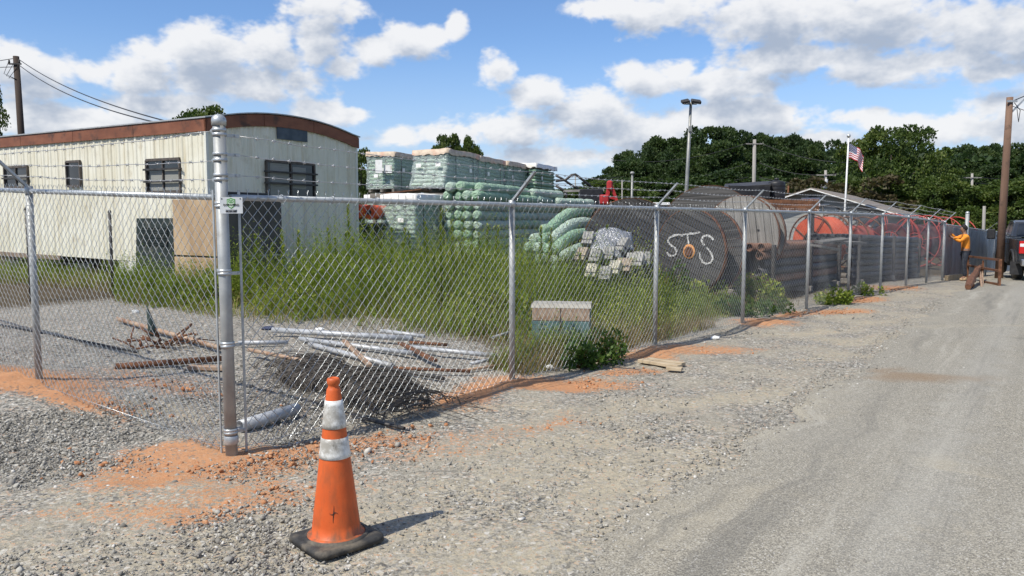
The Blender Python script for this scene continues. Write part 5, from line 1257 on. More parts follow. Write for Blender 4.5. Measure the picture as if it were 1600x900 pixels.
c1, h1 = tier(617, 25.5, 240, 300, 1.0, 1.9); set_pallet(wrapped_pallet(.98, 1.9, h1, 6, M_CAPT, .06), c1, 'leftmost wrapped pallet with torn white paper and a pinkish top')
pt = MB()
for (px, py, w_, h_) in ((592, 260, .26, .42), (606, 264, .3, .26)):
    q = P(px, py, 25.35); pt.box(q, (w_, .012, h_), Matrix.Rotation(math.atan2(-TA.y, -TA.x), 3, 'Z'))
o = pt.build('torn_paper', M_WHITE_P, None); tag(o, 'torn white paper sheets flapping on the leftmost wrapped pallet', 'paper')
# what carries the upper tier: lower wrapped pallets and dark racks
def lower(cc, seed, label, capm=M_CAPW, H=None):
    z0 = float(gz(cc.x, cc.y)); H = (cc.z - .06) - z0; t = wrapped_pallet(1.05, 2.1, H - .08, seed, capm); return set_pallet(t, Vector((cc.x, cc.y, z0)), label, group='wrapped pallets of the lower tier')
lower(c, 12, 'lower wrapped pallet under the bright flared one'); lower(c3, 13, 'lower wrapped pallet under the second of the upper row'); lower(c4, 14, 'lower wrapped pallet under the ragged tan topped one'); lower(c5, 15, 'lower wrapped pallet under the white lidded one'); lower(c1, 16, 'lower wrapped pallet under the pinkish topped one')
cw = P(648, 345, 19.8); z0 = float(gz(cw.x, cw.y)); set_pallet(wrapped_pallet(.9, 1.6, 1.9, 17, M_CAPW, .12), Vector((cw.x, cw.y, z0)), 'whitish wrapped pallet standing in the weeds left of the long roll stack', group=None)
# wooden rack with a sheet of roofing, at the foot of the upper pallets
def rack():
    a = P(585, 306, 21.0); b = P(705, 312, 20.6); t = thing('timber_rack', 'dark timber rack carrying scrap under the wrapped pallets', 'rack', on_ground(a.x, a.y))
    d = b - a; L = Vector((d.x, d.y, 0)).length; t.rotation_euler = (0, 0, math.atan2(d.y, d.x)); H = a.z - t.location.z
    for x in np.linspace(0, L, 4): MB().box((x, 0, H / 2), (.09, .09, H), bev=.006).build('rack_post', M_OLDWOOD, t)
    for z in (H, H * .6): MB().box((L / 2, -.06, z), (L + .2, .03, .12), bev=.005).build('rack_rail', M_OLDWOOD, t)
    MB().box((L * .3, .5, H + .10), (L * .62, 1.0, .03), Matrix.Rotation(R(-6), 3, 'Y')).build('roofing_sheet', M_RUST, t)
rack()
# orange fence rolls beside the mobile home
M_ORANGE = simple("orange_mesh_plastic", (.62, .075, .02), (.78, .13, .045), 26, .5, 0, .5, 60, dirt=(.28, .05, .02), dsc=12)
def orange_roll(px, py, Y, lab, r=.17, L=1.2):
    c = P(px, py, Y); t = thing('orange_roll', lab, 'roll of mesh', c, 0); t.rotation_euler = (SA + TA * .2).to_track_quat('Z', 'Y').to_euler()
    prof = []
    for i in range(33): z = -L / 2 + L * i / 32; prof.append((r * (1 + .055 * (i % 2)), z))
    MB().lathe(prof, 20).build('wound_mesh', M_ORANGE, t); MB().lathe([(r * .35, -L / 2 - .02), (r * .35, L / 2 + .02)], 12).build('roll_core', M_DKSTEEL, t)
orange_roll(570, 331, 19.2, 'bright orange roll of safety mesh beside the mobile home'); orange_roll(590, 332, 19.3, 'second orange roll of safety mesh, right of the first')
q = P(580, 372, 19.6); MB_ = MB().box((0, 0, 0), (1.05, 1.0, 1.15), Matrix.Rotation(math.atan2(TA.y, TA.x), 3, 'Z'), bev=.03); z0 = float(gz(q.x, q.y))
def bin_():
    t = thing('dark_crate', 'dark blue-black plastic crate under the orange rolls', 'crate', Vector((q.x, q.y, z0)), math.atan2(-TA.y, -TA.x)); m = simple("navy_plastic", (.012, .018, .03), (.03, .038, .055), 5, .5)
    MB().box((0, 0, .62), (1.1, 1.0, 1.1), bev=.03).build('crate_body', m, t); MB().box((0, 0, 1.20), (1.18, 1.08, .08), bev=.02).build('crate_rim', m, t)
    for x in (-.36, 0, .36): MB().box((x, -.515, .62), (.06, .03, 1.0), bev=.008).build('crate_rib', m, t)
    for x in (-.4, .4): MB().box((x, 0, .04), (.12, .9, .08)).build('crate_foot', m, t)
bin_()
for i, (px, py, lab) in enumerate(((609, 333, 'pale green roll end right of the orange rolls, left of three'), (621, 333, 'pale green roll end right of the orange rolls, middle of three'), (633, 332, 'pale green roll end right of the orange rolls, right of three'), (613, 345, 'lower pale green roll under the three roll ends, left'), (627, 345, 'lower pale green roll under the three roll ends, right'))):
    c = P(px, py, 20.9); place_roll(RM[i % 4], c + SA * 1.1, SA, lab, None, sc=.9)
def junk_boards():
    rd = random.Random(5)
    for i in range(9):
        px = rd.uniform(600, 745); Y = rd.uniform(17.6, 18.8); c = P(px, 385, Y); c = on_ground(c.x, c.y, .2 + .07 * (i % 4)); a = rd.uniform(-.6, .6)
        o = MB().box((0, 0, 0), (rd.uniform(.9, 1.7), .12, .04), Euler((rd.uniform(-.3, .3), rd.uniform(-.25, .25), a)).to_matrix(), bev=.004).build('old_board', M_RUST if i % 3 == 0 else M_OLDWOOD, None, c); tag(o, ('rust-brown' if i % 3 == 0 else 'grey') + ' old board behind the weeds, ' + ('below the orange rolls' if px < 640 else 'below the whitish pallet' if px < 690 else 'at the end of the long roll stack') + ', ' + ('low', 'second lowest', 'second highest', 'highest')[i % 4], 'board', 'old boards behind the weeds')
junk_boards()

# ================================================================== WOODEN CABLE REELS
def wood(name, a, b, d, seed=0):
    t = MT(name); r = t.rnd(); n = t.noise(3, 6, .65, stretch=(.25, 5, 5)); n2 = t.noise(14, 5, .7, stretch=(.06, 2.5, 2.5)); n3 = t.noise(1.6, 5, .6)
    c = t.mix(t.ramp(n, .3, .7), a, b); c = t.mix(t.math('MULTIPLY', t.ramp(n2, .5, .72), .7), c, d); c = t.mix(t.math('MULTIPLY', r, .35), c, a); c = t.mix(t.math('MULTIPLY', t.ramp(n3, .55, .75), .4), c, d)
    t.col(c); t.rough(.9); t.spec(.15); t.bump(t.math('ADD', n2, n), .7, .02); return t.m
W_DARK = wood("dark_reel_wood", (.050, .047, .045), (.105, .10, .096), (.022, .021, .02)); W_MID = wood("grey_reel_wood", (.12, .115, .108), (.22, .21, .195), (.05, .046, .042)); W_LIGHT = wood("pale_reel_wood", (.20, .19, .17), (.34, .32, .29), (.09, .083, .072))
def flange(parent, r, th, y, ang, pw, mat, rim, seed, hub=.09):
    """a disc of planks in the x-z plane, centred on the axle; planks are its own pieces"""
    rd = random.Random(seed); f = MB(); rot = Matrix.Rotation(R(90), 3, 'X')
    f.lathe([(r + .002, -th * .45), (r + .014, -th * .45), (r + .014, th * .45), (r + .002, th * .45), (r + .002, -th * .45)], 56, (0, y, 0), rot, True, caps=False); fl = f.build('flange', rim, parent)
    s = -r
    while s < r - .01:
        w = min(pw * rd.uniform(.85, 1.12), r - s); a0, a1 = s + .006, s + w - .006; s += w
        pts = []
        for i in range(6): v = a0 + (a1 - a0) * i / 5; pts.append((math.sqrt(max(r * r - v * v, 1e-4)), v))
        poly = pts + [(-x, v) for x, v in reversed(pts)]
        m = MB(); m.prism(poly, th * rd.uniform(.88, 1.0), (0, 0, 0), (1, 0, 0), (0, 1, 0)); o = m.build('plank', mat, fl)
        M = Matrix.Rotation(R(90), 4, 'X') @ Matrix.Rotation(ang, 4, 'Z'); o.matrix_local = Matrix.Translation((0, y + rd.uniform(-.006, .006), 0)) @ M
    return fl
def reel(px, py_c, Y, r, az, width, mat, ang, label, rim=M_RUST, drum=.55, seed=0, pw=.16, on=None):
    c = P(px, py_c, Y); z = float(gz(c.x, c.y)); c.z = max(c.z, z + r * .97) if on is None else c.z
    d = Vector((math.sin(az), math.cos(az), 0)); t = thing('cable_reel', label, 'cable reel', c, math.atan2(-d.x, d.y))    # local +y runs along the axle, away from us
    flange(t, r, .09, 0, ang, pw, mat, rim, seed); flange(t, r, .09, width, ang + .5, pw, mat, rim, seed + 5)
    dm = MB(); rot = Matrix.Rotation(R(90), 3, 'X'); dm.lathe([(r * drum, -.05), (r * drum, -width + .05)], 36, rot=rot); dm.build('drum', W_DARK, t)
    for k in range(24):
        a = 2 * math.pi * k / 24; m = MB(); m.box((math.cos(a) * (r * drum + .012), width / 2, math.sin(a) * (r * drum + .012)), (.03, width - .1, 2 * math.pi * r * drum / 24 * .94), Matrix.Rotation(-a, 3, 'Y')); m.build('drum_stave', mat, t)
    h = MB(); h.lathe([(.055, .052), (.10, .052), (.10, .060), (.055, .060), (.055, .052)], 20, rot=rot, caps=False); h.lathe([(.054, .040), (.054, .056)], 16, rot=rot); h.build('hub_plate', M_RUST, t)
    for k in range(6):
        a = k * math.pi / 3 + .3; MB().lathe([(.022, .045), (.022, .060), (.010, .066)], 8, (math.cos(a) * r * .5, 0, math.sin(a) * r * .5), rot).build('bolt', M_DKSTEEL, t)
    return t
W_DOME = wood("dim_reel_wood", (.075, .072, .068), (.15, .144, .135), (.03, .028, .026))
AZR = R(51)
r1 = reel(1079, 393, 14.6, .80, AZR, .55, W_DARK, R(-22), 'dark wooden cable reel with white letters STS painted round its hub', seed=1)
r2 = reel(986, 400, 15.6, 1.0, R(2), .6, W_DARK, R(-28), 'dark wooden cable reel standing behind the heap of stake bundles', seed=2)
r3 = reel(1108, 372, 18.6, 1.20, R(12), .9, W_DOME, R(2), 'huge grey cable reel with level planks and a rusty rim, rising above the others', seed=3, pw=.22)
r4 = reel(1158, 368, 16.4, .84, R(42), .30, W_LIGHT, R(98), 'pale grey cable reel with upright planks, rightmost of the reels', seed=4)
def letters():
    t = r1; inv = (Matrix.Translation(t.location) @ Matrix.Rotation(t.rotation_euler.z, 4, 'Z')).inverted(); nrm = Vector((-math.sin(AZR), -math.cos(AZR), 0)); o = t.location + nrm * .047
    wp = MT("brushed_white_paint"); n = wp.noise(45, 4, .7); wp.col(wp.mix(wp.ramp(n, .44, .60), (.66, .65, .62), (.16, .155, .15))); wp.rough(.8)
    def S(L): return [(1020 + x / 4.42, 270 + y / 4.42) for x, y in L]
    L = [('painted_letter', [S([(208, 434), (180, 426), (150, 432), (115, 448), (103, 470), (118, 495), (148, 514), (165, 538), (160, 562), (138, 577), (112, 570), (98, 548)])]),
         ('painted_letter', [S([(188, 432), (235, 422), (290, 418), (328, 410)]), S([(238, 424), (243, 455), (248, 492)])]),
         ('painted_letter', [S([(420, 464), (405, 446), (380, 432), (350, 436), (336, 460), (348, 492), (378, 522), (404, 555), (416, 590), (402, 620), (372, 630), (345, 618), (328, 588), (322, 548)])])]
    for nm, strokes in L:
        m = MB()
        for s in strokes:
            pts = [inv @ plane_hit(x, y, o, nrm) for x, y in s]; fine = []
            for i in range(len(pts) - 1):
                for q in range(4): fine.append(pts[i].lerp(pts[i + 1], q / 4))
            fine.append(pts[-1]); rd = random.Random(len(s)); nn = Vector((0, -1, 0)); V = []; F = []
            for i, p in enumerate(fine):
                d = (fine[min(i + 1, len(fine) - 1)] - fine[max(i - 1, 0)]); d.y = 0; d.normalize(); sd = d.cross(nn); w = .019 * rd.uniform(.6, 1.35)
                V += [p - sd * w - nn * .004, p + sd * w - nn * .004, p + sd * w + nn * .004, p - sd * w + nn * .004]
            for i in range(len(fine) - 1):
                for q in range(4): F.append((4 * i + q, 4 * i + (q + 1) % 4, 4 * i + 4 + (q + 1) % 4, 4 * i + 4 + q))
            m.add(V, F)
        m.build(nm, wp.m, t)
    op = simple("rust_orange_paint", (.50, .20, .06), (.62, .33, .13), 22, .8); rot = Matrix.Rotation(R(90), 3, 'X')
    MB().lathe([(.045, .046), (.145, .046), (.14, .053), (.05, .053)], 14, (0, 0, 0), rot, True, caps=False).build('painted_ring', op, t)
letters()

# ------------------------------------------------------------------ bundles of wooden stakes thrown on a black crate heap
def stake_bundles():
    mats = [paint_var("stake_wood_grey", (.22, .215, .20), (.34, .33, .305), .85, sc=20), paint_var("stake_wood_cream", (.40, .37, .29), (.52, .49, .40), .85, sc=20), paint_var("stake_wood_tan", (.26, .21, .16), (.36, .30, .23), .85, sc=20)]
    B = [(910, 399, 13.0, 2, .1, 'tan stake bundle at the left edge of the heap'), (931, 401, 12.9, 0, .35, 'grey stake bundle in the middle row, second from the left'), (951, 398, 13.0, 0, .5, 'grey stake bundle in the middle row behind the cream one'), (974, 384, 13.1, 0, -.5, 'dark grey stake bundle tilted at the upper right of the heap'),
         (925, 425, 12.6, 1, .3, 'bright cream stake bundle lowest on the left'), (946, 429, 12.5, 0, .45, 'grey stake bundle lowest in the middle'), (961, 420, 12.6, 1, .25, 'cream stake bundle just right of the lowest grey one'), (992, 408, 12.7, 0, .4, 'wide pale grey stake bundle at the right of the heap'), (1003, 406, 12.9, 0, .6, 'grey stake bundle behind the wide pale one'), (976, 416, 12.7, 2, .1, 'small tan stake bundle between the cream and the wide pale ones'),
         (919, 374, 13.3, 0, .5, 'grey stake bundle at the upper left under the silver wrapping')]
    for i, (px, py, Y, mi, a, lab) in enumerate(B):
        c = P(px, py, Y); t = thing('stake_bundle', lab, 'stake bundle', c, 0); t.rotation_euler = (R(52), 0, R(-38) + a * .6); n = 6 if 'wide' in lab else 4
        for k in range(n):
            MB().box(((k - (n - 1) / 2) * .047, 0, 0), (.042, .26, .13), bev=.004).build('stake', mats[mi], t)
        MB().box((0, -.05, 0), (n * .047 + .006, .02, .138)).build('strap', M_BLACK, t)
    # silvery crumpled wrapping on top
    sm = MT("silver_film"); sm.col(sm.mix(sm.noise(14, 4), (.16, .165, .17), (.46, .47, .48))); sm.rough(.25); sm.metal(.4); sm.bump(sm.noise(20, 5, .7), 1, .03)
    for (px, py, Y, sx, sy, lab) in ((958, 361, 13.4, .34, .16, 'upper crumpled silvery plastic sheet on the stake heap'), (946, 376, 13.2, .26, .20, 'lower crumpled silvery plastic sheet draped over the stake heap')):
        c = P(px, py, Y); n = 14; V = []; F = []
        for j in range(n):
            for i in range(n):
                u, v = i / (n - 1) * 2 - 1, j / (n - 1) * 2 - 1; z = .10 * (vnoise(np.array([u * 3 + px]), np.array([v * 3.]), 2)[0] - .5) - .10 * (u * u + v * v); V.append((u * sx, v * sy * 1.3, z - v * -.12))
        F = [(j * n + i, j * n + i + 1, (j + 1) * n + i + 1, (j + 1) * n + i) for j in range(n - 1) for i in range(n - 1)]
        m = MB(); m.add(V, F, True); o = m.build('silver_sheet', sm.m, None, c); so = o.modifiers.new('thick', 'SOLIDIFY'); so.thickness = .006; tag(o, lab, 'plastic sheet')
    # the black crates that carry them
    for (px, py, Y, s, lab) in ((985, 436, 13.0, .52, 'black plastic crate in the shade at the right foot of the stake heap'), (945, 440, 13.3, .5, 'black plastic crate under the middle of the stake heap'), (915, 425, 13.7, .46, 'black plastic crate under the left of the stake heap'), (955, 405, 13.6, .5, 'black plastic crate at the top of the stake heap')):
        c = P(px, py, Y); t = thing('black_crate', lab, 'crate', c, R(35))
        MB().box((0, 0, 0), (s * 1.2, s, s * .9), bev=.02).build('crate_body', M_BLACK, t); MB().box((0, 0, s * .46), (s * 1.28, s * 1.08, .05), bev=.01).build('crate_rim', M_BLACK, t)
        for x in (-.35, 0, .35): MB().box((x * s, -s * .51, 0), (.04, .03, s * .8)).build('crate_rib', M_BLACK, t)
stake_bundles()
# ================================================================== LONG PIPES STACKED ALONG THE FENCE
def pipe_stacks():
    rustp = paint_var("rusty_stack_pipe", (.15, .075, .045), (.24, .13, .085), .8, sc=3, dirt=(.08, .045, .03), bump=.2); dark = paint_var("dark_stack_pipe", (.030, .033, .038), (.055, .06, .068), .5, sc=3, dirt=(.09, .085, .08))
    def stack(q0, q1, s0, r, rows, cols, top_rust, label, group):
        L = q1 - q0; m = MB(); rot = Matrix.Rotation(R(90), 3, 'Y'); m.lathe([(r * .86, -L / 2 + .06), (r * .86, -L / 2), (r, -L / 2), (r, L / 2), (r * .86, L / 2), (r * .86, L / 2 - .06)], 12, rot=rot); me = m.mesh('long_pipe', dark); me2 = me.copy(); me2.materials.clear(); me2.materials.append(rustp); rd = random.Random(int(q0 * 10))
        zs = min(float(gz(*along(q, s0)[:2])) for q in (q0, (q0 + q1) / 2, q1)) + .14
        ga = along(q0, s0); gb = along(q1, s0); slope = math.atan2(ga.z - gb.z, L)
        for j in range(rows):
            for i in range(cols):
                if i > 0 and j < rows - 1: continue
                s = s0 + r + i * 2 * r * 1.01 + (j % 2) * r * .12; c = along((q0 + q1) / 2 + rd.uniform(-.12, .12), s); c.z = (ga.z + gb.z) / 2 + .14 + r + j * 2 * r * .99
                rust = top_rust(j); o = link(bpy.data.objects.new('long_pipe', me2 if rust else me)); o.location = c; o.rotation_euler = (0, slope, math.atan2(FD.y, FD.x)); tag(o, ('rust-brown' if rust else 'dark grey') + ' pipe, ' + ('lowest', 'second up', 'third up', 'fourth up', 'fifth up', 'sixth up', 'seventh up')[j] + ((' and ' + ('nearest the fence', 'second from the fence', 'third from the fence', 'fourth from the fence', 'fifth from the fence', 'sixth from the fence', 'farthest from the fence')[i]) if j == rows - 1 else '') + ' of ' + ('the pipe stack by the reels' if q0 < 15 else 'the farther pipe stack'), 'pipe', group)
        for q in (q0 + .5, (q0 + q1) / 2, q1 - .5):
            c = along(q, s0 + cols * r); tag(MB().box((0, 0, .06), (.12, cols * 2 * r + .3, .12), Matrix.Rotation(math.atan2(FD.y, FD.x), 3, 'Z'), bev=.006).build('timber_bearer', M_OLDWOOD, None, c), ('left-hand', 'middle', 'far')[[q0 + .5, (q0 + q1) / 2, q1 - .5].index(q)] + ' timber bearer under the ' + group, 'bearer', 'bearers under the ' + group)
        for q in (q0 + .35, q0 + L * .52, q1 - .3):
            c = along(q, s0 - .07); tag(MB().box((0, 0, rows * r), (.10, .07, rows * 2 * r + .2), Matrix.Rotation(math.atan2(FD.y, FD.x), 3, 'Z'), bev=.006).build('timber_stake', W_DARK, None, c), ('near', 'middle', 'far')[[q0 + .35, q0 + L * .52, q1 - .3].index(q)] + ' upright timber stake of the ' + group, 'stake', 'stakes of the ' + group)
    stack(12.4, 17.4, 1.1, .085, 6, 6, lambda j: j in (5, 4, 1), 'pipe in the long stack nearest the pale cable reel', 'pipe stack beside the reels')
    stack(17.9, 25.4, .95, .085, 7, 7, lambda j: False, 'pipe in the farther stack before the orange conduit', 'pipe stack farther along')
    rd = random.Random(2)
    for i, (px, py, Y, L) in enumerate(((1300, 376, 16.4, .9), (1318, 379, 16.8, .7), (1338, 379, 17.4, .7), (1290, 387, 15.4, 1.3))):
        c = P(px, py, Y); tag(MB().box((0, 0, 0), (L, .22, .05), Euler((R(6), R(-4 + 3 * i), .55 + .12 * i)).to_matrix(), bev=.004).build('loose_plank', W_MID, None, c), ['pale short plank lying on the pipe stack, nearest the reels', 'weathered plank lying on the pipe stack right of the palest', 'wider plank lying at the seam of both pipe stacks', 'long low plank lying across the rusty pipes'][i], 'plank')
pipe_stacks()

# ================================================================== ORANGE CONDUIT ON STEEL REELS
M_COND = simple("orange_conduit", (.46, .070, .025), (.58, .115, .05), 4, .55, 0, dirt=(.26, .05, .02), dsc=1.5)
M_CONDM = simple("dull_red_conduit", (.22, .035, .02), (.32, .055, .03), 4, .5, 0, dirt=(.15, .04, .03), dsc=2)
M_CONDR = simple("dark_red_conduit", (.06, .014, .011), (.11, .022, .016), 4, .45, 0, dirt=(.10, .03, .022), dsc=2)
M_REDRIM = simple('red_rim', (.34, .04, .03), (.46, .07, .05), 6, .6, 0, dirt=(.16, .05, .03), dsc=4)
def conduit_reel(px, Y, ytop, az, width, label, mat, coil=True, r=None, rim=M_RUST, base_lift=.05):
    x = (px - 800) / FPX * Y; g0 = on_ground(x, Y); top = P(px, ytop, Y).z; R_ = r or (top - g0.z - base_lift) / 2
    c = Vector((x, Y, top - R_)); t = thing('conduit_reel', label, 'conduit reel', c, 0, None); d = Vector((math.sin(az), math.cos(az), 0)); t.rotation_euler = (0, 0, math.atan2(-d.x, d.y))
    rot = Matrix.Rotation(R(90), 3, 'X')
    for y in (0, width):
        m = MB(); n = 40; m.tube([(R_ * math.cos(a), y, R_ * math.sin(a)) for a in np.linspace(0, 2 * math.pi, n + 1)], .028, 6, caps=False); m.tube([(R_ * .33 * math.cos(a), y, R_ * .33 * math.sin(a)) for a in np.linspace(0, 2 * math.pi, 21)], .022, 6, caps=False)
        w = m.build('reel_rim', rim, t)
        for k in range(8):
            a = k * math.pi / 4 + .2; s = MB(); s.tube([(.06 * math.cos(a), y, .06 * math.sin(a)), (R_ * math.cos(a), y, R_ * math.sin(a))], .018, 6); s.build('spoke', rim, w)
    m = MB(); m.lathe([(.07, .06), (.07, -width - .06)], 16, rot=rot); m.build('axle_tube', M_DKSTEEL, t)
    for k in range(8):
        a = k * math.pi / 4; m = MB(); m.tube([(R_ * .33 * math.cos(a), 0, R_ * .33 * math.sin(a)), (R_ * .33 * math.cos(a), width, R_ * .33 * math.sin(a))], .016, 6); m.build('cross_bar', rim, t)
    if coil:
        nb = 9; pr = []; w2 = (width - .1) / nb; Rc = R_ * (.92 if mat is M_COND else .66)
        for k in range(nb):
            y0 = .05 + k * w2
            for q in range(7):
                a = math.pi * q / 6; pr.append((Rc - w2 / 2 + w2 * .5 * math.sin(a) * 1.0, -(y0 + w2 / 2 - w2 / 2 * math.cos(a))))
        pr = [(R_ * .4, pr[0][1])] + pr + [(R_ * .4, pr[-1][1])]
        MB().lathe(pr, 48, rot=rot, caps=False).build('conduit_coil', mat, t)
    return t
conduit_reel(1266, 26.5, 335, R(62), 1.0, 'steel reel of bright orange conduit, first beyond the wooden reels', M_COND)
conduit_reel(1322, 29.5, 339, R(58), 1.0, 'steel reel of dull orange-red conduit, second beyond the wooden reels', M_CONDM)
conduit_reel(1388, 31, 334, R(30), 1.0, 'rusty spoked reel of dark red conduit facing the road', M_CONDR, rim=M_REDRIM)
conduit_reel(1428, 34, 337, R(58), 1.0, 'red-rimmed steel reel of dark conduit behind the last line posts', M_CONDR, rim=M_REDRIM)
conduit_reel(1470, 39, 339, R(62), 1.1, 'red-rimmed steel reel of conduit right behind the gate', M_CONDR, rim=M_REDRIM)
conduit_reel(1290, 31.5, 321, R(20), .5, 'empty dark steel reel showing bare arcs above the orange conduit', M_COND, False, .9, M_DKSTEEL)
conduit_reel(1342, 32.0, 325, R(15), .5, 'second empty dark steel reel standing left of the flagpole foot', M_COND, False, .9, M_DKSTEEL)

# ================================================================== THE GATE AND THE FENCE BEYOND IT
M_SLAT = paint_var("privacy_slat", (.16, .145, .155), (.30, .275, .28), .55, sc=2, dirt=(.20, .12, .13)); M_SLAT2 = paint_var("blue_grey_slat", (.24, .28, .31), (.36, .41, .44), .5, sc=2)
def slat_panel(name, label, cat, q0, q1, s0, s1, mat, z0=.12, H=1.74, n=14):
    a = along(q0, s0); b = along(q1, s1); d = Vector((b.x - a.x, b.y - a.y, 0)); L = d.length; t = thing(name, label, cat, a, math.atan2(d.y, d.x)); dz = b.z - a.z
    f = MB(); f.tube([(0, 0, z0), (0, 0, H)], .022, 10); f.tube([(L, 0, z0 + dz), (L, 0, H + dz)], .022, 10); f.tube([(0, 0, H), (L, 0, H + dz)], .0215, 10); f.tube([(0, 0, z0), (L, 0, z0 + dz)], .0215, 10); f.build('gate_frame' if cat == 'gate' else 'panel_frame', M_GALV, t)
    rd = random.Random(n)
    for i in range(n):
        x = (i + .5) * L / n; z = dz * x / L; w = L / n * rd.uniform(.78, .93); MB().box((x, rd.uniform(-.008, .008), z + (z0 + H) / 2), (w, .012, H - z0 - .05 - rd.uniform(0, .05)), Matrix.Rotation(rd.uniform(-.02, .02), 3, 'Y')).build('slat', mat, t)
    me = zigzag_mesh('chain_link_mesh', L, z0, H - .01, lambda x: np.interp(x, [0, L], [0, dz]), nside=3, r=.0022, seed=n, barbs=False); o = obj('chain_link_mesh', me, M_WIRE, t); o.location = (0, -.03, 0); o['kind'] = 'stuff'
    return t
QG = solve_q(1499)
print('gate', QEND, QG)
slat_panel('slatted_gate', 'closed chain-link gate with purple-grey upright slats where the worker stands', 'gate', QEND + .12, QG + .6, .0, -.05, M_SLAT, n=16)
QP2 = QG + .9
gp = along(QP2, 0); t = thing('gate_post', 'thick tall grey gate post just right of the worker', 'gate post', gp); MB().tube([(0, 0, -.05), (0, 0, 2.25)], .06, 16).build('post_pipe', M_GALV_POST, t); MB().lathe([(.065, 2.23), (.066, 2.26), (.03, 2.30), (0, 2.305)], 16).build('post_cap', M_GALV, t)
for z in (.5, 1.5): MB().lathe([(.061, z - .02), (.066, z - .02), (.066, z + .02), (.061, z + .02)], 16, caps=False).build('hinge_band', M_GALV, t)
slat_panel('slatted_fence', 'blue-grey slatted fence continuing beyond the tall gate post', 'fence', QP2 + .15, QP2 + 4.4, 0, 0, M_SLAT2, n=15)
slat_panel('slatted_fence', 'paler slatted fence length far behind the leaning frame and the truck', 'fence', QP2 + 4.6, QP2 + 11, 0, -.4, M_SLAT2, n=15)
gq = along(QP2 + 4.5, 0); t = thing('fence_post', 'thin post with a slanting barb arm beyond the worker, before the white truck', 'post', gq); MB().tube([(0, 0, -.05), (0, 0, 1.8)], .035, 12).build('post_pipe', M_GALV_POST, t); MB().beam((0, 0, 1.78), (.25, -.2, 2.08), .04, .006).build('barb_arm', M_GALV, t)
# sill timbers under the gate
for k, (s, lab) in enumerate(((-.10, 'pale timber sill lying along the foot of the gate'),)):
    a = along(QEND + .1, s, .08); b = along(QG, s, .08); c = (a + b) / 2; m = MB(); m.beam(a - c, b - c, .10, .16, bev=.006); tag(m.build('timber_sill', M_TIMBER, None, c), lab, 'timber')

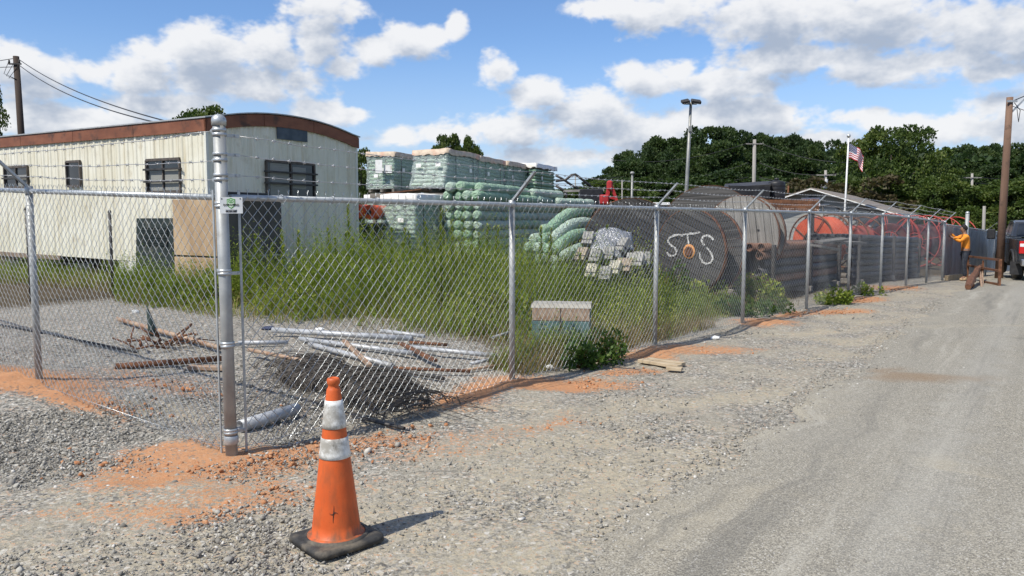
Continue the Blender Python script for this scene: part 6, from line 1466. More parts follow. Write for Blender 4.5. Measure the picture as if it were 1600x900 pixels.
# ================================================================== THE WORKER
def skin_mesh(name, joints, edges, mat, sub=2, root=0):
    me = bpy.data.meshes.new(name); me.from_pydata([j[0] for j in joints], edges, []); o = link(bpy.data.objects.new(name, me))
    o.modifiers.new('skin', 'SKIN'); sk = me.skin_vertices[0].data
    for i, j in enumerate(joints):
        r = j[1]; sk[i].radius = (r, r) if isinstance(r, (int, float)) else r
    sk[root].use_root = True; s = o.modifiers.new('sub', 'SUBSURF'); s.levels = s.render_levels = sub
    m2 = bpy.data.meshes.new_from_object(o.evaluated_get(bpy.context.evaluated_depsgraph_get())); bpy.data.objects.remove(o); bpy.data.meshes.remove(me)
    m2.polygons.foreach_set("use_smooth", [True] * len(m2.polygons)); m2.name = name; m2.materials.clear(); m2.materials.append(mat); return m2
def worker():
    def scr(q): v = along(q, -.42) - Vector((0, 0, CAM_H)); return 800 + FPX * v.x / (v.y * math.cos(TILT) - v.z * math.sin(TILT))
    qq = min(np.arange(24, 40, .05), key=lambda q: abs(scr(q) - 1504)); p = along(qq, -.42)
    # local frame: -y is the way he faces (towards the gate and a little along it), x to his left
    t = thing('person', 'worker in a bright orange long-sleeved shirt reaching up to the gate', 'person', p, 0); face = (-NR * .92 - FD * .38).normalized(); t.rotation_euler = (0, 0, math.atan2(face.x, -face.y))
    skin = simple("skin", (.20, .105, .065), (.26, .145, .095), 8, .55); shirt = simple("orange_shirt", (.72, .23, .02), (.82, .31, .035), 9, .8, 0, .4, 22); jean = simple("dark_jeans", (.018, .022, .032), (.04, .046, .06), 20, .9, 0, .3, 60); boot = simple("tan_boots", (.30, .20, .11), (.42, .30, .18), 12, .8); hair = simple("dark_hair", (.008, .007, .006), (.02, .017, .015), 30, .7)
    J = [((0, .03, .95), .125), ((0, .035, 1.12), .118), ((0, .03, 1.28), .135), ((0, .01, 1.40), .12), ((0, -.005, 1.475), .058), ((0, -.03, 1.545), .062), ((0, -.045, 1.60), (.078, .092)), ((0, -.045, 1.66), (.076, .088)), ((0, -.035, 1.705), .045),
         ((.09, .03, .90), .088), ((.11, -.01, .50), .060), ((.11, .04, .12), .040), ((.12, -.09, .05), .035),
         ((-.09, .03, .90), .088), ((-.12, .05, .50), .060), ((-.13, .10, .12), .040), ((-.14, -.03, .05), .035),
         ((.17, .01, 1.40), .058), ((.24, -.17, 1.24), .044), ((.16, -.38, 1.36), .032), ((.13, -.45, 1.41), (.022, .034)),
         ((-.17, .01, 1.40), .058), ((-.23, -.20, 1.32), .044), ((-.12, -.40, 1.50), .032), ((-.09, -.46, 1.56), (.022, .034))]
    E = [(0, 1), (1, 2), (2, 3), (3, 4), (4, 5), (5, 6), (6, 7), (7, 8), (0, 9), (9, 10), (10, 11), (11, 12), (0, 13), (13, 14), (14, 15), (15, 16), (3, 17), (17, 18), (18, 19), (19, 20), (3, 21), (21, 22), (22, 23), (23, 24)]
    for h, s in ((20, 1), (24, -1)):    # four fingers hooked over the wire and a thumb
        hx, hy, hz = J[h][0]
        for k in range(4):
            b = len(J); fx = hx + (k - 1.5) * .019; J.append(((fx, hy - .035, hz + .045), .0095)); J.append(((fx, hy - .062 - .004 * (k == 1), hz + .062), .0085)); J.append(((fx, hy - .066, hz + .040), .007)); E += [(h, b), (b, b + 1), (b + 1, b + 2)]
        b = len(J); J.append(((hx - s * .036, hy - .030, hz + .012), .010)); J.append(((hx - s * .040, hy - .052, hz + .030), .008)); E += [(h, b), (b, b + 1)]
    # face: nose and ears grow from the head
    b = len(J); J.append(((0, -.140, 1.605), .012)); E.append((6, b))
    body = obj('body', skin_mesh('body', J, E, skin), None, t)
    S = [((0, .03, .84), (.158, .13)), ((0, .04, 1.05), (.150, .125)), ((0, .035, 1.22), (.165, .135)), ((0, .015, 1.40), (.13, .11)), ((0, 0, 1.455), .068), ((.175, .01, 1.405), .074), ((.25, -.17, 1.24), .060), ((.17, -.35, 1.345), .047), ((-.175, .01, 1.405), .074), ((-.24, -.20, 1.32), .060), ((-.135, -.37, 1.475), .047)]
    obj('shirt', skin_mesh('shirt', S, [(0, 1), (1, 2), (2, 3), (3, 4), (3, 5), (5, 6), (6, 7), (3, 8), (8, 9), (9, 10)], shirt), None, t)
    T = [((0, .03, .97), (.14, .115)), ((.095, .03, .86), .105), ((.115, -.012, .50), .078), ((.112, .04, .13), .064), ((-.095, .03, .86), .105), ((-.125, .05, .50), .078), ((-.133, .10, .13), .064)]
    obj('trousers', skin_mesh('trousers', T, [(0, 1), (1, 2), (2, 3), (0, 4), (4, 5), (5, 6)], jean), None, t)
    for s, (x, y) in ((1, (.112, .04)), (-1, (-.133, .10))):
        B = [((x, y + .02, .13), .055), ((x, y + .02, .055), .055), ((x + .005 * s, y - .09, .045), .048), ((x + .01 * s, y - .16, .038), .036)]
        obj('boot', skin_mesh('boot', B, [(0, 1), (1, 2), (2, 3)], boot), None, t)
    Hh = [((0, .02, 1.57), (.075, .070)), ((0, .0, 1.655), (.10, .098)), ((0, -.045, 1.715), (.094, .098)), ((0, -.10, 1.705), .062)]
    obj('hair', skin_mesh('hair', Hh, [(0, 1), (1, 2), (2, 3)], hair), None, t)
    for s in (1, -1): MB().lathe([(.0, -.008), (.012, -.004), (.014, 0), (.012, .004), (0, .008)], 10, (s * .086, -.045, 1.605), Matrix.Rotation(R(90), 3, 'Y')).build('ear', skin, t)
    for s in (1, -1): MB().lathe([(0, -.012), (.009, -.006), (.012, 0), (.009, .006), (0, .012)], 10, (s * .032, -.125, 1.625)).build('eye', M_BLACK, t)
    MB().tube([(-.028, -.128, 1.560), (0, -.136, 1.557), (.028, -.128, 1.560)], .007, 6).build('mouth', simple("lips", (.20, .07, .06), None, rough=.5), t)
worker()

# ================================================================== PICKUP TRUCKS
def pickup(name, label, base, az, body_m, sc=1.0, group=None):
    t = thing(name, label, 'pickup truck', base, 0); d = Vector((math.sin(az), math.cos(az), 0)); t.rotation_euler = (0, 0, math.atan2(d.y, d.x) - R(90)); t.scale = (sc, sc, sc)
    # local +y forward, origin under the rear bumper
    chrome = simple(name + "_chrome", (.55, .56, .57), (.66, .67, .68), 8, .18, .9); red = simple(name + "_red_lens", (.45, .012, .012), (.55, .02, .018), 20, .2); wht = simple(name + "_clear_lens", (.75, .74, .72), None, rough=.2); trim = simple(name + "_trim", (.02, .02, .022), (.035, .035, .037), 9, .6)
    W = 1.0
    def loft(nm, rows, mat, parent=t):   # rows of (y, half width, z) loops: each row is a side outline; mirrored
        m = MB(); n = len(rows)
        V = [(-w, y, z) for y, w, z in rows] + [(w, y, z) for y, w, z in rows]
        F = [tuple(range(n)), tuple(range(n, 2 * n))[::-1]] + [((i + 1) % n, i, n + i, n + (i + 1) % n) for i in range(n)]
        m.add(V, F); o = m.build(nm, mat, parent); b = o.modifiers.new('bev', 'BEVEL'); b.width = .035; b.segments = 2; b.limit_method = 'ANGLE'; b.angle_limit = R(28); return o
    def arch(yc, r=.50, z=.44, n=7): return [(yc - r * math.cos(math.pi * k / (n - 1)), W - .0, z + r * math.sin(math.pi * k / (n - 1)) * .92) for k in range(n)]
    ra, fa = 1.25, 4.75
    lower = [(.06, W, .62), (.06, W, 1.30)] + [(2.35, W, 1.32)]
    loft('bed', [(.06, W, .58), (.04, W, 1.34), (2.36, W, 1.36), (2.36, W, .50), (ra + .52, W, .50)] + [(y, w, z) for y, w, z in arch(ra)[::-1]] + [(ra - .52, W, .52)], body_m)
    loft('cab_body', [(2.40, W, .48), (2.40, W, 1.36), (4.45, W, 1.33), (4.50, W, .48)], body_m)
    loft('hood', [(4.53, W, .52), (4.53, W * .98, 1.33), (5.85, W * .95, 1.22), (6.0, W * .94, 1.05), (6.02, W * .94, .62), (fa + .56, W, .55)] + arch(fa)[::-1] , body_m)
    loft('cab_roof', [(2.50, .90, 1.38), (2.66, .80, 1.90), (2.95, .78, 1.97), (3.75, .78, 1.96), (4.42, .88, 1.38)], body_m)
    loft('rear_window', [(2.478, .74, 1.46), (2.62, .66, 1.86), (2.64, .66, 1.86), (2.50, .74, 1.46)], M_DARKGLASS)
    loft('windscreen', [(3.83, .72, 1.92), (4.42, .80, 1.42), (4.44, .80, 1.42), (3.85, .72, 1.92)], M_DARKGLASS)
    for s in (-1, 1):
        for (y0, y1, y2, y3) in ((2.62, 2.78, 3.28, 3.30), (3.36, 3.36, 3.68, 4.15)):
            m = MB(); m.add([(s * .893, y0, 1.44), (s * .893, y3, 1.44), (s * .812, y2, 1.86), (s * .812, y1, 1.86), (s * .86, y0, 1.44), (s * .86, y3, 1.44), (s * .78, y2, 1.86), (s * .78, y1, 1.86)], [(0, 1, 2, 3), (4, 7, 6, 5), (0, 4, 5, 1), (1, 5, 6, 2), (2, 6, 7, 3), (3, 7, 4, 0)]); m.build('side_window', M_DARKGLASS, t)
        for y0, y1 in ((2.45, 3.38), (3.40, 4.42)):
            dm = MB(); dm.box((s * (W + .004), (y0 + y1) / 2, .94), (.02, y1 - y0 - .03, .78), bev=.008); dr = dm.build('door', body_m, t); MB().box((s * (W + .03), y0 + .16, 1.16), (.03, .20, .035), bev=.008).build('door_handle', trim, dr)
        lt = MB(); lt.box((s * .93, .045, 1.10), (.15, .10, .40), bev=.012); l = lt.build('tail_light', red, t); MB().box((s * .93, -.006, 1.17), (.12, .012, .10), bev=.004).build('reverse_lens', wht, l)
        hm = MB(); hm.box((s * .74, 6.0, 1.02), (.34, .10, .22), bev=.02); hm.build('headlight', wht, t)
        mm = MB(); mm.box((s * 1.30, 4.10, 1.46), (.26, .14, .36), bev=.03); mo = mm.build('side_mirror', trim, t); MB().tube([(s * .95, 4.14, 1.36), (s * 1.14, 4.12, 1.40)], .022, 8).build('mirror_arm', trim, mo)
        fl = MB(); fl.box((s * (W - .02), ra - .66, .40), (.34, .02, .42), bev=.005); fl.build('mud_flap', trim, t)
        ar = MB(); pts = [(s * (W + .03), ra - .56 * math.cos(a), .44 + .53 * math.sin(a)) for a in np.linspace(0, math.pi, 10)]; ar.tube(pts, .045, 6); ar.build('wheel_arch', trim, t)
        for yc in (ra, fa):
            wr = MB(); rot = Matrix.Rotation(R(90), 3, 'Y'); wr.lathe([(.24, -.14), (.36, -.14), (.40, -.10), (.405, 0), (.40, .10), (.36, .14), (.24, .14)], 28, (s * .84, yc, .405), rot); w = wr.build('tyre', M_RUBBER, t); MB().lathe([(.235, -.02), (.235, .10), (.19, .11), (.16, .07), (.08, .09), (.06, .14), (.0, .145)], 24, (s * .84, yc, .405), rot if s > 0 else Matrix.Rotation(R(-90), 3, 'Y')).build('rim', chrome, w)
    tg = MB(); tg.box((0, .025, 1.00), (1.68, .05, .60), bev=.02); tgo = tg.build('tailgate', body_m, t); MB().box((0, -.012, 1.14), (.30, .03, .09), bev=.01).build('tailgate_handle', trim, tgo)
    bp = MB(); bp.box((0, -.07, .62), (1.92, .18, .22), bev=.03); bpo = bp.build('rear_bumper', chrome, t); MB().box((0, -.165, .63), (.32, .012, .16), bev=.002).build('number_plate', M_WHITE_P, bpo); MB().box((0, -.06, .735), (1.5, .14, .02)).build('bumper_step', trim, bpo)
    fb = MB(); fb.box((0, 6.08, .60), (1.9, .18, .26), bev=.04); fb.build('front_bumper', chrome, t); MB().box((0, 6.02, .95), (1.10, .05, .34), bev=.01).build('grille', trim, t)
    MB().box((0, 2.9, .42), (1.3, 5.0, .22)).build('chassis', trim, t)
    return t
tb = P(1590, 440, 24.6); grey = simple("graphite_car_paint", (.035, .038, .042), (.045, .048, .052), 3, .22, .35, spec=.6); grey.node_tree.nodes['Principled BSDF'].inputs['Coat Weight'].default_value = .6
az_t = R(25); dv = Vector((math.sin(az_t), math.cos(az_t), 0)); rv = Vector((dv.y, -dv.x, 0)); c = Vector((tb.x, tb.y, 0)) + rv * 1.0
pickup('pickup_truck', 'dark grey pickup truck parked by the leaning pole, cut off by the photo edge', on_ground(c.x, c.y), az_t, grey)
wht_m = simple("white_car_paint", (.74, .75, .75), (.80, .80, .80), 3, .3); wt = P(1540, 352, 46); c = on_ground(wt.x, wt.y); pickup('white_truck', 'white truck parked far beyond the slatted fence', c, R(118), wht_m, 1.12)
wt = P(1600, 352, 52); c = on_ground(wt.x, wt.y); pickup('parked_car', 'pale truck parked far behind the dark grey pickup', c, R(112), simple("silver_car_paint", (.45, .46, .47), (.5, .51, .52), 3, .3, .4), .95)

# ================================================================== RUSTY FRAME AND RAM BESIDE THE TRUCK
def rusty_frame():
    a = G(1511, 436); b = G(1561, 447); d = Vector((b.x - a.x, b.y - a.y, 0)); L = d.length; H = P(1562, 405, b.y).z - b.z
    t = thing('steel_barrier', 'rusty brown steel frame barrier standing on the gravel before the truck', 'frame', on_ground(a.x, a.y), math.atan2(d.y, d.x)); m = M_RUST; dz = b.z - a.z
    MB().beam((0, 0, -.02), (0, 0, H), .07, .07, up=(0, 1, 0)).build('frame_post', m, t); MB().beam((L, 0, -.02 + dz), (L, 0, H + dz), .07, .07, up=(0, 1, 0)).build('frame_post', m, t); MB().beam((L * .52, 0, .0), (L * .52, 0, H), .05, .05, up=(0, 1, 0)).build('frame_post', m, t)
    for z, x0, x1 in ((H + .02, -.04, L + .04), (H * .62, .03, L - .03), (H * .12, L * .45, L - .03)): MB().beam((x0, .003, z), (x1, .003, z + dz * .7), .06, .06).build('cross_bar', m, t)
    MB().beam((L * .52, -.02, H * .55), (L * .97, -.35, .03), .05, .05).build('brace', M_RUSTP, t); MB().beam((L * .97, -.02, .04), (L * .8, .7, .03), .06, .06).build('foot_bar', m, t); MB().beam((0, 0, .05), (-.16, -.75, .03), .06, .06).build('foot_bar', m, t)
    # the thick corroded arm lying against the frame
    p0 = P(1536, 414, a.y - .1); g1 = G(1512, 453); p1 = Vector((g1.x, g1.y, g1.z + .07)); t2 = thing('corroded_boom', 'thick corroded steel arm leaning from the frame down to the gravel', 'steel arm', g1, 0); mb = MB(); n = 9; rd = random.Random(9)
    pts = [p0.lerp(p1, k / n) - g1 + Vector((rd.uniform(-.02, .02), 0, .10 * math.sin(k / n * math.pi))) for k in range(n + 1)]; mb.tube(pts, [.035, .05, .06, .07, .075, .075, .085, .095, .10, .07], 8, smooth=False); mb.build('arm_beam', M_RUST, t2)
    for k in (3, 5, 7, 8): p = pts[k]; MB().box(p + Vector((.02, -.02, -.06)), (.07, .15, .11), Euler((rd.uniform(-.5, .5), rd.uniform(-.4, .4), rd.uniform(0, 1))).to_matrix(), bev=.02).build('arm_lug', M_RUST, t2)
    g2 = G(1534, 448); MB().beam(pts[3] - Vector((0, 0, .02)), g2 - g1, .05, .05).build('prop_leg', M_RUSTP, t2)
rusty_frame()
# ================================================================== HOUSE
def house():
    Y = 42.0; apex = P(1267, 293, Y); rake = P(1386, 333, Y); hw = rake.x - apex.x; g = float(gz(apex.x, Y)); drop = apex.z - rake.z
    back = P(1336, 297.5, 56); d = Vector((back.x - apex.x, back.y - apex.y, 0)); Ln = d.length
    t = thing('grey_house', 'low grey building with a white-edged gable, brown shingle roof and a sign', 'building', Vector((apex.x, Y, g)), math.atan2(d.y, d.x) - R(90)); za = apex.z - g; ze = za - drop; rzx = Matrix.Rotation(0, 3, 'Z')
    sid = simple("grey_siding", (.30, .30, .275), (.36, .355, .33), 3, .7); shin = simple("brown_shingle", (.16, .135, .115), (.24, .21, .18), 14, .9, 0, .4, 50, dirt=(.12, .10, .09), dsc=2); dk = simple("shaded_gable_siding", (.20, .215, .20), (.25, .26, .245), 3, .7)
    # front wall is turned to face the yard: it spans along local x
    ins = .55
    MB().prism([(-hw + ins, 0), (hw - ins, 0), (hw - ins, ze + (drop * ins / hw) - .12), (0, za - .12), (-hw + ins, ze + (drop * ins / hw) - .12)], .2, (0, .75, 0), (1, 0, 0), (0, 0, 1)).build('front_wall', sid, t)
    for i in range(11):   # lap boards
        z = .5 + i * .27
        wv = hw - ins - .02 if z < ze else (za - .2 - z) / drop * hw - .1
        if wv > .3: MB().box((0, .642, z), (2 * wv, .02, .25), Matrix.Rotation(R(-2.5), 3, 'X')).build('siding_board', sid, t)
    MB().box((0, .75 + Ln / 2, ze / 2), (2 * (hw - ins), Ln - .4, ze - .1)).build('side_walls', sid, t)
    for s in (-1, 1):
        V = [(0, 0, za), (s * (hw + .02), 0, ze), (s * (hw + .02), Ln, ze), (0, Ln, za), (0, 0, za - .12), (s * (hw + .02), 0, ze - .12), (s * (hw + .02), Ln, ze - .12), (0, Ln, za - .12)]
        F = [(0, 1, 2, 3), (4, 7, 6, 5), (0, 4, 5, 1), (1, 5, 6, 2), (2, 6, 7, 3)]; F = F if s > 0 else [f[::-1] for f in F]; MB().add(V, F).build('roof_slope', shin, t)
        MB().beam((s * .0, -.03, za - .085), (s * (hw + .04), -.03, ze - .085), .20, .05, up=(0, 1, 0) if False else (0, 0, 1)).build('rake_board', M_WHITE_P, t)
        MB().beam((s * (hw + .05), 0, ze - .1), (s * (hw + .05), Ln, ze - .1), .05, .18).build('eave_board', M_WHITE_P, t)
    zt = za - .95; wv = hw * .38; MB().beam((-wv * .55, .60, zt), (wv * .55, .60, zt), .05, .12, up=(0, 0, 1)).build('gable_trim', M_WHITE_P, t)
    rot = Matrix.Rotation(R(90), 3, 'X'); MB().lathe([(.0, 0), (.20, 0), (.20, .03), (.26, .05), (.26, -.02)], 20, (0, .60, za - .62), rot, caps=False).build('gable_vent', simple("vent_slate", (.09, .11, .12), (.14, .16, .17), 8, .6), t)
    # sign board on the wall below the trim
    s = thing('wall_sign', 'white sign with red lettering on the gable of the grey building', 'sign', (0, 0, 0)); c = P(1266.5, 315.5, 42.35); s.location = c; s.rotation_euler = t.rotation_euler; s.location = c
    MB().box((0, 0, 0), (1.0, .05, .46), bev=.01).build('sign_board', simple("pinkish_sign", (.74, .66, .68), (.80, .74, .76), 4, .5), s); text_mesh('sign_letters', 'SGFL', .34, simple("sign_red", (.55, .10, .13), (.62, .16, .18), 9, .5), s, (0, -.034, .03), (R(90), 0, 0), .004, .006)
house()

# ================================================================== POLES, FLAG, WIRES
M_POLE = simple("brown_pole_wood", (.13, .075, .05), (.22, .135, .09), 4, .85, 0, .4, 24, dirt=(.07, .045, .033), dsc=3, stretch=(1, 1, .08)); M_POLEG = simple("grey_pole_wood", (.22, .21, .19), (.33, .31, .28), 4, .85, 0, .3, 24, stretch=(1, 1, .1)); M_CABLE = simple("black_cable", (.015, .015, .016), (.03, .03, .03), 8, .6); M_LIGHTPOLE = simple("pale_steel_pole", (.22, .225, .21), (.32, .32, .30), 3, .5, .3)
def pole(name, label, px0, py0, px1, py1, Y, r0, r1, mat, cat='utility pole'):
    top = P(px0, py0, Y); bot = P(px1, py1, Y); g = float(gz(bot.x, bot.y)); k = (top.z - g) / max(.1, top.z - bot.z); b = top.lerp(bot, k) if abs(k - 1) > .001 else bot; b = Vector((b.x, b.y, g - .05)); t = thing(name, label, cat, b, 0)
    MB().tube([Vector((0, 0, 0)), (top - b) * .5, top - b], [r0, (r0 + r1) / 2, r1], 16).build('pole_shaft', mat, t); return t, top - b, b
def wire(a, b, sag, r=.012, label='', name='overhead_wire', n=18, group=None):
    a = Vector(a); b = Vector(b); c = (a + b) / 2; pts = []
    for i in range(n + 1): t = i / n; p = a.lerp(b, t); p.z -= 4 * sag * t * (1 - t); pts.append(p - c)
    return tag(MB().tube(pts, r, 5, False).build(name, M_CABLE, None, c), label, 'wire', group)
def poles():
    # left service pole
    t, tp, b = pole('utility_pole', 'dark utility pole behind the left part of the mobile home roof', 25, 88, 33.5, 215, 34, .16, .12, simple("dark_pole_wood", (.035, .025, .02), (.065, .045, .035), 4, .9, 0, .4, 24, stretch=(1, 1, .08)))
    hw = MB(); hw.beam(tp + Vector((-.25, -.14, -.35)), tp + Vector((.30, -.14, -.35)), .05, .06); hw.build('cross_bracket', M_DKSTEEL, t)
    for x in (-.22, .22): MB().lathe([(.03, 0), (.045, .05), (.03, .10), (.04, .13), (0, .15)], 10, tp + Vector((x, -.14, -.32))).build('insulator', M_DKSTEEL, t)
    for k in range(3): MB().tube([tp + Vector((-.22 + .2 * k, -.14, -.2 - .1 * k)), tp + Vector((-.5 + .1 * k, -.1, -.75 - .1 * k)), tp + Vector((.05, -.14, -1.0))], .012, 5).build('drip_loop', M_CABLE, t)
    T = tp + b
    e1 = P(262, 190, 17.0); e2 = P(246, 192, 17.2); wire(T + Vector((.15, 0, -.15)), e1, .25, .016, 'upper black service wire from the dark pole down to the mobile home roof'); wire(T + Vector((.15, 0, -.40)), e2, .28, .016, 'lower black service wire from the dark pole down to the mobile home roof')
    wire(T + Vector((-.15, 0, -.1)), P(-260, 76, 40), .5, .016, 'upper wire leaving the dark pole towards the left'); wire(T + Vector((-.15, 0, -.45)), P(-260, 78, 40), .3, .016, 'lower wire leaving the dark pole towards the left')
    # brown pole by the truck
    t, tp, b = pole('utility_pole', 'brown leaning utility pole standing beside the dark grey pickup truck', 1578, 152, 1561, 428, 27, .135, .105, M_POLE); MB().beam(tp + Vector((-.16, -.12, -.15)), tp + Vector((.18, -.12, -.15)), .04, .07).build('pole_bracket', M_GALV, t); MB().tube([tp + Vector((.1, -.1, -.2)), tp + Vector((.35, -.05, -.45)), tp + Vector((.28, -.1, -.85)), tp + Vector((.2, -.1, -.4))], .012, 6).build('drip_loop', M_CABLE, t)
    T = tp + b; wire(T + Vector((.12, 0, -.12)), P(1760, 70, 30), .1, .018, 'wire rising to the right from the brown leaning pole'); wire(T + Vector((.1, 0, -.3)), P(1760, 205, 40), .2, .012, 'thin wire dropping to the right from the brown leaning pole'); MB().beam(tp + Vector((.05, 0, -.55)), tp + Vector((.75, -.1, .25)), .05, .05).build('brace_arm', M_GALV, t)
    # flood light pole
    t, tp, b = pole('light_pole', 'tall pale light pole with two square flood lamps behind the grey cable reel', 1079.5, 160, 1073, 290, 40, .12, .07, M_LIGHTPOLE, 'light pole')
    for x, rx in ((-.32, -12), (.22, 8)):
        h = MB(); h.box(tp + Vector((x, -.18, .02)), (.40 if x < 0 else .50, .36, .16), Euler((R(24), R(rx), 0)).to_matrix(), bev=.03); l = h.build('flood_lamp', M_DKSTEEL, t); g_ = MB(); g_.box(tp + Vector((x, -.21, -.065)), (.30, .26, .02), Euler((R(24), R(rx), 0)).to_matrix()); g_.build('lamp_lens', simple("lamp_glass", (.45, .45, .42), None, rough=.2), l)
    MB().beam(tp + Vector((-.35, 0, -.08)), tp + Vector((.3, 0, -.08)), .06, .06).build('lamp_bracket', M_DKSTEEL, t); MB().box(tp + Vector((-.03, -.12, -1.35)), (.16, .12, .3), bev=.02).build('junction_box', M_LIGHTPOLE, t)
    # flag pole
    t, tp, b = pole('flag_pole', 'white flagpole in front of the grey building', 1326, 216, 1320, 330, 39, .055, .035, M_WHITE_P, 'flagpole'); MB().lathe([(0, -.11), (.07, -.08), (.10, 0), (.07, .08), (0, .11)], 16, tp + Vector((0, 0, .12))).build('pole_ball', simple("ball_metal", (.62, .62, .58), None, rough=.3, metal=.6), t); MB().lathe([(.07, -.12), (.08, -.08), (.08, .06), (.05, .09)], 16, tp * .28).build('pole_joint', M_DKSTEEL, t)
    T = tp + b; f = thing('flag', 'red, white and blue striped flag drooping from the white flagpole', 'flag', T + Vector((.04, 0, -.28)), 0)
    nu, nv = 34, 13; Hh, Lf = .72, 1.28; red = simple("flag_red", (.42, .03, .045), (.50, .05, .06), 12, .8); wh = simple("flag_white", (.68, .66, .66), (.74, .73, .73), 12, .8); bl = simple("flag_blue", (.03, .045, .13), (.05, .065, .17), 12, .8)
    def fp(u, v):
        # hangs from the hoist: sinks and folds towards the fly
        x = .80 * Lf * u * (1 - .22 * u) - .10 * u * u * v; y = .16 * math.sin(u * 8.5 + v * 1.2) * u; z = -v * Hh * (1 - .30 * u) - .62 * u ** 1.5 - .30 * u * u * v + .02 * math.sin(u * 15); return (x, y, z)
    groups = {0: MB(), 1: MB(), 2: MB()}
    for j in range(nv):
        for i in range(nu):
            k = 2 if (i < nu * .4 and j < 7) else (j % 2)
            q = [fp(i / nu, j / nv), fp(i / nu, (j + 1) / nv), fp((i + 1) / nu, (j + 1) / nv), fp((i + 1) / nu, j / nv)]; groups[k].add(q, [(0, 1, 2, 3)], False)
    for k, nm, mt_ in ((0, 'red_stripes', red), (1, 'white_stripes', wh), (2, 'blue_canton', bl)):
        o = groups[k].build(nm, mt_, f); so = o.modifiers.new('thick', 'SOLIDIFY'); so.thickness = .006
    st = MB()
    for r_ in range(9):
        for c_ in range(6 if r_ % 2 == 0 else 5):
            u = .4 * (c_ + (.5 if r_ % 2 == 0 else 1.0)) / 6; v = 7 / 13 * (r_ + .5) / 9; x, y, z = fp(u, v); pts = []
            for q in range(10): a = math.pi / 2 + q * math.pi / 5; rr_ = .020 if q % 2 == 0 else .009; pts.append((x + rr_ * math.cos(a), y - .009, z + rr_ * math.sin(a)))
            st.add(pts, [tuple(range(10))])
    st.build('white_stars', wh, f)['kind'] = 'stuff'
    # far poles
    far = [(1179, 218, 1178, 290, 88, .26, .18, M_POLEG, 'tall grey utility pole in front of the dark woods, right of the light pole'), (988, 271, 987, 318, 60, .10, .08, M_LIGHTPOLE, 'thin pale pole with a round cap left of the light pole'), (972, 281, 972, 318, 64, .06, .05, M_POLEG, 'thin dim pole beside the round-capped pale one'), (1107, 276, 1107, 300, 95, .14, .12, M_POLEG, 'small far utility pole seen just above the huge grey reel'), (1290, 266, 1290, 300, 80, .16, .13, M_POLEG, 'grey utility pole with a round transformer behind the grey building'), (1519, 271, 1518, 330, 90, .16, .13, M_POLEG, 'far utility pole before the woods right of the flag tree'), (1424, 289, 1423, 330, 70, .10, .08, M_POLEG, 'thin far pole at the right end of the building roof'), (1538, 322, 1537, 350, 44, .09, .08, M_POLEG, 'short stout post just in front of the white truck'), (1232, 290, 1231, 312, 70, .08, .07, M_RUST, 'thin rusty pole left of the white gable edge'), (899, 272, 899, 305, 110, .10, .08, M_POLEG, 'faint far pole right of the wrapped pallets')]
    tops = {}
    for (x0, y0, x1, y1, Y, r0, r1, m, lab) in far:
        t, tp, b = pole('utility_pole' if Y > 62 else 'thin_pole', lab, x0, y0, x1, y1, Y, r0, r1, m, 'utility pole' if Y > 62 else 'pole'); tops[x0] = tp + b
        if x0 in (1179, 1290, 1519, 1107): MB().beam(tp + Vector((-1.0 if x0 != 1107 else -.6, -.15, -.5)), tp + Vector((1.0 if x0 != 1107 else .6, -.15, -.5)), .10, .10).build('cross_arm', M_POLEG, t)
        if x0 == 1290: MB().lathe([(0, -.55), (.30, -.5), (.36, .0), (.36, .5), (.2, .62), (0, .64)], 16, tp + Vector((-.25, -.35, -1.5))).build('transformer_can', simple("pale_can", (.55, .55, .53), (.62, .62, .6), 3, .4), t)
        if x0 == 988: MB().lathe([(0, -.1), (.16, -.05), (.18, .05), (.1, .14), (0, .16)], 12, tp).build('pole_cap', M_LIGHTPOLE, t)
    A, B_, C_ = tops[1179], tops[1290], tops[1519]
    M_far = .035
    for k, (dz, sg) in enumerate(((-.35, .6), (-2.6, .9), (-4.2, .7))):
        nm = ('uppermost', 'middle', 'lowest')[k]
        wire(A + Vector((.6, 0, dz)), P(1335, (268, 280, 290)[k] - 14, 82), sg, M_far, nm + ' far wire running right from the tall grey pole towards the big tree', group=None); wire(A + Vector((-.6, 0, dz)), P(960, (250, 268, 282)[k], 105), sg * 1.6, M_far, nm + ' far wire running left from the tall grey pole across the woods')
        wire(C_ + Vector((.4, 0, -.4 - k * .7)), P(1700, 272 + 6 * k, 95), .5, M_far, nm + ' far wire running right from the pole before the right woods'); wire(C_ + Vector((-.4, 0, -.4 - k * .7)), P(1380, 268 + 6 * k, 85), .6, M_far, nm + ' far wire running left from the pole before the right woods')
    for k in range(2): wire(P(700, 268 + 5 * k, 60), P(975, 276 + 8 * k, 66), .4, .02, ('upper', 'lower')[k] + ' far wire behind the wrapped pallets')
poles()

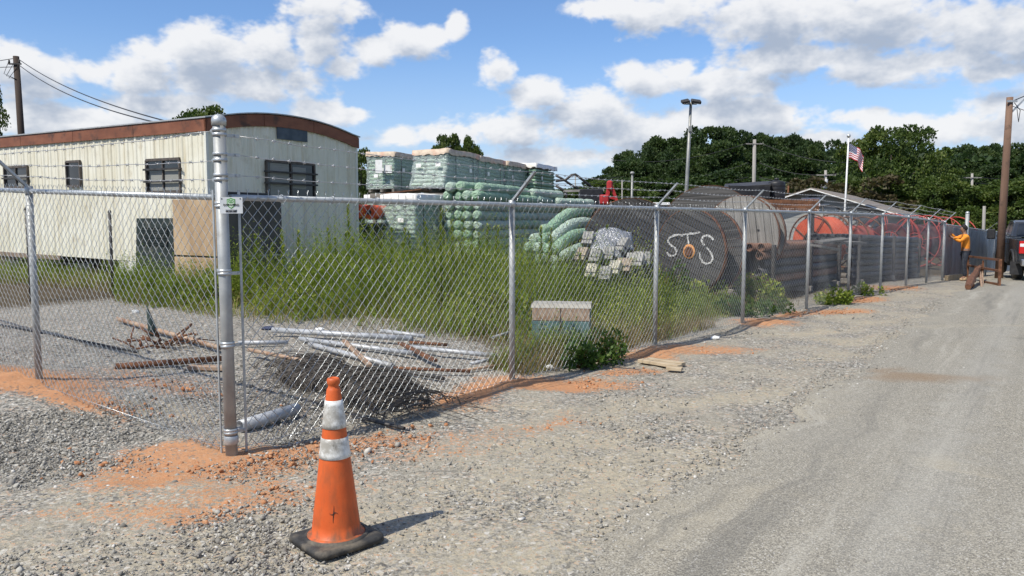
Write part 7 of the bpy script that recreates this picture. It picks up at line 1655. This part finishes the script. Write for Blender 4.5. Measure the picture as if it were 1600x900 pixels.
# ================================================================== TANK, ROOF SCRAP, BOOM AND RED STAND
def yard_extras():
    c = P(1212.5, 312, 21.5); g = on_ground(c.x, c.y); r = 13.2 / FPX * 21.5; h = P(1212, 284, 21.5).z - g.z; zb = P(1212, 312, 21.5).z - g.z
    t = thing('black_tank', 'round black plastic tank standing on a dark platform behind the pale reel', 'tank', Vector((g.x, g.y, g.z + zb))); H = h - zb
    pr = [(r * .97, 0), (r, .03)]; 
    for k in range(4): z = .06 + k * (H - .12) / 4; pr += [(r, z), (r * 1.025, z + .03), (r * 1.025, z + .06), (r, z + .09)]
    pr += [(r, H - .05), (r * .9, H), (r * .3, H + .04), (0, H + .04)]; MB().lathe(pr, 28).build('tank_shell', M_BLACK, t); MB().lathe([(r * .25, H + .04), (r * .25, H + .10), (0, H + .11)], 16).build('tank_lid', M_BLACK, t)
    pl = thing('dark_platform', 'dark rusty steel platform carrying the black tank', 'platform', g, R(-20)); W = .95
    MB().box((.05, 0, zb - .06), (2.1, 1.1, .10)).build('deck', M_RUST, pl)
    for x in (-.9, .95):
        for y in (-.45, .45): MB().box((x, y, (zb - .1) / 2), (.10, .10, zb - .1)).build('platform_leg', M_DKSTEEL, pl)
    MB().box((.05, -.56, zb - .22), (2.1, .04, .20)).build('side_beam', M_RUST, pl)
    c2 = P(1168, 289, 21.8); g2 = on_ground(c2.x, c2.y); t = thing('roof_sheet', 'dark rusted sheet roof on posts left of the black tank', 'lean-to roof', g2, R(-18)); H2 = c2.z - g2.z; rnd = random.Random(4)
    MB().box((0, 0, H2), (1.25, 1.0, .05), Euler((R(8), R(-3), 0)).to_matrix()).build('rusted_sheet', M_DKSTEEL, t); MB().box((.05, -.52, H2 - .22), (1.1, .05, .34), Euler((R(4), R(2), 0)).to_matrix()).build('fascia_plate', M_BLACK, t)
    for x in (-.5, .5): MB().beam((x, 0, 0), (x * .98, 0, H2), .07, .07, up=(0, 1, 0)).build('roof_post', M_DKSTEEL, t)
    # curved dark boom and its deck
    def Q(px, py, Y=34): return P(px, py, Y)
    g = on_ground(Q(900, 300).x, 34); t = thing('loader_boom', 'curved black steel boom rising behind the white lidded pallet', 'boom', g); m = M_DKSTEEL
    MB().tube([Q(868, 283) - g, Q(884, 281) - g, Q(893, 273.5) - g, Q(899, 272.5) - g, Q(904, 276) - g, Q(930, 297) - g], .055, 8).build('boom_arm', m, t); MB().tube([Q(868, 274) - g, Q(878, 279) - g, Q(906, 298) - g], .05, 8).build('boom_arm', m, t); MB().tube([Q(868, 290) - g, Q(880, 297) - g, Q(885, 303) - g, Q(885, 318) - g], .055, 8).build('boom_arm', m, t)
    MB().beam(Q(880, 298.5) - g, Q(944, 297) - g, .10, .10).build('deck_beam', M_POLEG, t)
    for px in (912, 940): b = Q(px, 299) - g; MB().beam(b, Vector((b.x, b.y, 0)), .12, .12, up=(0, 1, 0)).build('support_post', m, t)
    MB().box(Q(923, 309) - g, (1.0, .9, .75), bev=.05).build('machine_body', M_BLACK, t)
    red = simple("red_machine_paint", (.36, .022, .022), (.48, .04, .04), 6, .5, dirt=(.28, .03, .03), dsc=3)
    g = on_ground(P(953, 300, 27).x, 27); t = thing('red_stand', 'bright red steel reel stand behind the slumped green rolls', 'reel stand', g)
    def q(px, py): return P(px, py, 27) - g
    MB().beam(q(953, 283), q(946, 322), .12, .12, up=(0, 1, 0)).build('stand_leg', red, t); MB().beam(q(953, 284), q(965, 318), .10, .10, up=(0, 1, 0)).build('stand_leg', red, t); MB().beam(q(950, 296), Vector((q(950, 296).x, .9, 0)), .10, .10, up=(0, 1, 0)).build('stand_leg', red, t)
    MB().box(q(952.5, 290), (.20, .22, .34), bev=.05).build('stand_head', red, t); MB().tube([q(953, 291), q(953.5, 282)], [.07, .045], 8).build('stand_pin', red, t); MB().beam(q(937, 306), q(962, 310), .09, .09).build('stand_bar', red, t); MB().box(q(944, 312), (.30, .4, .34), bev=.04).build('winch_box', red, t); b = q(940, 322); MB().beam(b, Vector((b.x, b.y, 0)), .10, .10, up=(0, 1, 0)).build('stand_foot', red, t)
    # flat white roofs of things far off
    for (x0, x1, py, Y, lab) in ((880, 940, 318, 36, 'long pale flat trailer deck seen above the top rail left of the red stand'), (982, 1040, 317, 40, 'pale flat trailer deck seen above the top rail right of the red stand')):
        a = P(x0, py, Y); b = P(x1, py, Y); gg = on_ground((a.x + b.x) / 2, Y); t = thing('flat_trailer', lab, 'flat trailer', gg); H = a.z - gg.z
        MB().box((0, 0, H - .07), (b.x - a.x, 2.2, .14), bev=.01).build('trailer_deck', M_WHITE_P, t)
        for x in (-.35, .35): 
            for y in (-.9, .9): MB().lathe([(.15, -.12), (.40, -.12), (.42, 0), (.40, .12), (.15, .12)], 18, (x * (b.x - a.x), y, .42), Matrix.Rotation(R(90), 3, 'X')).build('trailer_wheel', M_RUBBER, t)
            MB().box((x * (b.x - a.x), 0, (H + .35) / 2), (.16, 1.9, max(.1, H - .40))).build('trailer_frame', M_DKSTEEL, t)
yard_extras()

# ================================================================== TREES
M_LEAF_D = leaf_material("forest_leaf", (.022, .042, .015), (.052, .086, .026), (.105, .140, .042), .35); M_LEAF_M = leaf_material("tree_leaf", (.030, .058, .014), (.080, .118, .024), (.15, .175, .038), .3); M_LEAF_R = leaf_material("rusty_leaf", (.045, .045, .02), (.085, .066, .034), (.08, .105, .03), .25)
M_BARK = simple("bark", (.05, .04, .032), (.10, .08, .065), 6, .95, 0, .5, 20, stretch=(1, 1, .2))
def crown_mesh(seed, n_cl, per, leaf, shape, mat):
    """unit-ish crown: height 1 with clumps spread on uneven boughs; shape(z) gives the half width"""
    rng = np.random.default_rng(seed); C = []; A = []
    z = rng.uniform(.0, 1, n_cl); th = rng.uniform(0, 2 * np.pi, n_cl); rr = shape(z) * (rng.uniform(.25, 1, n_cl) ** .55) * (1 + .25 * np.sin(th * 2 + seed)); cs = np.stack([rr * np.cos(th), rr * np.sin(th), z], 1); cr = rng.uniform(.07, .15, n_cl) * (1.15 - .4 * z); tone = rng.uniform(0, .55, n_cl)
    u = rng.normal(size=(n_cl, per, 3)); u /= np.linalg.norm(u, axis=2, keepdims=True); u[:, :, 2] = np.where(u[:, :, 2] < -.35, -u[:, :, 2], u[:, :, 2]); rad = rng.uniform(.55, 1.05, (n_cl, per, 1))
    Pn = cs[:, None] + u * rad * cr[:, None, None] * np.array([1.15, 1.15, .8]); D = u + rng.normal(0, .7, u.shape); D /= np.linalg.norm(D, axis=2, keepdims=True); S = np.cross(D, rng.normal(size=D.shape)); S /= np.linalg.norm(S, axis=2, keepdims=True)
    L = leaf * rng.uniform(.6, 1.4, (n_cl, per, 1)); var = np.clip(tone[:, None] + rng.uniform(0, .45, (n_cl, per)), 0, 1)
    Pn = Pn.reshape(-1, 3); D = (D * L).reshape(-1, 3); S = (S * L * .42).reshape(-1, 3); tip = Pn + D; mid = Pn + D * .5; V = np.stack([Pn, mid + S, tip, mid - S], 1).reshape(-1, 3)
    me = np_mesh("crown", V, np.arange(len(V)).reshape(-1, 4), 4, False, {'var': ('FACE', var.ravel())}); me.materials.append(mat)
    tr = MB(); tr.tube([(0, 0, -.45), (.01, 0, -.1), (-.01, .01, .3), (0, 0, .8)], [.035, .028, .018, .005], 8)
    for k in range(9):
        c = cs[rng.integers(n_cl)]; z0 = max(-.15, c[2] - .35); tr.tube([(0, 0, z0), (c[0] * .5, c[1] * .5, z0 + (c[2] - z0) * .6), tuple(c)], [.014, .009, .003], 5)
    return me, tr.mesh("trunk", M_BARK)
sh_round = lambda z: .42 * np.sqrt(np.clip(1 - (2 * z - 1.0) ** 2 * .92, 0, 1)) + .05
sh_tall = lambda z: .30 * np.clip(1.15 - z, 0, 1) ** .55 * np.clip(.35 + z * 2.2, 0, 1) + .03
sh_wide = lambda z: .55 * np.sqrt(np.clip(1 - (1.7 * z - .75) ** 2, 0, 1)) + .05
PROTO = [crown_mesh(1, 80, 280, .028, sh_round, M_LEAF_D), crown_mesh(2, 80, 280, .027, sh_tall, M_LEAF_D), crown_mesh(3, 90, 280, .028, sh_wide, M_LEAF_D), crown_mesh(4, 85, 280, .028, sh_tall, M_LEAF_D), crown_mesh(9, 80, 280, .027, sh_round, M_LEAF_D)]
BIG = crown_mesh(5, 170, 190, .026, sh_wide, M_LEAF_M); MIDS = [crown_mesh(6, 100, 260, .026, sh_wide, M_LEAF_M), crown_mesh(7, 100, 260, .026, sh_round, M_LEAF_M)]; RED = crown_mesh(8, 60, 150, .045, sh_wide, M_LEAF_R)
def tree(px, ytop, Y, proto, label, rz=0, name='tree', wide=1.0, low=.25, group=None, ybase=None):
    x = (px - 800) / FPX * Y; g = float(gz(x, Y)); top = P(px, ytop, Y).z; H = top - g; cz = low * H; h = H - cz
    t = thing(name, label, 'tree', Vector((x, Y, g)), rz, group)
    c = obj('crown', proto[0], None, t); c['kind'] = 'stuff'; c.location = (0, 0, cz); c.scale = (h * wide, h * wide, h)
    k = obj('trunk', proto[1], None, t); k.location = (0, 0, cz); k.scale = (h * wide, h * wide, max(h, cz / .42)); return t
def forest():
    rd = random.Random(12)
    prof = [(958, 262), (975, 244), (1000, 236), (1022, 230), (1045, 228), (1065, 222), (1085, 224), (1110, 207), (1130, 212), (1150, 224), (1172, 217), (1196, 219), (1218, 216), (1240, 226), (1262, 232), (1285, 232), (1310, 240), (1335, 246), (1362, 245), (1390, 240), (1418, 244), (1445, 248), (1470, 240), (1495, 238), (1520, 240), (1545, 236), (1568, 232), (1590, 226), (1615, 224), (1640, 222), (1670, 224), (1700, 220), (1735, 222)]
    hs = ['dark', 'deep green', 'dusky', 'shadowy', 'dense dark']
    G1 = 'trees of the dark woods beyond the yard'
    LM = [(930, 'the red stand'), (1075, 'the tall light pole'), (1179, 'the tall grey utility pole'), (1267, 'the white gable peak'), (1323, 'the flagpole'), (1390, 'the big rounded tree'), (1519, 'the far right pole'), (1570, 'the brown leaning pole')]
    cnt = {}
    def where(px, row):
        i = max(k for k in range(len(LM)) if LM[k][0] <= px); n = cnt[(row, i)] = cnt.get((row, i), 0) + 1
        return ('first', 'second', 'third', 'fourth', 'fifth', 'sixth', 'seventh', 'eighth', 'ninth', 'tenth')[min(n - 1, 9)] + ' ' + row + ' right of ' + LM[i][1]
    for i, (px, y) in enumerate(prof):
        tree(px + rd.uniform(-5, 5), y + rd.uniform(-7, 6), 112 + rd.uniform(-6, 8), PROTO[i % 5], where(px, 'skyline tree of the woods'), rd.uniform(0, 6), 'woodland_tree', rd.uniform(.55, .85), .12, G1)
    for i in range(30):
        px = 965 + i * 26 + rd.uniform(-6, 6); y = np.interp(px, [p for p, _ in prof], [q for _, q in prof]) + rd.uniform(16, 36)
        tree(px, y, 103 + rd.uniform(-5, 4), PROTO[(i * 2 + 1) % 5], where(px, 'mid-height woodland tree'), rd.uniform(0, 6), 'woodland_tree', rd.uniform(.7, 1.0), .06, 'trees in the middle row of the woods')
    for i in range(20):
        px = 955 + i * 34 + rd.uniform(-8, 8); tree(px, 286 + rd.uniform(-12, 12), 96 + rd.uniform(-4, 4), PROTO[(i * 3) % 5], where(px, 'low dark tree at the woods foot'), rd.uniform(0, 6), 'woodland_tree', rd.uniform(1.3, 1.8), .02, 'low trees at the foot of the woods')
    tree(1386, 208, 66, BIG, 'big rounded lighter green tree behind the flag and the grey building', .7, 'broad_tree', .82, .10)
    tree(1462, 282, 60, MIDS[1], 'mid-sized dark green tree right of the big rounded tree', 1.2, 'broad_tree', 1.05, .04)
    for i, (px, y, Y) in enumerate(((1425, 296, 64), (1500, 300, 62), (1532, 296, 66), (1565, 302, 58), (1592, 288, 56), (1625, 280, 56), (1660, 290, 58))):
        tree(px, y, Y, MIDS[i % 2], where(px, 'bushy lighter tree'), i * 1.3, 'bushy_tree', 1.25, .0, 'bushy trees before the right woods')
    tree(1345, 284, 62, RED, 'rust-tinted bushy tree behind the roof ridge under the flag', 0, 'bushy_tree', 1.3, .05); tree(1248, 284, 72, RED, 'rust-tinted bushy tree behind the left side of the white gable', 1.0, 'bushy_tree', 1.2, .05)
    tree(566, 244, 36, MIDS[1], 'dark tree showing in the gap right of the mobile home', .4, 'broad_tree', .55, .05); tree(549, 262, 40, MIDS[0], 'lower dark tree just behind the right edge of the mobile home', .9, 'broad_tree', .7, .05)
    tree(705, 220, 62, MIDS[0], 'tree crown peeking over the second wrapped pallet', 2, 'broad_tree', .45, .15); tree(733, 223, 63, MIDS[1], 'smaller tree crown peeking over the third wrapped pallet', 3, 'broad_tree', .36, .15)
    tree(326, 179, 46, MIDS[1], 'tree top peeking over the curved end of the mobile home roof', 1, 'broad_tree', .8, .2)
    for i, px in enumerate((875, 900, 925, 946)): tree(px, 300 + (i % 2) * 3 - (14 if i == 3 else 0), 84, MIDS[i % 2], ('first', 'second', 'third', 'fourth')[i] + ' low far bush from the left under the curved boom', i, 'low_tree', 1.8, .0, 'low bushes under the boom')
    tree(-42, 60, 22, MIDS[0], 'tree whose dark leafy branch hangs in at the left edge', 1.5, 'broad_tree', .42, .35)
forest()
# woods that read as one mass behind the single trees
def far_woods():
    rng = np.random.default_rng(3); n = 42000; a = np.radians(rng.uniform(4, 62, n)); d = rng.uniform(120, 140, n); X = d * np.sin(a); Y = d * np.cos(a)
    top = 9.5 + 4 * fbm(a * 14, a * 0, 3, 3) ; Z = gz(X, Y) + rng.uniform(0, 1, n) ** .7 * top * np.clip((np.degrees(a) - 5) / 5, .15, 1)
    D = rng.normal(size=(n, 3)); D /= np.linalg.norm(D, axis=1, keepdims=True); S = np.cross(D, rng.normal(size=(n, 3))); S /= np.linalg.norm(S, axis=1, keepdims=True); L = rng.uniform(.5, 1.1, (n, 1))
    o = quads_mesh('far_woods', np.stack([X, Y, Z], 1), D * L, S * L * .42, rng.uniform(0, .6, n), M_LEAF_D); tag(o, kind='stuff')
far_woods()
